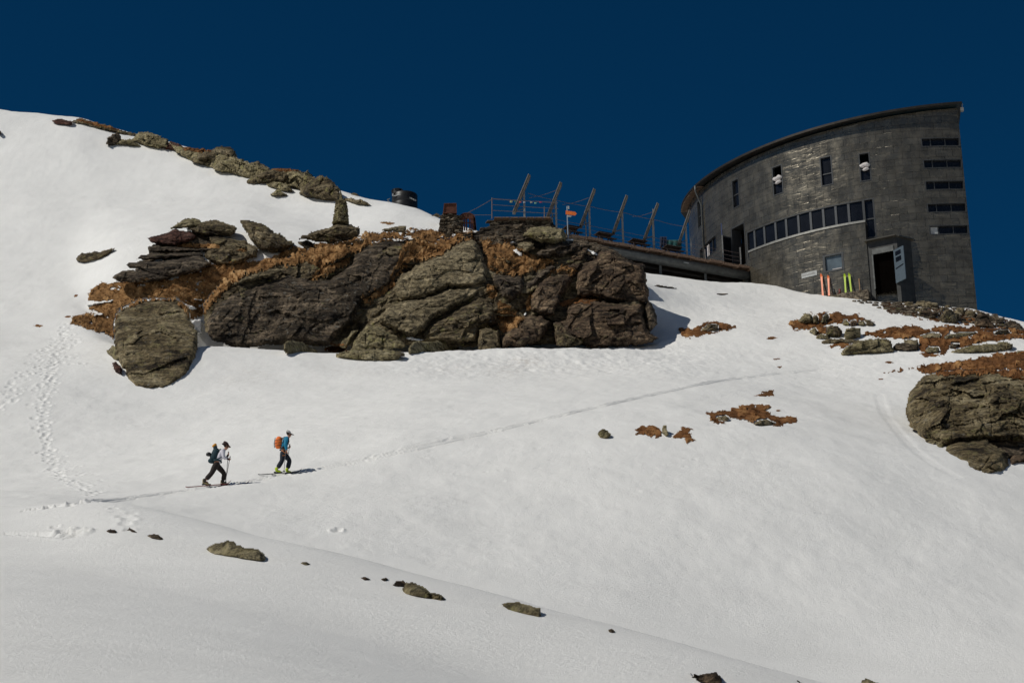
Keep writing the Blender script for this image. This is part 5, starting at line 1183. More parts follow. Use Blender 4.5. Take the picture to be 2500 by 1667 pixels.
mb = MB(); t0, t1, z0, z1 = LW
for q in (.15, .42): cbox(mb, t0 + (t1 - t0) * q, t0 + (t1 - t0) * (q + .12), z0 + .1, z1 - .35 + q * .3, HR - .14, HR - .12, 1)
hbuild(mb, 'curtain', 'cloth_white', f)
# open deck door in a recess, with frame and leaf folded out
t0, t1, z0, z1 = DD; mb = MB(); cbox(mb, t0, t0 + .005, z0, z1, HR - .9, HR + .02, 1); cbox(mb, t1 - .005, t1, z0, z1, HR - .9, HR + .02, 1); cbox(mb, t0 + .005, t1 - .005, z1 - .1, z1, HR - .9, HR + .03, 1)
df = hbuild(mb, 'deck_door', 'frame'); mb = MB(); cbox(mb, t0 + .006, t1 - .006, z0, z1 - .12, HR - 1.0, HR - .9, 1); hbuild(mb, 'painted_dark_room', 'dark', df)  # near-black box paints the unlit room behind the deck door
mb = MB(); a_ = cp(t0, z0 + .1, HR + .02); o_ = (a0 * math.cos(t0) + r0 * math.sin(t0))
for za, zb in ((0, .12), (2.6, 2.72)): mb.beam(a_ + Vector((0, 0, za)), a_ + o_ * .95 + Vector((0, 0, za)), .05, .1)
for q in (0.03, .93): mb.beam(a_ + o_ * q, a_ + o_ * q + Vector((0, 0, 2.7)), .06, .06, up=Vector((0, 1, 0)))
lf = hbuild(mb, 'door_leaf', 'frame', df)
mb = MB(); mb.beam(a_ + o_ * .48 + Vector((0, 0, .1)), a_ + o_ * .48 + Vector((0, 0, 2.6)), .85, .03, up=o_.cross(Vector((0, 0, 1)))); hbuild(mb, 'pane', 'glass', lf)
# downpipe
tp = p2c(1716, 520)[0]; tq = p2c(1716, 450)[0]
zt_ = ztop(tp); mb = MB(); mb.tube([cp(tp + .012, zt_ + .1, ro + .04), cp(tp + .012, zt_ - .35, ro + .03), cp(tp + .004, zt_ - .9, HR + .35), cp(tp, zt_ - 1.5, HR + .1), cp(tp, 57.2, HR + .1)], .075, 8); hbuild(mb, 'downpipe', 'steel_dark', smoothf=True)
# ---- lower drum
SW = rect(2010, 619, 2060, 663, DR)
curved_wall('lower_drum', dt0, dt1, 50, zsill, DR, [SW], label='lower curved wall standing proud of the main one, with a square window')
mb = MB(); cbox(mb, dt0 - .003, dt1 + .002, zsill - .10, zsill + .06, HR - .2, DR + .06); hbuild(mb, 'sill', 'zinc')
mb = MB(); cbox(mb, dt0 - .0005, dt0 + .012, 50, zsill - .1, HR - .1, DR - .004, 1); cbox(mb, dt1 - .012, dt1 + .0005, 50, zsill - .1, HR - .1, DR - .004, 1); hbuild(mb, 'drum_cheek', 'clad')
f = win(SW, 'square_window', r=DR, fw=.14, depth=.14, glass='glass_mid'); f['label'] = 'square window with grey blue pane above the skis'
mb = MB(); t0, t1, z0, z1 = SW; cbox(mb, t0 + (t1 - t0) * .4, t1 - .012, z0 + .20, z0 + .26, DR - .13, DR - .11); hbuild(mb, 'infill', 'cloth_white', f)
# name plate
NP = (p2c(1957, 668, DR)[0], p2c(1995, 665, DR)[0]); za = p2c(1976, 676, DR)[1]; zb = p2c(1976, 664, DR)[1]
mb = MB(); cbox(mb, NP[0], NP[1], za, zb, DR + .01, DR + .04); npl = mb.build('name_board', M['sign_white'], None, org=cp(NP[0], za, DR))
tag(npl, 'faded pale name board on the lower curved wall left of the window', 'sign')
mb = MB()
rr_ = random.Random(3)
q = .08
while q < .9:      # weathered unreadable letter traces
    w_ = rr_.uniform(.03, .06); cbox(mb, NP[0] + (NP[1] - NP[0]) * q, NP[0] + (NP[1] - NP[0]) * (q + w_), za + .13, za + .13 + rr_.uniform(.10, .16), DR + .041, DR + .046, 1); q += w_ + .03
lt = mb.build('lettering', M['steel'], None, org=cp(NP[0], za, DR)); lt.parent = npl; lt.matrix_parent_inverse = Matrix.Translation(-Vector(npl.location))
# ---- entrance porch
A_ = cp(p2c(2117, 650, DR)[0], 0, DR - .1)
dB = ray(2194, 640); dB = dB / dB[1]; PBx = Vector(dB * (Vector(A_).y - 1.15)); PBx.z = 0
tC = p2c(2231, 650)[0]; C_ = cp(tC, 0, HR - .05); D_ = cp(p2c(2150, 650)[0], 0, HR - 1.2)
zp_top = PBx.y * ray(2194, 576)[2] / ray(2194, 576)[1]; zp_bot = PBx.y * ray(2190, 735)[2] / ray(2190, 735)[1]
ex = (PBx - A_); Lx = ex.length; ex.normalize(); ny = Vector((ex.y, -ex.x, 0))
if ny.dot(-PBx) < 0: ny = -ny
def on(px, py): # ray to the porch front plane -> (s along, z)
    d = Vector(ray(px, py)); k = A_.dot(ny) / Vector((d.x, d.y, 0)).dot(ny); P = d * k; return (Vector((P.x, P.y, 0)) - A_).dot(ex), P.z
s0, zd0 = on(2137, 706); s1, zd1 = on(2182, 612)
print('porch', Lx, 'door s', s0, s1, 'z', zd0, zd1, 'top', zp_top)
porch = MB(); TK = .0
def wallq(m_, a, b, z0, z1, uvs=None): m_.add([a + Vector((0, 0, z0)), b + Vector((0, 0, z0)), b + Vector((0, 0, z1)), a + Vector((0, 0, z1))], [(0, 1, 2, 3)])
s0 = max(.35, s0); s1 = min(Lx - .15, s1); e0, e1 = A_ + ex * s0, A_ + ex * s1
wallq(porch, A_, e0, zp_bot, zp_top); wallq(porch, e0, e1, zd1, zp_top); wallq(porch, e1, PBx, zp_bot, zp_top); wallq(porch, PBx, C_, zp_bot, zp_top)
porch.prism([A_[:2], PBx[:2], C_[:2], D_[:2]], zp_top, zp_top + .06)
po = hbuild(porch, 'porch', 'porch_metal')
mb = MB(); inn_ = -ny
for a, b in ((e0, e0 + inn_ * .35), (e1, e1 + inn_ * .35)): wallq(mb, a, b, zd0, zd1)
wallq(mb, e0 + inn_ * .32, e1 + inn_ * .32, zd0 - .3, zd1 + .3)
hbuild(mb, 'painted_dark_room', 'dark', po)  # near-black sheets just inside the opening paint the unlit interior
mb = MB(); mb.beam(e0 + ny * .02 + Vector((0, 0, zd0)), e0 + ny * .02 + Vector((0, 0, zd1)), .10, .12, up=ny); mb.beam(e0 + ny * .02 + Vector((0, 0, zd1 + .2)), e1 + ny * .02 + Vector((0, 0, zd1 + .2)), .12, .42); hbuild(mb, 'door_frame', 'steel_dark', po)
# canopy lip over the door
mb = MB(); mb.beam(A_ + ny * .12 + Vector((0, 0, zp_top - .02)), PBx + ny * .12 + Vector((0, 0, zp_top - .02)), .5, .09); mb.beam(PBx + Vector((.1, 0, zp_top - .02)), C_ + Vector((.1, 0, zp_top - .02)), .3, .09); hbuild(mb, 'canopy', 'clad', po)
# door leaf swung open: hinged at e1, opened about 80 degrees towards the viewer
hd = (ny * .50 + ex * .80).normalized(); HL = 1.12
leaf = MB(); la = e1 + ny * .05; zb_, zt2 = zd0 + .12, zd1 - .0
leaf.beam(la + hd * (HL / 2) + Vector((0, 0, zb_)), la + hd * (HL / 2) + Vector((0, 0, zt2)), HL, .06, up=hd.cross(Vector((0, 0, 1))))
dl_ = hbuild(leaf, 'open_door', 'door_blue', po); dl_['label'] = 'blue grey door leaf standing open, two small panes in its top'
mb = MB(); nl = hd.cross(Vector((0, 0, 1)))
if nl.dot(-PBx) < 0: nl = -nl
H_l = zt2 - zb_
for (q0, q1) in ((.80, .93), (.61, .75)):
    for f_ in (-1, 1): mb.beam(la + hd * .5 + nl * (.034 * f_) + Vector((0, 0, zb_ + H_l * q0)), la + hd * .5 + nl * (.034 * f_) + Vector((0, 0, zb_ + H_l * q1)), .62, .01, up=nl)
mb.beam(la + hd * .12 + nl * .04 + Vector((0, 0, zb_ + H_l * .42)), la + hd * 1.0 + nl * .04 + Vector((0, 0, zb_ + H_l * .46)), .03, .07); hbuild(mb, 'pane', 'glass', dl_)

# ---- skis and tools leaning on the wall
M['orange'] = simple('orange_ski', (.85, .20, .06), .4, 0, .06); M['lime'] = simple('lime_ski', (.42, .58, .02), .4, 0, .06)
M['tan'] = simple('tan_wood', (.5, .28, .14), .7, 0, .1); M['ski_dark'] = simple('dark_ski', (.03, .03, .035), .4, 0, .2)
def wallski(pxb, pyb, pxt, pyt, mat, label, wd=.165):
    tb, zb = p2c(pxb, pyb, DR + .42); tt, zt = p2c(pxt, pyt, DR + .08)
    a = cp(tb, zb - .05, DR + .42); b = cp(tt, zt, DR + .08); d = (b - a).normalized(); o_ = (a0 * math.cos(tb) + r0 * math.sin(tb)); x = d.cross(o_).normalized(); y = x.cross(d)
    if y.dot(o_) < 0: y = -y
    L_ = (b - a).length; mb = MB(); N = 16; V = []
    for i in range(N + 1):
        f = i / N; w_ = wd / 2 * (1.0 - .28 * math.sin(math.pi * min(1, f * 1.15))) ; w_ *= 1 if f < .93 else max(.25, 1 - ((f - .93) / .07) ** 2 * .8)
        lift = .10 * max(0, (f - .86) / .14) ** 2; c = a + d * (L_ * f) + y * lift
        for sx, sy in ((-1, -1), (1, -1), (1, 1), (-1, 1)): V.append(c + x * (sx * w_) + y * (sy * .009))
    F = [(3, 2, 1, 0), tuple(N * 4 + k for k in range(4))] + [(i * 4 + k, i * 4 + (k + 1) % 4, i * 4 + 4 + (k + 1) % 4, i * 4 + 4 + k) for i in range(N) for k in range(4)]
    mb.add(V, F); mt = M[mat]
    o = mb.build('ski', mt, None, org=a); tag(o, label, 'ski', 'skis leaning on the hut wall')
    mb = MB(); rr = Matrix((x, y, d)).transposed()
    mb.box(a + d * (L_ * .40) - y * .034, (.07, .05, .10), rr)
    m2_ = MB(); m2_.box(a + d * (L_ * .52) - y * .03, (.06, .04, .16), rr); b2_ = m2_.build('heel_binding', M['ski_dark'], None, org=a); b2_.parent = o; b2_.matrix_parent_inverse = Matrix.Translation(-Vector(o.location))
    mb = MB() if False else mb
    bnd = mb.build('binding', M['ski_dark'], None, org=a); bnd.parent = o; bnd.matrix_parent_inverse = Matrix.Translation(-Vector(o.location))
    return o
wallski(2009, 722, 2005, 669, 'orange', 'leftmost orange ski leaning on the hut wall, base showing')
wallski(2024, 721, 2022, 673, 'orange', 'second orange ski on the hut wall, slightly shorter')
wallski(2065, 719, 2062, 669, 'lime', 'left one of the two lime green skis on the hut wall')
wallski(2079, 719, 2073, 668, 'lime', 'right one of the two lime green skis, leaning a little left')
a = cp(p2c(2100, 719, DR + .35)[0], p2c(2100, 719, DR + .35)[1], DR + .35); b = cp(p2c(2097, 680, DR + .05)[0], p2c(2097, 680, DR + .05)[1], DR + .05)
mb = MB(); mb.tube([a, b], [.03, .022], 8); o = mb.build('wooden_pole', M['tan'], None, org=a, smoothf=True); tag(o, 'short tan wooden pole leaning on the hut wall right of the skis', 'pole')
def boot(px, py, mat, label, flip=1):
    P = cp(p2c(px, py, DR + .3)[0], p2c(px, py, DR + .3)[1], DR + .3)
    mb = MB(); mb.tube([P + Vector((0, 0, .02)), P + Vector((0, 0, .18)), P + Vector((.01 * flip, 0, .42))], [.07, .075, .085], 10); mb.tube([P + Vector((-.06 * flip, 0, .06)), P + Vector((.10 * flip, -.02, .07)), P + Vector((.20 * flip, -.03, .05))], [.06, .065, .035], 10)
    o = mb.build('ski_boot', M[mat], None, org=P, smoothf=True); tag(o, label, 'ski boot', 'ski boots at the hut wall')
M['red_dark'] = simple('dark_red_boot', (.16, .03, .02), .5, 0, .3)
boot(2036, 719, 'black_plastic', 'black ski boot beside the orange skis'); boot(2051, 719, 'red_dark', 'dark red ski boot left of the lime skis', -1)
a = cp(p2c(2044, 722, DR + .4)[0], p2c(2044, 722, DR + .4)[1], DR + .4); mb = MB(); mb.tube([a, a + Vector((0, .1, .42))], .025, 6); mb.box(a + Vector((0, .1, .44)), (.12, .04, .05)); o = mb.build('small_shovel', M['steel'], None, org=a); tag(o, 'short pale tool stuck in the snow between the boots', 'tool')

# ---- low stone terrace wall and rubble under the hut (stones are its pattern)
M['stone_wall'] = rockmat('stone_wall', (.06, .046, .032), (.24, .195, .14), (.46, .385, .28), lichen=.3, dip=0, white=.3)
def stonewall(name, label, cat, poly, Yf, sw=(.25, .8), sh=(.08, .2), depth=.5, seed=1, kind=None, mat='stone_wall', jit=.10, fill=.97, core=False):
    """stones laid in rough courses inside a picture outline, on a real surface at distance Yf"""
    rs = random.Random(seed); p = np.array(poly, float); x0, y0 = p.min(0); x1, y1 = p.max(0)
    Ym = Yf((x0 + x1) / 2, (y0 + y1) / 2) if callable(Yf) else Yf; s = Ym / FPX
    mb = MB(); y = y1
    while y > y0:
        h_ = rs.uniform(*sh) / s; x = x0 - rs.uniform(0, .5) / s
        while x < x1:
            w_ = rs.uniform(*sw) / s; cx, cy = x + w_ / 2, y - h_ / 2
            if inpoly(np.array([cx]), np.array([cy]), poly)[0] and rs.random() < fill:
                Yd = (Yf(cx, cy) if callable(Yf) else Yf) + rs.uniform(-jit, jit)
                P = Vector(at(cx, cy, Yd)); ww, hh, dd = w_ * s * .96, h_ * s * .93, depth * rs.uniform(.7, 1.2)
                rot = Matrix.Rotation(rs.gauss(0, .07), 3, 'Y') @ Matrix.Rotation(rs.gauss(0, .15), 3, 'Z') @ Matrix.Rotation(rs.gauss(0, .08), 3, 'X')
                n_ = 9; pts = []
                for k in range(n_):
                    a = 2 * math.pi * (k + rs.uniform(-.25, .25)) / n_; r_ = rs.uniform(.86, 1.05)
                    ca, sa = math.cos(a), math.sin(a); e_ = .45
                    pts.append((math.copysign(abs(ca) ** e_, ca) * r_, math.copysign(abs(sa) ** e_, sa) * r_))
                V = []
                for zl, sc in ((-.5, .86), (-.22, 1.0), (.25, .98), (.5, .80)):
                    for (u_, v_) in pts: V.append(P + rot @ Vector((u_ * ww / 2 * sc, v_ * dd / 2 * sc + dd * .3, zl * hh + rs.uniform(-.04, .04) * hh)))
                F = [tuple(range(n_))[::-1], tuple(range(3 * n_, 4 * n_))] + [(i * n_ + k, i * n_ + (k + 1) % n_, (i + 1) * n_ + (k + 1) % n_, (i + 1) * n_ + k) for i in range(3) for k in range(n_)]
                mb.add(V, F)
            x += w_ * rs.uniform(.92, 1.05)
        y -= h_ * rs.uniform(.8, 1.0)
    bx = Vector(at((x0 + x1) / 2, y1, Ym))
    o = mb.build(name, M[mat], None, org=bx); tag(o, label, cat, kind=kind)
    if core:
        k_ = rock(None, poly, T=.12, Y=Yf if callable(Yf) else (lambda x, y: Yf + 0 * x), dY=depth * .35, mat='rock_dark', cells=0, name='core', back=4.0); HITS.pop()
        k_.parent = o; k_.matrix_parent_inverse = Matrix.Translation(-bx)
    return o
def gYf(x, y, lim):
    g = ground([x], [y], ymin=110)[0][1]
    return lim if math.isnan(g) else min(g, lim)
stonewall('stone_terrace_wall', 'low dry stone wall carrying the ledge with the leaning skis', 'stone wall', zV([(640, 935), (1190, 932), (1300, 925), (1640, 925), (1850, 990), (1860, 1190), (1500, 1210), (1150, 1090), (850, 995), (700, 965)]), lambda x, y: gYf(x, y, np.interp(x, [2020, 2120, 2200, 2260], [141.3, 139.6, 138.4, 138.2]) + (735 - y) * .035) - .3, (.3, 1.0), (.08, .2), .7, 5)
mb = MB(); cbox(mb, dt0 + .2, p2c(2125, 700)[0], p2c(2060, 745, DR)[1], p2c(2060, 722, DR)[1], DR - .3, DR + .6); mb2 = mb; o = mb.build('ledge', M['stone_wall'], None, org=cp(0, 53)); tag(o, 'narrow stone ledge at the foot of the lower hut wall', 'ledge')
stonewall('rubble', 'loose flat stones scattered below the right end of the hut', 'rubble', zU([(-60, 200), (150, 230), (420, 240), (900, 320), (1200, 370), (1490, 425), (1700, 470), (1900, 520), (2352, 740), (2352, 800), (1850, 720), (1300, 650), (900, 600), (420, 540), (200, 510), (-60, 430)]), lambda x, y: gYf(x, y, 140.) - .45, (.3, 1.2), (.10, .26), .7, 9, kind='stuff', jit=.12)
# ------------------------------------------------------------------ wooden deck on steel beams
ZD = p2c(1826, 652, DR)[1]
def dk(px, py=None, back=0.0, z=None):
    """a point of the deck level on the line of its front edge (photo line), moved back"""
    py = 572 + (px - 1393) * .183 if py is None else py
    P = hitz(px, py, ZD)
    if back:
        P = P + DBK * back
    return P
DBK = Vector((0, 0, 0))
E0, E1 = dk(1393), dk(1838)
EL = (E1 - E0); ELn = EL.normalized(); DBK = Vector((-ELn.y, ELn.x, 0)); DBK = DBK if DBK.y > 0 else -DBK
print('deck', ZD, E0, E1, 'len', EL.length)
deck = empty('deck', E0); tag(deck, 'wooden terrace deck on a grey steel beam reaching from the cliff to the hut', 'deck')
def pbuild(mb, name, mat, parent, **k):
    r_ = parent
    while r_.parent: r_ = r_.parent
    o0 = Vector(r_.location); mb.v = [tuple(Vector(v) - o0) for v in mb.v]
    return mb.build(name, M[mat] if isinstance(mat, str) else mat, parent, **k)
rr_ = random.Random(11)
nb = 12; Lp = EL.length / nb
for i in range(nb):      # floor fields, each of planks running along the edge
    mb = MB(); s0 = i * Lp + .03; s1 = (i + 1) * Lp - .03; up = .05 * (i % 2); fw = rr_.uniform(-.06, .08)
    for k in range(9):
        b0 = -.12 + fw + k * .16; c = E0 + ELn * ((s0 + s1) / 2) + DBK * (b0 + .07) + Vector((0, 0, -.045 + up + rr_.uniform(-.008, .008)))
        mb.beam(c - ELn * ((s1 - s0) / 2), c + ELn * ((s1 - s0) / 2), .145, .045)
    mb.beam(E0 + ELn * s1 + DBK * -.1 + Vector((0, 0, -.14 + up)), E0 + ELn * s1 + DBK * 1.3 + Vector((0, 0, -.14 + up)), .09, .16)
    mb.beam(E0 + ELn * s0 + DBK * (-.10 + fw) + Vector((0, 0, -.15 + up)), E0 + ELn * s1 + DBK * (-.10 + fw) + Vector((0, 0, -.15 + up)), .045, .16)
    pbuild(mb, 'floor_panel', 'wood', deck)
mb = MB(); mb.beam(E0 + DBK * 4.2 + Vector((0, 0, -.08)) - ELn * 1.5, E1 + DBK * 4.2 + Vector((0, 0, -.08)), 5.6, .08); pbuild(mb, 'rear_floor', 'wood', deck)
mb = MB(); mb.tube([E0 - ELn * 1.2 + DBK * .35 + Vector((0, 0, -.62)), E1 - ELn * .2 + DBK * .35 + Vector((0, 0, -.62))], .36, 20); b1 = pbuild(mb, 'main_beam', 'steel_dark', deck, smoothf=True)
mb = MB(); mb.beam(E0 - ELn * .6 + DBK * .9 + Vector((0, 0, -1.15)), E1 + DBK * .9 + Vector((0, 0, -1.15)), .2, .16); mb.beam(E0 + DBK * 1.5 + Vector((0, 0, -1.5)), E1 + ELn * .2 + DBK * 1.5 + Vector((0, 0, -1.5)), .2, 1.9); pbuild(mb, 'underframe', 'roof', deck)
mb = MB(); c = E0 + ELn * (EL.length * .62) + Vector((0, 0, -.62)); mb.beam(c - ELn * .22 + DBK * -.03, c + ELn * .22 + DBK * -.03, .03, .07); pbuild(mb, 'pale_plate', 'sign_white', b1)
mb = MB()
for q in (.25, .5, .75, .985): P = E0 + EL * q + DBK * .6; mb.beam(P + Vector((0, 0, -3.5)), P + Vector((0, 0, -.9)), .18, .18, up=Vector((0, 1, 0)))
pbuild(mb, 'support', 'steel_dark', deck)

# ---- tilted panels on posts
def zpos(px, py, P):     # height of pixel py above a ground point P
    d = ray(px, py); return math.hypot(P.x, P.y) * d[2] / math.hypot(d[0], d[1])
pan = [((1284, 465, 537), (1254, 516), (1292, 425), 'leftmost'), ((1362, 484, 556), (1334, 533), (1369, 444), 'second from the left'), ((1444, 500, 580), (1417, 550), (1451, 460), 'third from the left'),
       ((1525, 516, 598), (1497, 566), (1530, 476), 'fourth from the left'), ((1600, 538, 616), (1572, 583), (1606, 495), 'fifth from the left'), ((1681, 553, 622), (1657, 592), (1684, 513), 'rightmost')]
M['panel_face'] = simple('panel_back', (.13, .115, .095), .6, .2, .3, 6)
posts = []
for (px, pt, pb), (bx, by), (tx, ty), lb in pan:
    P = dk(px, None); P = P + DBK * .2; 
    zt = zpos(px, pt, P)
    t = empty('solar_panel', P); tag(t, f'slanted panel seen edge on atop its post, {lb} of six', 'solar panel', 'tilted panels along the deck')
    low = Vector(at(bx, by, P.y - .25)); top_ = Vector(at(tx, ty, P.y - .25))
    ax = (top_ - low).normalized(); sd_ = Vector((0, 1, 0)); nr_ = ax.cross(sd_).normalized()
    if nr_.x > 0: nr_ = -nr_
    mid = (low + top_) / 2 + sd_ * .32; L_ = (top_ - low).length
    mb = MB(); mb.beam(low + sd_ * .0, top_ + sd_ * .0, .075, .16, up=nr_)
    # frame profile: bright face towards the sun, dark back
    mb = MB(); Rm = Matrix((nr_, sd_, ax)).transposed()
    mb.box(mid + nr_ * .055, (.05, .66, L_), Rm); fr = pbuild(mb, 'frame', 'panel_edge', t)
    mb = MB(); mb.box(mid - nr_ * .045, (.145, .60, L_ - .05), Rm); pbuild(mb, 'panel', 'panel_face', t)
    mb = MB()
    for k in range(1, 8): mb.box(mid - nr_ * .12 + ax * (L_ * (k / 8 - .5)), (.012, .58, .03), Rm)
    pbuild(mb, 'rib', 'zinc', fr)
    base = P + Vector((0, 0, 0)); base.z = ZD
    mb = MB(); mb.beam(base, Vector((P.x, P.y, zt)), .14, .14, up=Vector((0, 1, 0))); pbuild(mb, 'post', 'steel', t)
    if px in (1362, 1444): mb = MB(); b2 = base + Vector((-.28, .25, 0)); mb.beam(b2, b2 + Vector((0, 0, (zt - ZD) * .62)), .09, .09, up=Vector((0, 1, 0))); pbuild(mb, 'post', 'steel', t)
    mb = MB(); c2 = Vector((P.x, P.y, zt - .1)); q = (c2 - mid).dot(ax); f2 = mid + ax * q - nr_ * .12
    mb.beam(c2, f2, .07, .07); pbuild(mb, 'bracket', 'steel_dark', t); mb = MB(); f3 = mid + ax * (-L_ * .42) - nr_ * .12; g3 = Vector((P.x, P.y, max(ZD + .3, f3.z + .12)))
    mb.beam(g3, f3 + Vector((0, 0, -.05)), .05, .05); pbuild(mb, 'strut', 'steel_dark', t)
    posts.append((P, zt))
# ---- railings
M['rope'] = simple('rope', (.17, .13, .12), .8, 0, .1)
def cable(name, label, pts, r, sag, group, mat='rope', cat='cable'):
    mb = MB(); allp = []
    for a, b in zip(pts[:-1], pts[1:]):
        for k in range(10): f = k / 10; allp.append(a.lerp(b, f) - Vector((0, 0, sag * 4 * f * (1 - f))))
    allp.append(pts[-1]); mb.tube(allp, r, 5); o = mb.build(name, M[mat], None, org=pts[0]); tag(o, label, cat, group); return o
def pz(px, py, P): return Vector(at(px, py, P.y))
# left railing: a rusty frame fence behind the stone wall
RL = [dk(1201) + DBK * .0, dk(1284), dk(1340), dk(1372)]
rl = empty('railing', RL[0]); tag(rl, 'thin rusty metal railing with three rails behind the dry stone wall', 'railing')
mb = MB(); YR = RL[0].y + 1.0
R1 = [(1201, 485, 1362, 496), (1201, 500, 1362, 510), (1201, 514, 1362, 522)]
for (xa, ya, xb, yb) in R1: m1 = MB(); m1.tube([Vector(at(xa, ya, YR)), Vector(at(xb, yb, YR + .8))], .018, 6); pbuild(m1, 'rail', 'rope', rl)
for (x, ya, yb) in ((1201, 483, 534), (1329, 505, 534)): m1 = MB(); m1.tube([Vector(at(x, yb, YR)), Vector(at(x, ya, YR))], .035, 6); pbuild(m1, 'post', 'rope', rl)
cable('guy_wire', 'slanting wire from the railing post down to the left', [Vector(at(1201, 487, YR)), Vector(at(1139, 521, YR))], .022, .03, 'wires left of the railing')
cable('guy_wire', 'level wire from the railing to the rusty rounded crate', [Vector(at(1201, 525, YR)), Vector(at(1148, 525, YR))], .018, .0, 'wires left of the railing')
# long thin cable from post to post and the slack ones
P_ = [p for p, z in posts]
cable('cable', 'thin wire running along all the panel posts down to the hut', [pz(1289, 472, P_[0]), pz(1362, 490, P_[1]), pz(1444, 505, P_[2]), pz(1526, 520, P_[3]), pz(1604, 538, P_[4]), pz(1668, 553, P_[5])], .017, .05, 'wires between the panel posts')
for i, (a, b) in enumerate([((1292, 483), (1357, 465)), ((1373, 500), (1437, 483)), ((1545, 529), (1592, 518))]):
    cable('cable', ['slack wire rising to the second panel', 'slack wire rising to the third panel', 'slack wire rising to the fifth panel'][i], [pz(*a, P_[[0, 1, 3][i]]), pz(*b, P_[[1, 2, 4][i]])], .017, .08, 'wires between the panel posts')
for k, dz in enumerate((.35, .68, 1.02)):
    pts = [p + Vector((0, 0, ZD - p.z + dz)) - DBK * .1 for p in P_[1:]] + [dk(1690) + Vector((0, 0, dz)), dk(1768) + Vector((0, 0, dz)), dk(1812) + Vector((0, 0, dz))]
    cable('railing_wire', ['lowest', 'middle', 'top'][k] + ' wire of the deck railing', pts, .014, .02, 'railing wires of the deck', cat='railing wire')
for (px, pt, lb, mt) in ((1690, 581, 'short steel railing post just right of the rightmost panel', 'steel'), (1768, 574, 'tall steel railing post with a thin blue pole on it', 'steel'), (1811, 604, 'last short railing post beside the deck door', 'steel')):
    P = dk(px) + DBK * .1; mb = MB(); mb.beam(P, Vector((P.x, P.y, zpos(px, pt, P))), .09, .09, up=Vector((0, 1, 0))); o = mb.build('railing_post', M[mt], None, org=P); tag(o, lb, 'railing post', 'railing posts near the hut')
M['blue_dark'] = simple('dark_blue_paint', (.05, .07, .16), .5)
P = dk(1768) + DBK * .1; zz = zpos(1768, 574, P); mb = MB(); mb.tube([Vector((P.x, P.y, zz)), Vector((P.x, P.y, zpos(1768, 545, P)))], .04, 8); q_ = mb.build('pole', M['blue_dark'], None, org=Vector((P.x, P.y, zz))); tag(q_, 'thin dark blue pole standing on the tall railing post', 'pole')
# tall double post behind the fifth panel
P = dk(1607) + DBK * .5; mb = MB(); mb.beam(P, Vector((P.x, P.y, zpos(1606, 510, P))), .09, .09, up=Vector((0, 1, 0))); o = mb.build('tall_post', M['steel'], None, org=P); tag(o, 'tall thin steel post standing close behind the fifth panel', 'post')
# ---- tables
def table(px0, px1, pyt, lb):
    P = dk((px0 + px1) / 2) + DBK * 1.0; zt = zpos((px0 + px1) / 2, pyt, P); wd = (px1 - px0) / FPX * P.y
    t = empty('terrace_table', P, math.atan2(ELn.y, ELn.x)); tag(t, lb, 'table', 'tables on the deck')
    h_ = min(zt - ZD, 1.0); x, y = wd / 2, .42
    mb = MB(); mb.box((0, 0, h_), (wd, .9, .05)); mb.box((0, 0, h_ - .07), (wd - .2, .7, .07)); mb.build('table_top', M['wood_dark'], t)
    for sx in (-1, 1):
        mb = MB(); mb.beam((sx * (x - .22), -y * .8, 0), (sx * (x - .22), -y * .2, h_ - .05), .09, .06); mb.beam((sx * (x - .22), y * .8, 0), (sx * (x - .22), y * .2, h_ - .05), .09, .06); mb.beam((sx * (x - .22), -y - .1, .38), (sx * (x - .22), y + .1, .38), .05, .09); mb.build('leg', M['wood_dark'], t)
    for sy in (-1, 1): mb = MB(); mb.box((0, sy * (y + .25), .42), (wd, .26, .045)); mb.build('bench', M['wood_dark'], t)
for a in ((1393, 1431, 556, 'dark picnic table at the left end of the deck'), (1469, 1515, 572, 'dark picnic table between the third and fourth panels'), (1552, 1597, 589, 'dark picnic table just left of the fifth panel'), (1634, 1681, 605, 'dark picnic table under the rightmost panel')): table(*a)
M['teal'] = simple('teal_cloth', (.02, .09, .09), .9, 0, .3, 3, .4); M['navy'] = simple('navy_cloth', (.015, .025, .06), .9, 0, .3, 3, .4)
def hung(px0, px1, py0, py1, mat, lb):
    Y = P_[4].y + 1.8; N = 10; mb = MB()
    for j in range(6):
        for i in range(N + 1):
            x = px0 + (px1 - px0) * i / N; y = py0 + (py1 - py0) * j / 5 + 3 * math.sin(i * 1.1) * (j / 5)
            mb.v.append(tuple(at(x, y, Y + .06 * math.sin(i * 1.7 + j * .4))))
    for j in range(5):
        for i in range(N): a = j * (N + 1) + i; mb.f.append((a, a + 1, a + N + 2, a + N + 1))
    o = mb.build('cloth', M[mat], None, org=at(px0, py0, Y), smoothf=True); sm = o.modifiers.new('t', 'SOLIDIFY'); sm.thickness = .02; tag(o, lb, 'cloth', 'cloths hung on the deck railing')
hung(1611, 1628, 578, 604, 'navy', 'dark navy cloth hanging on the deck beside the fifth panel'); hung(1627, 1664, 586, 612, 'teal', 'teal green cloth hanging between the last two panels')
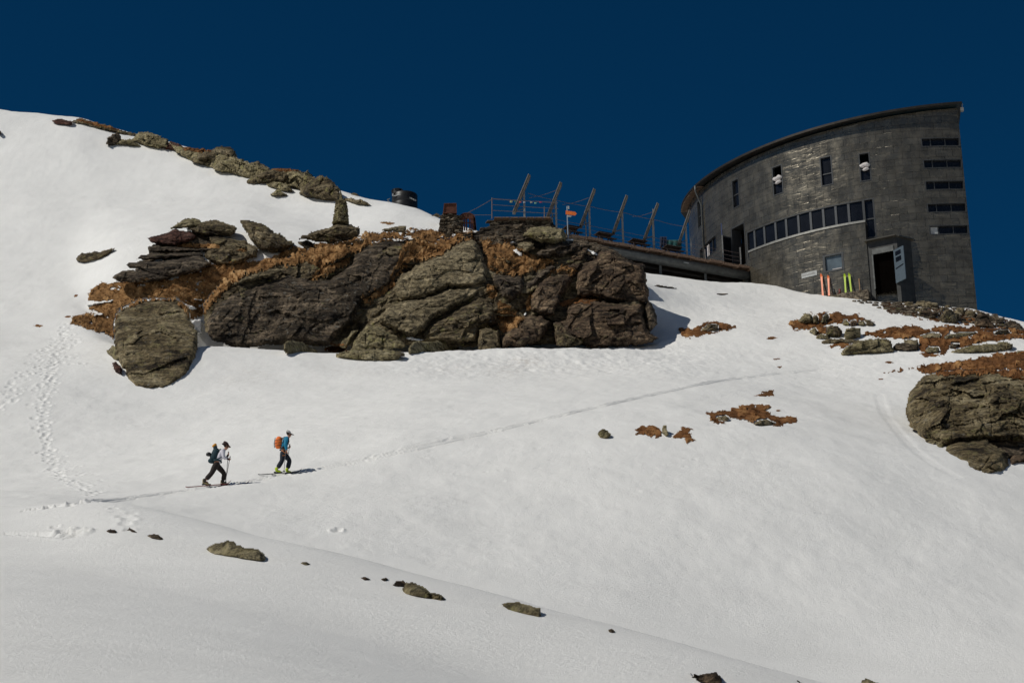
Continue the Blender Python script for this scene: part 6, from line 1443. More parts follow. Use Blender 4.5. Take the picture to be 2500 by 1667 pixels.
# ---- signpost
PS = Vector(at(1387, 590, cliffY(1387, 590) + .2)); sp = empty('signpost', PS); tag(sp, 'grey hiking signpost with an orange arrow board on the cliff top', 'signpost')
def sy_(x, y): return Vector(at(x, y, PS.y))
M['sign_orange'] = simple('orange_sign', (.75, .17, .03), .5, 0, .08); M['pole_grey'] = simple('pale_pole', (.30, .35, .40), .5, .3, .1)
mb = MB(); mb.tube([PS - Vector((0, 0, .2)), sy_(1384.5, 504)], .04, 8); pbuild(mb, 'pole', 'pole_grey', sp)
q0, q1, q2, q3 = sy_(1381, 515), sy_(1404, 518), sy_(1408, 522.5), sy_(1404, 527); q4 = sy_(1381, 524)
f_ = Vector((0, -.05, 0)); bk_ = Vector((0, -.02, 0))
mb = MB(); mb.add([q + f_ for q in (q0, q1, q2, q3, q4)] + [q + bk_ for q in (q0, q1, q2, q3, q4)], [(0, 1, 2, 3, 4)[::-1], (5, 6, 7, 8, 9)] + [(i, (i + 1) % 5, (i + 1) % 5 + 5, i + 5) for i in range(5)]); ab = pbuild(mb, 'arrow_board', 'sign_orange', sp)
mb = MB(); q = [sy_(1385, 526) + f_, sy_(1397, 528) + f_, sy_(1392, 531) + f_, sy_(1385, 530) + f_]; mb.add(q + [v + Vector((0, .02, 0)) for v in q], [(3, 2, 1, 0), (4, 5, 6, 7), (0, 1, 5, 4), (1, 2, 6, 5), (2, 3, 7, 6), (3, 0, 4, 7)]); pbuild(mb, 'small_board', 'sign_white', sp)
mb = MB(); q = sy_(1387.5, 507); mb.box(q, (.12, .03, .22)); pbuild(mb, 'tip_tag', 'sign_white', sp)
mb = MB(); mb.box(PS + Vector((0, 0, .03)), (.7, .5, .10)); pbuild(mb, 'foot', 'pole_grey', sp)
# ---- dry stone wall
swY = lambda x, y: 127.2 + (560 - y) * .02
stonewall('dry_stone_wall', 'dry stone wall of thin flat slabs at the left end of the terrace', 'stone wall', I_([(1206, 535), (1345, 535), (1352, 545), (1362, 556), (1362, 572), (1300, 570), (1290, 600), (1200, 600), (1150, 590), (1120, 575), (1160, 568), (1185, 555), (1195, 548)]), swY, (.35, 1.0), (.07, .15), .7, 15, core=True)
mb = MB()
for k in range(7): a = Vector(at(1206 + k * 20, 535.5, 127.4)); b = Vector(at(1225 + k * 20, 535.5, 127.4)); mb.beam(a, b, .7, .045)
o = mb.build('coping', M['wood'], None, org=Vector(at(1206, 535, 127.4))); dw = bpy.data.objects['dry_stone_wall']; o.parent = dw; o.matrix_parent_inverse = Matrix.Translation(-Vector(dw.location))
# ---- stone pillar with rusty box, and rusty rounded crate
M['rust'] = simple('rusty_metal', (.11, .045, .03), .85, .1, .35, 7, .4, .2)
PP = Vector(at(1098, 572, 128.2))
stonewall('stone_pillar', 'stout pillar of stacked flat stones carrying a rusty square box', 'pillar', zP([(1180, 545), (1450, 545), (1500, 640), (1560, 760), (1590, 930), (1300, 970), (1120, 900), (1150, 740), (1165, 640)]), 128.2, (.3, .9), (.09, .18), .9, 21, core=True)
def pb_(x, y, Y=128.0): return Vector(at(x, y, Y))
bx = [zP([(1215, 380)])[0], zP([(1440, 375)])[0], zP([(1445, 550)])[0], zP([(1195, 550)])[0]]
mb = MB(); fr_ = [pb_(*q) for q in bx]; mb.add(fr_ + [v + Vector((0, .95, 0)) for v in fr_], [(3, 2, 1, 0), (4, 5, 6, 7), (0, 1, 5, 4), (1, 2, 6, 5), (2, 3, 7, 6), (3, 0, 4, 7)])
c3 = (fr_[0] + fr_[1] + fr_[2] + fr_[3]) / 4; wv_ = (fr_[1] - fr_[0]).length
mb.beam(fr_[0] + Vector((-.03, -.03, 0)), fr_[1] + Vector((.03, -.03, 0)), .08, .06); mb.beam(fr_[3] + Vector((-.03, -.03, 0)), fr_[2] + Vector((.03, -.03, 0)), .08, .06)
for e in ((0, 3), (1, 2)): mb.beam(fr_[e[0]] + Vector((0, -.03, 0)), fr_[e[1]] + Vector((0, -.03, 0)), .06, .06, up=Vector((0, 1, 0)))
o = mb.build('rusty_box', M['rust'], None, org=fr_[3]); tag(o, 'rusty square metal box standing on the stone pillar', 'box')
# rounded slatted crate (half barrel) leaning against the pillar
mb = MB(); cb = Vector(at(*zP([(1640, 860)])[0], 128.6)); rad = .62
cyl = []
for k in range(13):
    a = math.pi * (k / 12); cx_ = -math.cos(a) * rad * .78 + (.08 if k > 6 else 0); cz_ = math.sin(a) * .35 + .85
    cyl.append((cx_, cz_))
for k, (cx_, cz_) in enumerate(cyl):
    mb.beam(cb + Vector((cx_ * 1.15, .0, -.1)), cb + Vector((cx_, .0, cz_ - .02)), .10, .05, up=Vector((0, 1, 0))) if k % 1 == 0 else None
    if k: p0 = cyl[k - 1]; mb.beam(cb + Vector((p0[0], .45, p0[1])), cb + Vector((cx_, .45, cz_)), 1.0, .06, up=Vector((0, 0, 1)) if abs(cx_ - p0[0]) > .02 else Vector((1, 0, 0)))
mb.beam(cb + Vector((-rad * .8, -.03, .45)), cb + Vector((rad * .8, -.03, .45)), .05, .07); mb.beam(cb + Vector((-rad * .8, -.03, .8)), cb + Vector((rad * .8, -.03, .8)), .05, .07)
o = mb.build('slatted_crate', M['rust'], None, org=cb); tag(o, 'rusty slatted barrel like crate with rounded top right of the pillar', 'crate')
# ---- black water tank
PT = g1(988, 512, ymin=120) if not math.isnan(g1(988, 512, ymin=120).x) else Vector(at(988, 520, 147))
YT = 147.5; ct = Vector(at(988, 540, YT)); zt = at(990, 477, YT)[2]; rt = 34 / FPX * YT; hb = zt - ct.z
tk = empty('water_tank', ct); tag(tk, 'black plastic cylindrical water tank standing behind the snow crest', 'water tank')
mb = MB(); mb.lathe([(rt * .98, 0), (rt, .1), (rt, hb * .3), (rt * .985, hb * .32), (rt, hb * .34), (rt, hb * .62), (rt * .985, hb * .64), (rt, hb * .66), (rt, hb - .06), (rt * .96, hb), (rt * .5, hb + .12)], ct, 40); pbuild(mb, 'tank_body', 'black_plastic', tk, smoothf=True)
lidc = Vector(at(970, 478, YT - .5)); lz = zt + .0
mb = MB(); mb.lathe([(.46, -.1), (.46, .12), (.43, .16), (.43, .30), (.38, .34), (.1, .36)], Vector((lidc.x, YT - .35, lz)), 24)
for k in range(10): a = 2 * math.pi * k / 10; mb.box(Vector((lidc.x + .45 * math.cos(a), YT - .35 + .45 * math.sin(a), lz + .22)), (.07, .07, .16))
pbuild(mb, 'lid', 'black_plastic', tk); mb = MB(); mb.beam(Vector(at(961, 479, YT - rt * .8)), Vector(at(978, 475, YT - rt * .95)), .04, .05); mb.box(Vector(at(959, 476, YT - rt * .75)), (.10, .05, .2)); pbuild(mb, 'strap', 'sign_white', tk)
mb = MB(); mb.beam(Vector(at(952, 485, YT)), Vector(at(945, 488, YT)), .04, .05); mb.beam(Vector(at(945, 488, YT)), Vector(at(953, 495, YT)), .04, .05); mb.beam(Vector(at(953, 495, YT)), Vector(at(952, 503, YT)), .05, .05, up=Vector((0, 1, 0))); pbuild(mb, 'inlet_pipe', 'zinc', tk)
# lettering on the tank: small pale characters following the wall
mb = MB(); rs = random.Random(4)
for k, (ch) in enumerate([.9, .6, 1.0, .6, .8, .6, .9]):
    x = 1001 + k * 2.3; y = 483.5 + k * 1.0; px_ = (x - 988) / 34; yy = YT - rt * math.sqrt(max(0, 1 - min(.95, px_ * px_))) - .03
    a = Vector(at(x, y - 2.6 * ch, yy)); b = Vector(at(x, y + 1.8, yy)); mb.beam(a, b, .035, .01, up=Vector((0, 1, 0))); mb.beam(Vector(at(x, y - .2, yy)), Vector(at(x + 1.5, y + .4, yy)), .01, .03)
    if k % 2: mb.beam(Vector(at(x + 1.4, y - 1.2, yy)), Vector(at(x + 1.4, y + 2.2, yy)), .03, .01, up=Vector((0, 1, 0)))
pbuild(mb, 'lettering', 'sign_white', tk)
rock('small rock on the crest between the tank snow and the stone pillar', zP([(950, 600), (1010, 575), (1070, 555), (1120, 580), (1155, 640), (1100, 650)]), T=.5, Y=lambda x, y: 136 + 0 * x, mat='rock_speck', cells=2)
# ---- prayer flags
fl = [(1248, 492, 7, 5, 'pale yellow', (.45, .42, .22)), (1258, 492, 4, 4, 'green', (.08, .22, .14)), (1270, 493.5, 6, 3, 'red', (.5, .1, .08)), (1280, 494, 6, 3, 'white', (.4, .42, .48)), (1297, 494, 6, 3, 'tan', (.4, .35, .27)), (1307, 496, 6, 3.4, 'mint green', (.2, .4, .3)), (1320, 493.5, 7, 3, 'crimson', (.35, .05, .12))]
for (x, y, w_, h_, nm, cl_) in fl:
    mtf = simple('flag_' + nm.replace(' ', '_'), cl_, .9); a = [Vector(at(x - w_ / 2, y - h_ / 2, YR + .1)), Vector(at(x + w_ / 2, y - h_ / 2 + .4, YR + .1)), Vector(at(x + w_ / 2 - .6, y + h_ / 2, YR + .14)), Vector(at(x - w_ / 2 + .4, y + h_ / 2 + .3, YR + .06))]
    mb = MB(); mb.add(a + [v + Vector((0, .015, 0)) for v in a], [(3, 2, 1, 0), (4, 5, 6, 7), (0, 1, 5, 4), (1, 2, 6, 5), (2, 3, 7, 6), (3, 0, 4, 7)]); o = mb.build('pennant', mtf, None, org=a[0]); tag(o, f'small {nm} pennant on the string by the leftmost panel', 'flag', 'pennants on a string at the railing')
cable('flag_string', 'string of the small pennants at the leftmost panel', [Vector(at(1201, 486, YR)), Vector(at(1260, 490, YR + .1)), Vector(at(1345, 492, YR + .1))], .01, .02, None, cat='string')

# ---- cairn
ck = zK([(1190, 790)])[0]; Yk = 125.1; bs = Vector(at(*ck, Yk))
prof = [(800, 1020, 1365), (700, 1040, 1350), (600, 1050, 1345), (500, 1065, 1335), (400, 1078, 1320), (320, 1088, 1312), (270, 1095, 1290), (240, 1145, 1245), (190, 1155, 1235), (130, 1160, 1225), (60, 1175, 1222), (15, 1160, 1175)]
mb = MB(); rs = random.Random(8); sK = Yk / FPX / 9.046 * 1.0
ztot = (800 - 250) * sK * 1.05
lv = 0; z = 0
while z < ztot:
    h_ = rs.uniform(.05, .11); yy = 800 - z / (sK * 1.05); half = np.interp(-yy, [-p[0] for p in prof], [(p[2] - p[1]) / 2 for p in prof]) * sK
    cx = np.interp(-yy, [-p[0] for p in prof], [(p[2] + p[1]) / 2 for p in prof]); X = Vector(at(zK([(cx, yy)])[0][0], ck[1], Yk)).x
    k_ = max(5, int(half * 2 * math.pi / .28)); ph = rs.uniform(0, 6)
    for k in range(k_):
        a = ph + 2 * math.pi * k / k_; rr = half - .05; c = Vector((X + rr * math.cos(a), Yk + rr * math.sin(a), bs.z + z + h_ / 2))
        mb.box(c, (.26 * rs.uniform(.8, 1.2), .24, h_ * .92), Matrix.Rotation(a + rs.gauss(0, .2), 3, 'Z') @ Matrix.Rotation(rs.gauss(0, .08), 3, 'Y'), .9)
    z += h_ * .93
mb.lathe([(half * .9, -ztot * .98), (half * .7, 0)], Vector((X, Yk, bs.z + ztot)), 10)
o = mb.build('cairn', M['rock_lichen'], None, org=bs); tag(o, 'tall tapering stone cairn with a pointed tip on the tilted boulder', 'cairn')
mb = MB(); tp_ = Vector((Vector(at(*zK([(1195, 250)])[0], Yk)).x, Yk, bs.z + ztot)); mb.tube([tp_ - Vector((0, 0, .06)), tp_ + Vector((.02, 0, .2)), tp_ + Vector((0, 0, .5)), tp_ + Vector((-.04, 0, .86))], [.17, .13, .085, .02], 7); q_ = mb.build('tip_stone', M['rock_lichen'], None, org=bs); q_.parent = o; q_.matrix_parent_inverse = Matrix.Translation(-Vector(o.location))
# ------------------------------------------------------------------ ski tourers
def skin(name, V, E, R, mat, parent, org, sub=2, root=0):
    me = bpy.data.meshes.new(name); me.from_pydata([tuple(Vector(v)) for v in V], E, []); o = bpy.data.objects.new(name, me); C.objects.link(o)
    sk_ = o.modifiers.new('s', 'SKIN'); sk_.use_smooth_shade = True
    lay = me.skin_vertices[0].data
    for i, r in enumerate(R): lay[i].radius = (r, r) if not isinstance(r, tuple) else r; lay[i].use_root = (i == root)
    su = o.modifiers.new('u', 'SUBSURF'); su.levels = sub; su.render_levels = sub
    dg = bpy.context.evaluated_depsgraph_get(); dg.update()
    ev = bpy.data.meshes.new_from_object(o.evaluated_get(dg)); ev.name = name
    bpy.data.objects.remove(o); bpy.data.meshes.remove(me)
    ev.materials.clear(); ev.materials.append(mat); ev.polygons.foreach_set('use_smooth', [True] * len(ev.polygons))
    ob = bpy.data.objects.new(name, ev); return link(ob, parent)
def chain(V, E, R, pts, rad, start=None):
    """append a chain; start = index of the vertex it grows from"""
    prev = start
    for p, r in zip(pts, rad):
        V.append(p); R.append(r); i = len(V) - 1
        if prev is not None: E.append((prev, i))
        prev = i
    return prev
M['skin'] = simple('sunburnt_skin', (.45, .22, .14), .55, 0, .08)
M['pants_black'] = simple('black_trousers', (.022, .016, .014), .85, 0, .3, 12, .4); M['pants_navy'] = simple('navy_trousers', (.014, .019, .03), .85, 0, .3, 12, .4)
M['pants_grey'] = simple('grey_gaiter', (.10, .10, .105), .85, 0, .2, 12, .3)
M['shirt_white'] = simple('white_shirt', (.66, .64, .70), .85, 0, .08, 10, .4); M['jacket_blue'] = simple('petrol_blue_jacket', (.01, .21, .36), .75, 0, .2, 10, .4)
M['glove'] = simple('dark_glove', (.035, .014, .018), .8, 0, .3); M['hat_dark'] = simple('dark_brown_hat', (.028, .012, .012), .85, 0, .2)
M['cap_white'] = simple('pale_cap', (.50, .50, .48), .8, 0, .1); M['hair'] = simple('dark_hair', (.03, .018, .012), .7, 0, .3, 20)
M['pack_teal'] = simple('dark_teal_pack', (.012, .038, .05), .8, 0, .35, 7, .4); M['pack_orange'] = simple('orange_pack', (.95, .20, .035), .75, 0, .2, 9, .6)
M['helmet'] = simple('black_helmet', (.015, .016, .016), .35); M['yellow'] = simple('amber_cloth', (.80, .36, .04), .8, 0, .15, 8, .4)
M['boot_lime'] = simple('lime_ski_boot', (.48, .62, .02), .45, 0, .1); M['boot_dark'] = simple('black_boot', (.03, .027, .02), .5, 0, .3); M['boot_tan'] = simple('tan_boot_trim', (.36, .28, .12), .5, 0, .2)
M['red_ski'] = simple('dark_red_ski', (.20, .035, .035), .4, 0, .25); M['skin_track'] = simple('climbing_skin', (.10, .10, .10), .8)
M['pole_dark'] = simple('dark_pole', (.035, .035, .04), .4, .3, .1)
tA, tB = g1(440, 1196), g1(740, 1151)
TD = (tB - tA); SLOPE = TD.z / math.hypot(TD.x, TD.y); TD.z = 0; TD.normalize(); TD = Vector((math.cos(R_(10)), math.sin(R_(10)), 0)); SD = Vector((-TD.y, TD.x, 0))   # SD points away from the viewer
AZT = math.atan2(TD.y, TD.x)
def fingers(V, E, R, wrist, pos, grip, L=.18):
    """palm with four curled fingers and a thumb closing round the pole; grip = pole direction"""
    f = (pos - wrist).normalized(); g = grip.normalized(); n = f.cross(g).normalized()
    E0_ = len(V) - 1
    palm = wrist + f * .045; V.append(palm); R.append((.034, .022)); E.append((E0_, len(V) - 1)); pi = len(V) - 1
    kn = wrist + f * .085; V.append(kn); R.append((.034, .020)); E.append((pi, len(V) - 1)); ki = len(V) - 1
    for k in range(4):
        o_ = g * ((k - 1.5) * .021); l_ = [.033, .037, .035, .028][k]
        a = kn + o_ + f * .012; b = a + f * l_ * .7 + n * .012; c_ = b - f * .004 + n * l_ * .8; d_ = c_ - f * l_ * .8 + n * .004
        chain(V, E, R, [a, b, c_, d_], [.0105, .0095, .009, .008], ki)
    th_ = palm + g * .030 + n * .012; chain(V, E, R, [th_, th_ + n * .03 + f * .012, th_ + n * .036 + f * .038 - g * .01], [.013, .011, .009], pi)
def person(label, base, J, mats, hat, scale=1.0):
    """J: joints in (forward, up, side) metres; side > 0 is away from the viewer"""
    t = empty('person', base, AZT); tag(t, label, 'person')
    def W_(q): return Vector((q[0], q[2], q[1])) * scale
    j = {k: W_(v) for k, v in J.items() if not k.startswith('heel')}
    V, E, R = [], [], []
    V.append(j['hip']); R.append((.15, .115))
    ch = chain(V, E, R, [j['waist'], j['chest'], j['neckb']], [(.135, .10), (.165, .115), (.085, .075)], 0)
    nk = chain(V, E, R, [j['neck'], j['jaw'], j['head'], j['crown']], [.055, (.066, .07), (.078, .088), (.055, .062)], ch)
    chest = 2
    for s_ in ('n', 'f'):
        chain(V, E, R, [j['sh' + s_], j['el' + s_], j['wr' + s_]], [.058, .042, .028], chest)
        fingers(V, E, R, j['wr' + s_], j['ha' + s_], j['po' + s_] - j['ha' + s_])
        chain(V, E, R, [j['hj' + s_], j['kn' + s_], j['an' + s_], j['an' + s_] + Vector((.02, 0, -.05)), j['an' + s_] + Vector((.13, 0, -.065))], [.095, .062, .042, .045, .035], 0)
    fwd = (j['nose'] - j['head']).normalized()
    chain(V, E, R, [j['nose']], [.012], 6 - 0 if False else 6)
    body = skin('body', V, E, R, M['skin'], t, None, 1)
    side = Vector((0, 1, 0)); up = (j['crown'] - j['head']).normalized()
    for s_ in (-1, 1):
        mb = MB(); c = j['head'] + fwd * .083 + side * (.03 * s_); mb.tube([c - fwd * .006, c + fwd * .004], [.011, .006], 8); mb.build('eye', M['hair'], t)
        mb = MB(); c = j['head'] + side * (.082 * s_) - up * .01; mb.tube([c - up * .03, c, c + up * .03], [.008, .015, .010], 6); mb.build('ear', M['skin'], t)
    mb = MB(); c = j['jaw'] + fwd * .073 + up * .012; mb.tube([c - side * .022, c + side * .022], .006, 6); mb.build('mouth', M['red_dark'], t)
    # clothing
    V, E, R = [], [], []
    V.append(j['hip'] + Vector((0, 0, -.03))); R.append((.165, .13))
    chain(V, E, R, [j['waist'], j['chest'], j['neckb'] + (j['neck'] - j['neckb']) * .3], [(.165, .135), (.20, .155), (.085, .08)], 0)
    for s_ in ('n', 'f'):
        chain(V, E, R, [j['sh' + s_], (j['sh' + s_] + j['el' + s_]) / 2, j['el' + s_], (j['el' + s_] + j['wr' + s_]) / 2, j['wr' + s_]], [.090, .074, .067, .058, .044], 2)
    skin('jacket', V, E, R, M[mats['top']], t, None, 2)
    V, E, R = [], [], []
    V.append(j['hip'] + Vector((0, 0, .06))); R.append((.165, .135)); chain(V, E, R, [j['hip'] + Vector((0, 0, -.04))], [(.17, .14)], 0)
    for s_ in ('n', 'f'):
        k = j['kn' + s_]; a = j['an' + s_]
        chain(V, E, R, [j['hj' + s_], (j['hj' + s_] + k) / 2, k, (k + a) / 2, a + (k - a) * .12], [.128, .120, .096, .100, .095], 1)
    skin('trousers', V, E, R, M[mats['pants']], t, None, 2)
    if mats.get('gaiter'):
        V, E, R = [], [], []; k = j['knn']; a = j['ann']; V.append(k * .72 + a * .28); R.append(.088); chain(V, E, R, [(k + a) / 2, a + (k - a) * .10], [.092, .090], 0); skin('gaiter', V, E, R, M[mats['gaiter']], t, None, 2)
    if mats.get('glove'):
        for s_ in ('n', 'f'):
            V, E, R = [], [], []; wv = (j['wr' + s_] - j['el' + s_]).normalized(); V.append(j['wr' + s_] - wv * .05); R.append(.045); chain(V, E, R, [j['wr' + s_], j['wr' + s_] + (j['ha' + s_] - j['wr' + s_]).normalized() * .05, j['ha' + s_], j['ha' + s_] + (j['ha' + s_] - j['wr' + s_]).normalized() * .03], [.040, .048, .052, .035], 0); skin('glove', V, E, R, M[mats['glove']], t, None, 1)
    for s_ in ('n', 'f'):
        a = j['an' + s_]; sole = a.z - .135; tl = J.get('heel' + s_, 0)
        V, E, R = [], [], []
        V.append(a + Vector((-.01, 0, .10))); R.append((.072, .078)); chain(V, E, R, [a + Vector((-.02, 0, 0)), a + Vector((-.01, 0, -.075)), a + Vector((.08, 0, -.08 - tl)), a + Vector((.17, 0, -.09 - tl * 1.6))], [(.066, .072), (.058, .062), (.052, .05), (.045, .034)], 0)
        b_ = skin('boot', V, E, R, M[mats['boot']], t, None, 1)
        mb = MB(); rot = Matrix.Rotation(-math.atan2(tl * 1.6, .18), 3, 'Y').inverted(); mb.box(a + Vector((.06, 0, -.135 - tl * .8)), (.30, .085, .03), Matrix.Rotation(math.atan2(tl * 1.6, .18), 3, 'Y')); mb.build('sole', M['boot_dark'], b_)
        if mats.get('boot_trim'): mb = MB(); mb.tube([a + Vector((-.075, 0, .06)), a + Vector((-.085, 0, -.08)), a + Vector((.06, -.05, -.10 - tl)), a + Vector((.15, -.04, -.10 - tl * 1.4))], .018, 6); mb.build('boot_trim', M[mats['boot_trim']], b_)
    # hair, hat
    mb = MB(); hc = j['head'] + up * .02 - fwd * .012; prof = []
    def dome(r_, h0, n1=7, sq=1.0): return [(r_ * math.cos(a) ** sq, h0 + r_ * math.sin(a)) for a in [i * math.pi / 2 / n1 for i in range(n1)]] + [(.004, h0 + r_)]
    Rm = Matrix((fwd, side, up)).transposed()
    def orient(mb, c):
        mb.v = [tuple(c + Rm @ Vector(v)) for v in mb.v]; return mb
    mb = MB(); mb.lathe([(.084, -.075), (.094, -.04), (.098, 0)] + dome(.097, .0)[1:], n=16); mb.v = [(v[0] * 1.02 - .018, v[1] * .94, v[2]) for v in mb.v]; orient(mb, hc).build('hair', M['hair'], t, smoothf=True)
    mb = MB()
    if hat == 'brim':
        mb.lathe([(.175, -.006), (.178, .0), (.112, .025), (.112, .05)] + [(p[0] * 1.12, p[1] + .035) for p in dome(.098, 0, 7, .7)[1:]], n=20); mb.v = [(v[0] * 1.06, v[1], v[2] - (.02 if math.hypot(v[0], v[1]) > .15 else 0)) for v in mb.v]
        orient(mb, hc + up * .035).build('sun_hat', M['hat_dark'], t, smoothf=True)
    else:
        mb.lathe([(.106, 0), (.108, .03)] + [(p[0] * 1.08, p[1] + .03) for p in dome(.098, 0, 7, .8)[1:]], n=20); cp_ = orient(mb, hc + up * .02).build('cap', M['cap_white'], t, smoothf=True)
        mb = MB(); P_b = [(math.cos(a) * .10 + .06 + .06 * math.cos(a), math.sin(a) * .085, .012 - .02 * abs(math.sin(a))) for a in [i * math.pi / 8 - math.pi / 2 for i in range(9)]]
        nb_ = len(P_b); mb.add(P_b + [(p[0], p[1], p[2] - .008) for p in P_b], [tuple(range(nb_)), tuple(range(nb_, 2 * nb_))[::-1]] + [(i, i + nb_, i + 1 + nb_, i + 1) for i in range(nb_ - 1)]); orient(mb, hc + up * .025).build('peak', M['hat_dark'], t)
    return t, j
def local(base, q): return Vector(base) + TD * q[0] + SD * q[2] + Vector((0, 0, q[1]))
def pole(base, hand, tip, label, grp):
    a, b = local(base, hand), local(base, tip); d = (a - b).normalized()
    o = MB(); o.tube([b, b.lerp(a, .5), a], [.010, .011, .013], 8); ob = o.build('ski_pole', M['pole_dark'], None, org=b); tag(ob, label, 'ski pole', grp)
    def ch(mb, nm, mt):
        c = mb.build(nm, M[mt], None, org=b); c.parent = ob; c.matrix_parent_inverse = Matrix.Translation(-b)
    mb = MB(); mb.tube([a - d * .07, a + d * .10], [.018, .021], 8); ch(mb, 'grip', 'black_plastic')
    mb = MB(); mb.tube([b + d * .07, b + d * .078], [.05, .045], 12); ch(mb, 'basket', 'black_plastic')
def ski(base, xc, side, mat, label, grp, L=1.72, lift=.0):
    """ski lying in the track under local x = xc"""
    N = 26; V = []
    for i in range(N + 1):
        f = i / N; x = xc + (f - .48) * L; w_ = .045 + .012 * abs(f - .5) * 2; w_ *= 1 if f < .94 else max(.2, 1 - ((f - .94) / .06) ** 2 * .8); w_ *= 1 if f > .02 else .8
        P = Vector(base) + TD * x + SD * side; gz = float(z_at(P.x, P.y)); 
        z = zl(x, side, base) + .012 + .13 * max(0, (f - .88) / .12) ** 2 + .03 * max(0, (.06 - f) / .06) ** 2 + lift
        for s_, h_ in ((-1, 0), (1, 0), (1, .012), (-1, .012)): V.append(P * 1 + SD * (s_ * w_) + Vector((0, 0, z + h_ - P.z)))
    F = [(3, 2, 1, 0), tuple(N * 4 + k for k in range(4))] + [(i * 4 + k, i * 4 + (k + 1) % 4, i * 4 + 4 + (k + 1) % 4, i * 4 + 4 + k) for i in range(N) for k in range(4)]
    mb = MB(); mb.add(V, F); org = Vector(V[0]); o = mb.build('ski', M[mat], None, org=org); tag(o, label, 'ski', grp)
    mb = MB(); c = Vector(base) + TD * (xc + .10) + SD * side; c.z = zl(xc + .1, side, base) + .045; rot = Matrix.Rotation(AZT, 3, 'Z')
    mb.box(c, (.07, .07, .05), rot); mb.box(c - TD * .27, (.08, .07, .04), rot); b_ = mb.build('binding', M['black_plastic'], None, org=org); b_.parent = o; b_.matrix_parent_inverse = Matrix.Translation(-org)
def zl(x, side, base):
    """height of the track line: straight between snow samples"""
    def gz(q): P = Vector(base) + TD * q; return float(z_at(P.x, P.y))
    a, b = gz(-.9), gz(1.0)
    return a + (b - a) * (x + .9) / 1.9 + .01
def footing(px, py): 
    P = g1(px, py); P.z = zl(0, 0, P); return P
# first skier (left): white shirt, dark hat, teal pack
B1 = footing(525.5, 1190)
J1 = dict(hip=(.02, .90, 0), waist=(.09, 1.05, 0), chest=(.21, 1.28, 0), neckb=(.29, 1.42, 0), neck=(.325, 1.47, 0), jaw=(.375, 1.515, 0), head=(.385, 1.59, 0), crown=(.375, 1.66, 0), nose=(.475, 1.555, 0),
          shn=(.24, 1.36, -.19), eln=(.27, 1.07, -.24), wrn=(.42, 1.04, -.20), han=(.50, 1.02, -.19), pon=(.58, 1.10, -.19),
          shf=(.25, 1.36, .19), elf=(.34, 1.14, .24), wrf=(.42, 1.25, .22), haf=(.46, 1.31, .21), pof=(.47, 1.42, .21),
          hjn=(-.01, .82, -.10), knn=(-.15, .48, -.12), ann=(-.40, .155, -.11), hjf=(.05, .82, .10), knf=(.34, .54, .12), anf=(.29, .19, .11))
J1['ann'] = (-.40, zl(-.36, 0, B1) - B1.z + .215, -.11); J1['anf'] = (.29, zl(.33, 0, B1) - B1.z + .175, .11); J1['heeln'] = .03; J1['heelf'] = -.01
person('person in white shirt, dark sun hat and black trousers striding uphill behind the other', B1, J1, dict(top='shirt_white', pants='pants_black', glove='glove', boot='boot_dark', boot_trim='boot_tan'), 'brim')
G1, G2 = 'ski poles of the left tourer', 'ski poles of the right tourer'
pole(B1, (.51, 1.05, -.19), (.36, zl(.36, 0, B1) - B1.z - .03, -.36), 'near pole held by the person in the white shirt', G1)
pole(B1, (.46, 1.34, .21), (.40, zl(.4, 0, B1) - B1.z + .10, .50), 'far pole of the person in the white shirt, gripped high', G1)
ski(B1, -.30, -.11, 'red_ski', 'dark red ski under the rear foot of the person in the white shirt', 'skis of the left tourer'); ski(B1, .42, .11, 'red_ski', 'dark red ski under the leading foot of the person in the white shirt', 'skis of the left tourer')
# second skier (right): blue jacket, pale cap, orange pack
B2 = footing(692, 1160.5)
J2 = dict(hip=(-.03, .93, 0), waist=(.0, 1.08, 0), chest=(.07, 1.32, 0), neckb=(.13, 1.48, 0), neck=(.155, 1.53, 0), jaw=(.205, 1.575, 0), head=(.20, 1.65, 0), crown=(.185, 1.72, 0), nose=(.292, 1.62, 0),
          shn=(.06, 1.42, -.19), eln=(.04, 1.14, -.25), wrn=(.085, .92, -.23), han=(.10, .85, -.22), pon=(.02, .87, -.20),
          shf=(.10, 1.42, .19), elf=(.06, 1.18, .26), wrf=(.17, 1.13, .22), haf=(.225, 1.16, .20), pof=(.23, 1.26, .20),
          hjn=(-.05, .85, -.10), knn=(-.07, .52, -.11), ann=(-.26, .17, -.11), hjf=(.02, .85, .10), knf=(.24, .60, .12), anf=(.17, .2, .11))
J2['ann'] = (-.27, zl(-.23, 0, B2) - B2.z + .18, -.11); J2['anf'] = (.155, zl(.2, 0, B2) - B2.z + .18, .11)
person('person in petrol blue jacket, pale cap and navy trousers walking uphill in front', B2, J2, dict(top='jacket_blue', pants='pants_navy', gaiter='pants_grey', boot='boot_lime'), 'cap')
pole(B2, (.06, .90, -.215), (-.01, zl(0, 0, B2) - B2.z - .06, -.42), 'near pole of the person in the blue jacket, planted beside the boots', G2)
pole(B2, (.225, 1.20, .20), (.12, zl(.1, 0, B2) - B2.z + .10, .48), 'far pole of the person in the blue jacket, behind the legs', G2)
ski(B2, -.18, -.11, 'ski_dark', 'dark ski under the rear lime boot of the person in blue', 'skis of the right tourer'); ski(B2, .36, .11, 'ski_dark', 'dark ski under the front lime boot of the person in blue', 'skis of the right tourer')
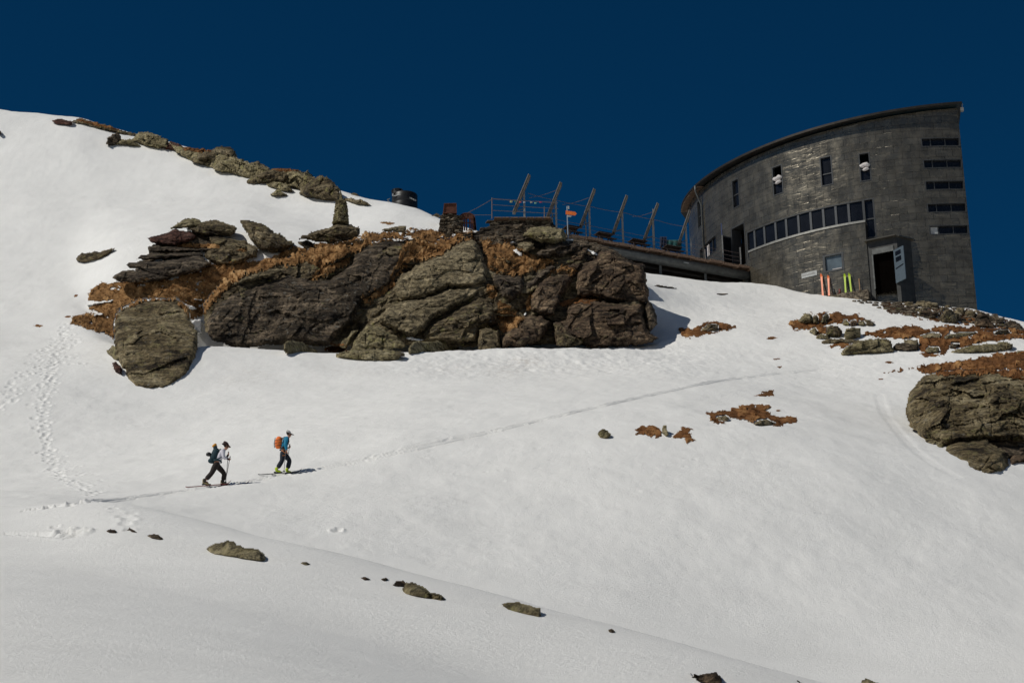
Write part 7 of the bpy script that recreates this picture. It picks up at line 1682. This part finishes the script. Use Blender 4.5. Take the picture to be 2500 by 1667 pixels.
# backpacks
def lump(name, pts, rad, mat, parent, sub=2):
    V, E, R = [], [], []; V.append(Vector(pts[0])); R.append(rad[0]); chain(V, E, R, [Vector(p) for p in pts[1:]], rad[1:], 0); return skin(name, V, E, R, M[mat], parent, None, sub)
def L3(q): return Vector((q[0], q[2], q[1]))
p1 = empty('backpack', B1, AZT); tag(p1, 'large dark teal backpack with helmet and amber cloth on the left person', 'backpack')
lump('main_bag', [L3((-.14, .98, 0)), L3((-.10, 1.08, 0)), L3((-.04, 1.22, 0)), L3((-.01, 1.40, 0)), L3((-.03, 1.52, 0))], [(.14, .13), (.18, .18), (.185, .185), (.155, .15), (.09, .10)], 'pack_teal', p1)
lump('lower_pocket', [L3((-.32, 1.00, 0)), L3((-.20, .99, 0)), L3((-.02, .99, 0))], [.07, .12, .11], 'pack_teal', p1)
lump('lid', [L3((-.14, 1.50, 0)), L3((-.03, 1.55, 0)), L3((.03, 1.52, 0))], [.07, .10, .07], 'pack_teal', p1, 1)
lump('amber_cloth', [L3((-.17, 1.545, -.02)), L3((-.10, 1.60, -.04)), L3((-.04, 1.67, 0)), L3((.01, 1.62, .02))], [.03, .055, .045, .03], 'yellow', p1, 1)
hl = lump('helmet', [L3((-.295, 1.16, -.02)), L3((-.29, 1.25, -.02)), L3((-.28, 1.33, -.02))], [(.10, .11), (.125, .12), (.08, .09)], 'helmet', p1)
mb = MB()
for s_ in (-1, 1): mb.tube([L3((.0, 1.36, .12 * s_)), L3((.14, 1.42, .14 * s_)), L3((.28, 1.38, .15 * s_)), L3((.30, 1.22, .16 * s_)), L3((.16, 1.08, .17 * s_)), L3((-.02, 1.02, .15 * s_))], [.02, .028, .03, .026, .02, .018], 8)
mb.tube([L3((-.10, .98, -.15)), L3((.08, .98, -.19)), L3((.18, .97, -.10)), L3((.20, .97, .1)), L3((.08, .98, .19)), L3((-.1, .98, .15))], .035, 8); mb.build('strap', M['pack_teal'], p1, smoothf=True)
p2 = empty('backpack', B2, AZT); tag(p2, 'bright orange backpack on the person in the blue jacket', 'backpack')
lump('main_bag', [L3((-.20, 1.03, 0)), L3((-.225, 1.15, 0)), L3((-.23, 1.30, 0)), L3((-.20, 1.44, 0)), L3((-.15, 1.54, 0))], [(.10, .12), (.145, .155), (.15, .165), (.14, .15), (.085, .10)], 'pack_orange', p2)
mb = MB()
for z in (1.14, 1.25, 1.37): mb.tube([L3((-.10, z, -.165)), L3((-.27, z - .01, -.165)), L3((-.385, z - .01, -.07)), L3((-.385, z - .01, .07)), L3((-.27, z - .01, .165))], .008, 6)
mb.tube([L3((-.385, 1.06, -.05)), L3((-.40, 1.25, -.03)), L3((-.36, 1.48, -.03))], .012, 6); mb.build('compression_strap', M['pack_teal'], p2)
mb = MB()
for s_ in (-1, 1): mb.tube([L3((-.14, 1.42, .10 * s_)), L3((.02, 1.49, .13 * s_)), L3((.15, 1.46, .14 * s_)), L3((.18, 1.30, .15 * s_)), L3((.08, 1.14, .17 * s_)), L3((-.08, 1.07, .15 * s_))], [.02, .026, .028, .024, .018, .016], 8)
mb.tube([L3((-.16, 1.03, -.13)), L3((-.02, 1.02, -.19)), L3((.10, 1.01, -.12)), L3((.12, 1.01, .1)), L3((0, 1.02, .18)), L3((-.16, 1.03, .13))], .035, 8); mb.build('strap', M['black_plastic'], p2, smoothf=True)
M['harness'] = simple('orange_harness', (.55, .20, .06), .7, 0, .3)
mb = MB(); mb.tube([L3((-.10, .93, -.15)), L3((-.02, .86, -.205)), L3((.03, .80, -.20)), L3((.06, .90, -.18))], .016, 6); mb.tube([L3((-.13, .74, -.15)), L3((-.04, .70, -.215)), L3((.05, .74, -.17))], .012, 6); hs = mb.build('harness', M['harness'], [o for o in C.objects if o.name == 'person.001'][0])
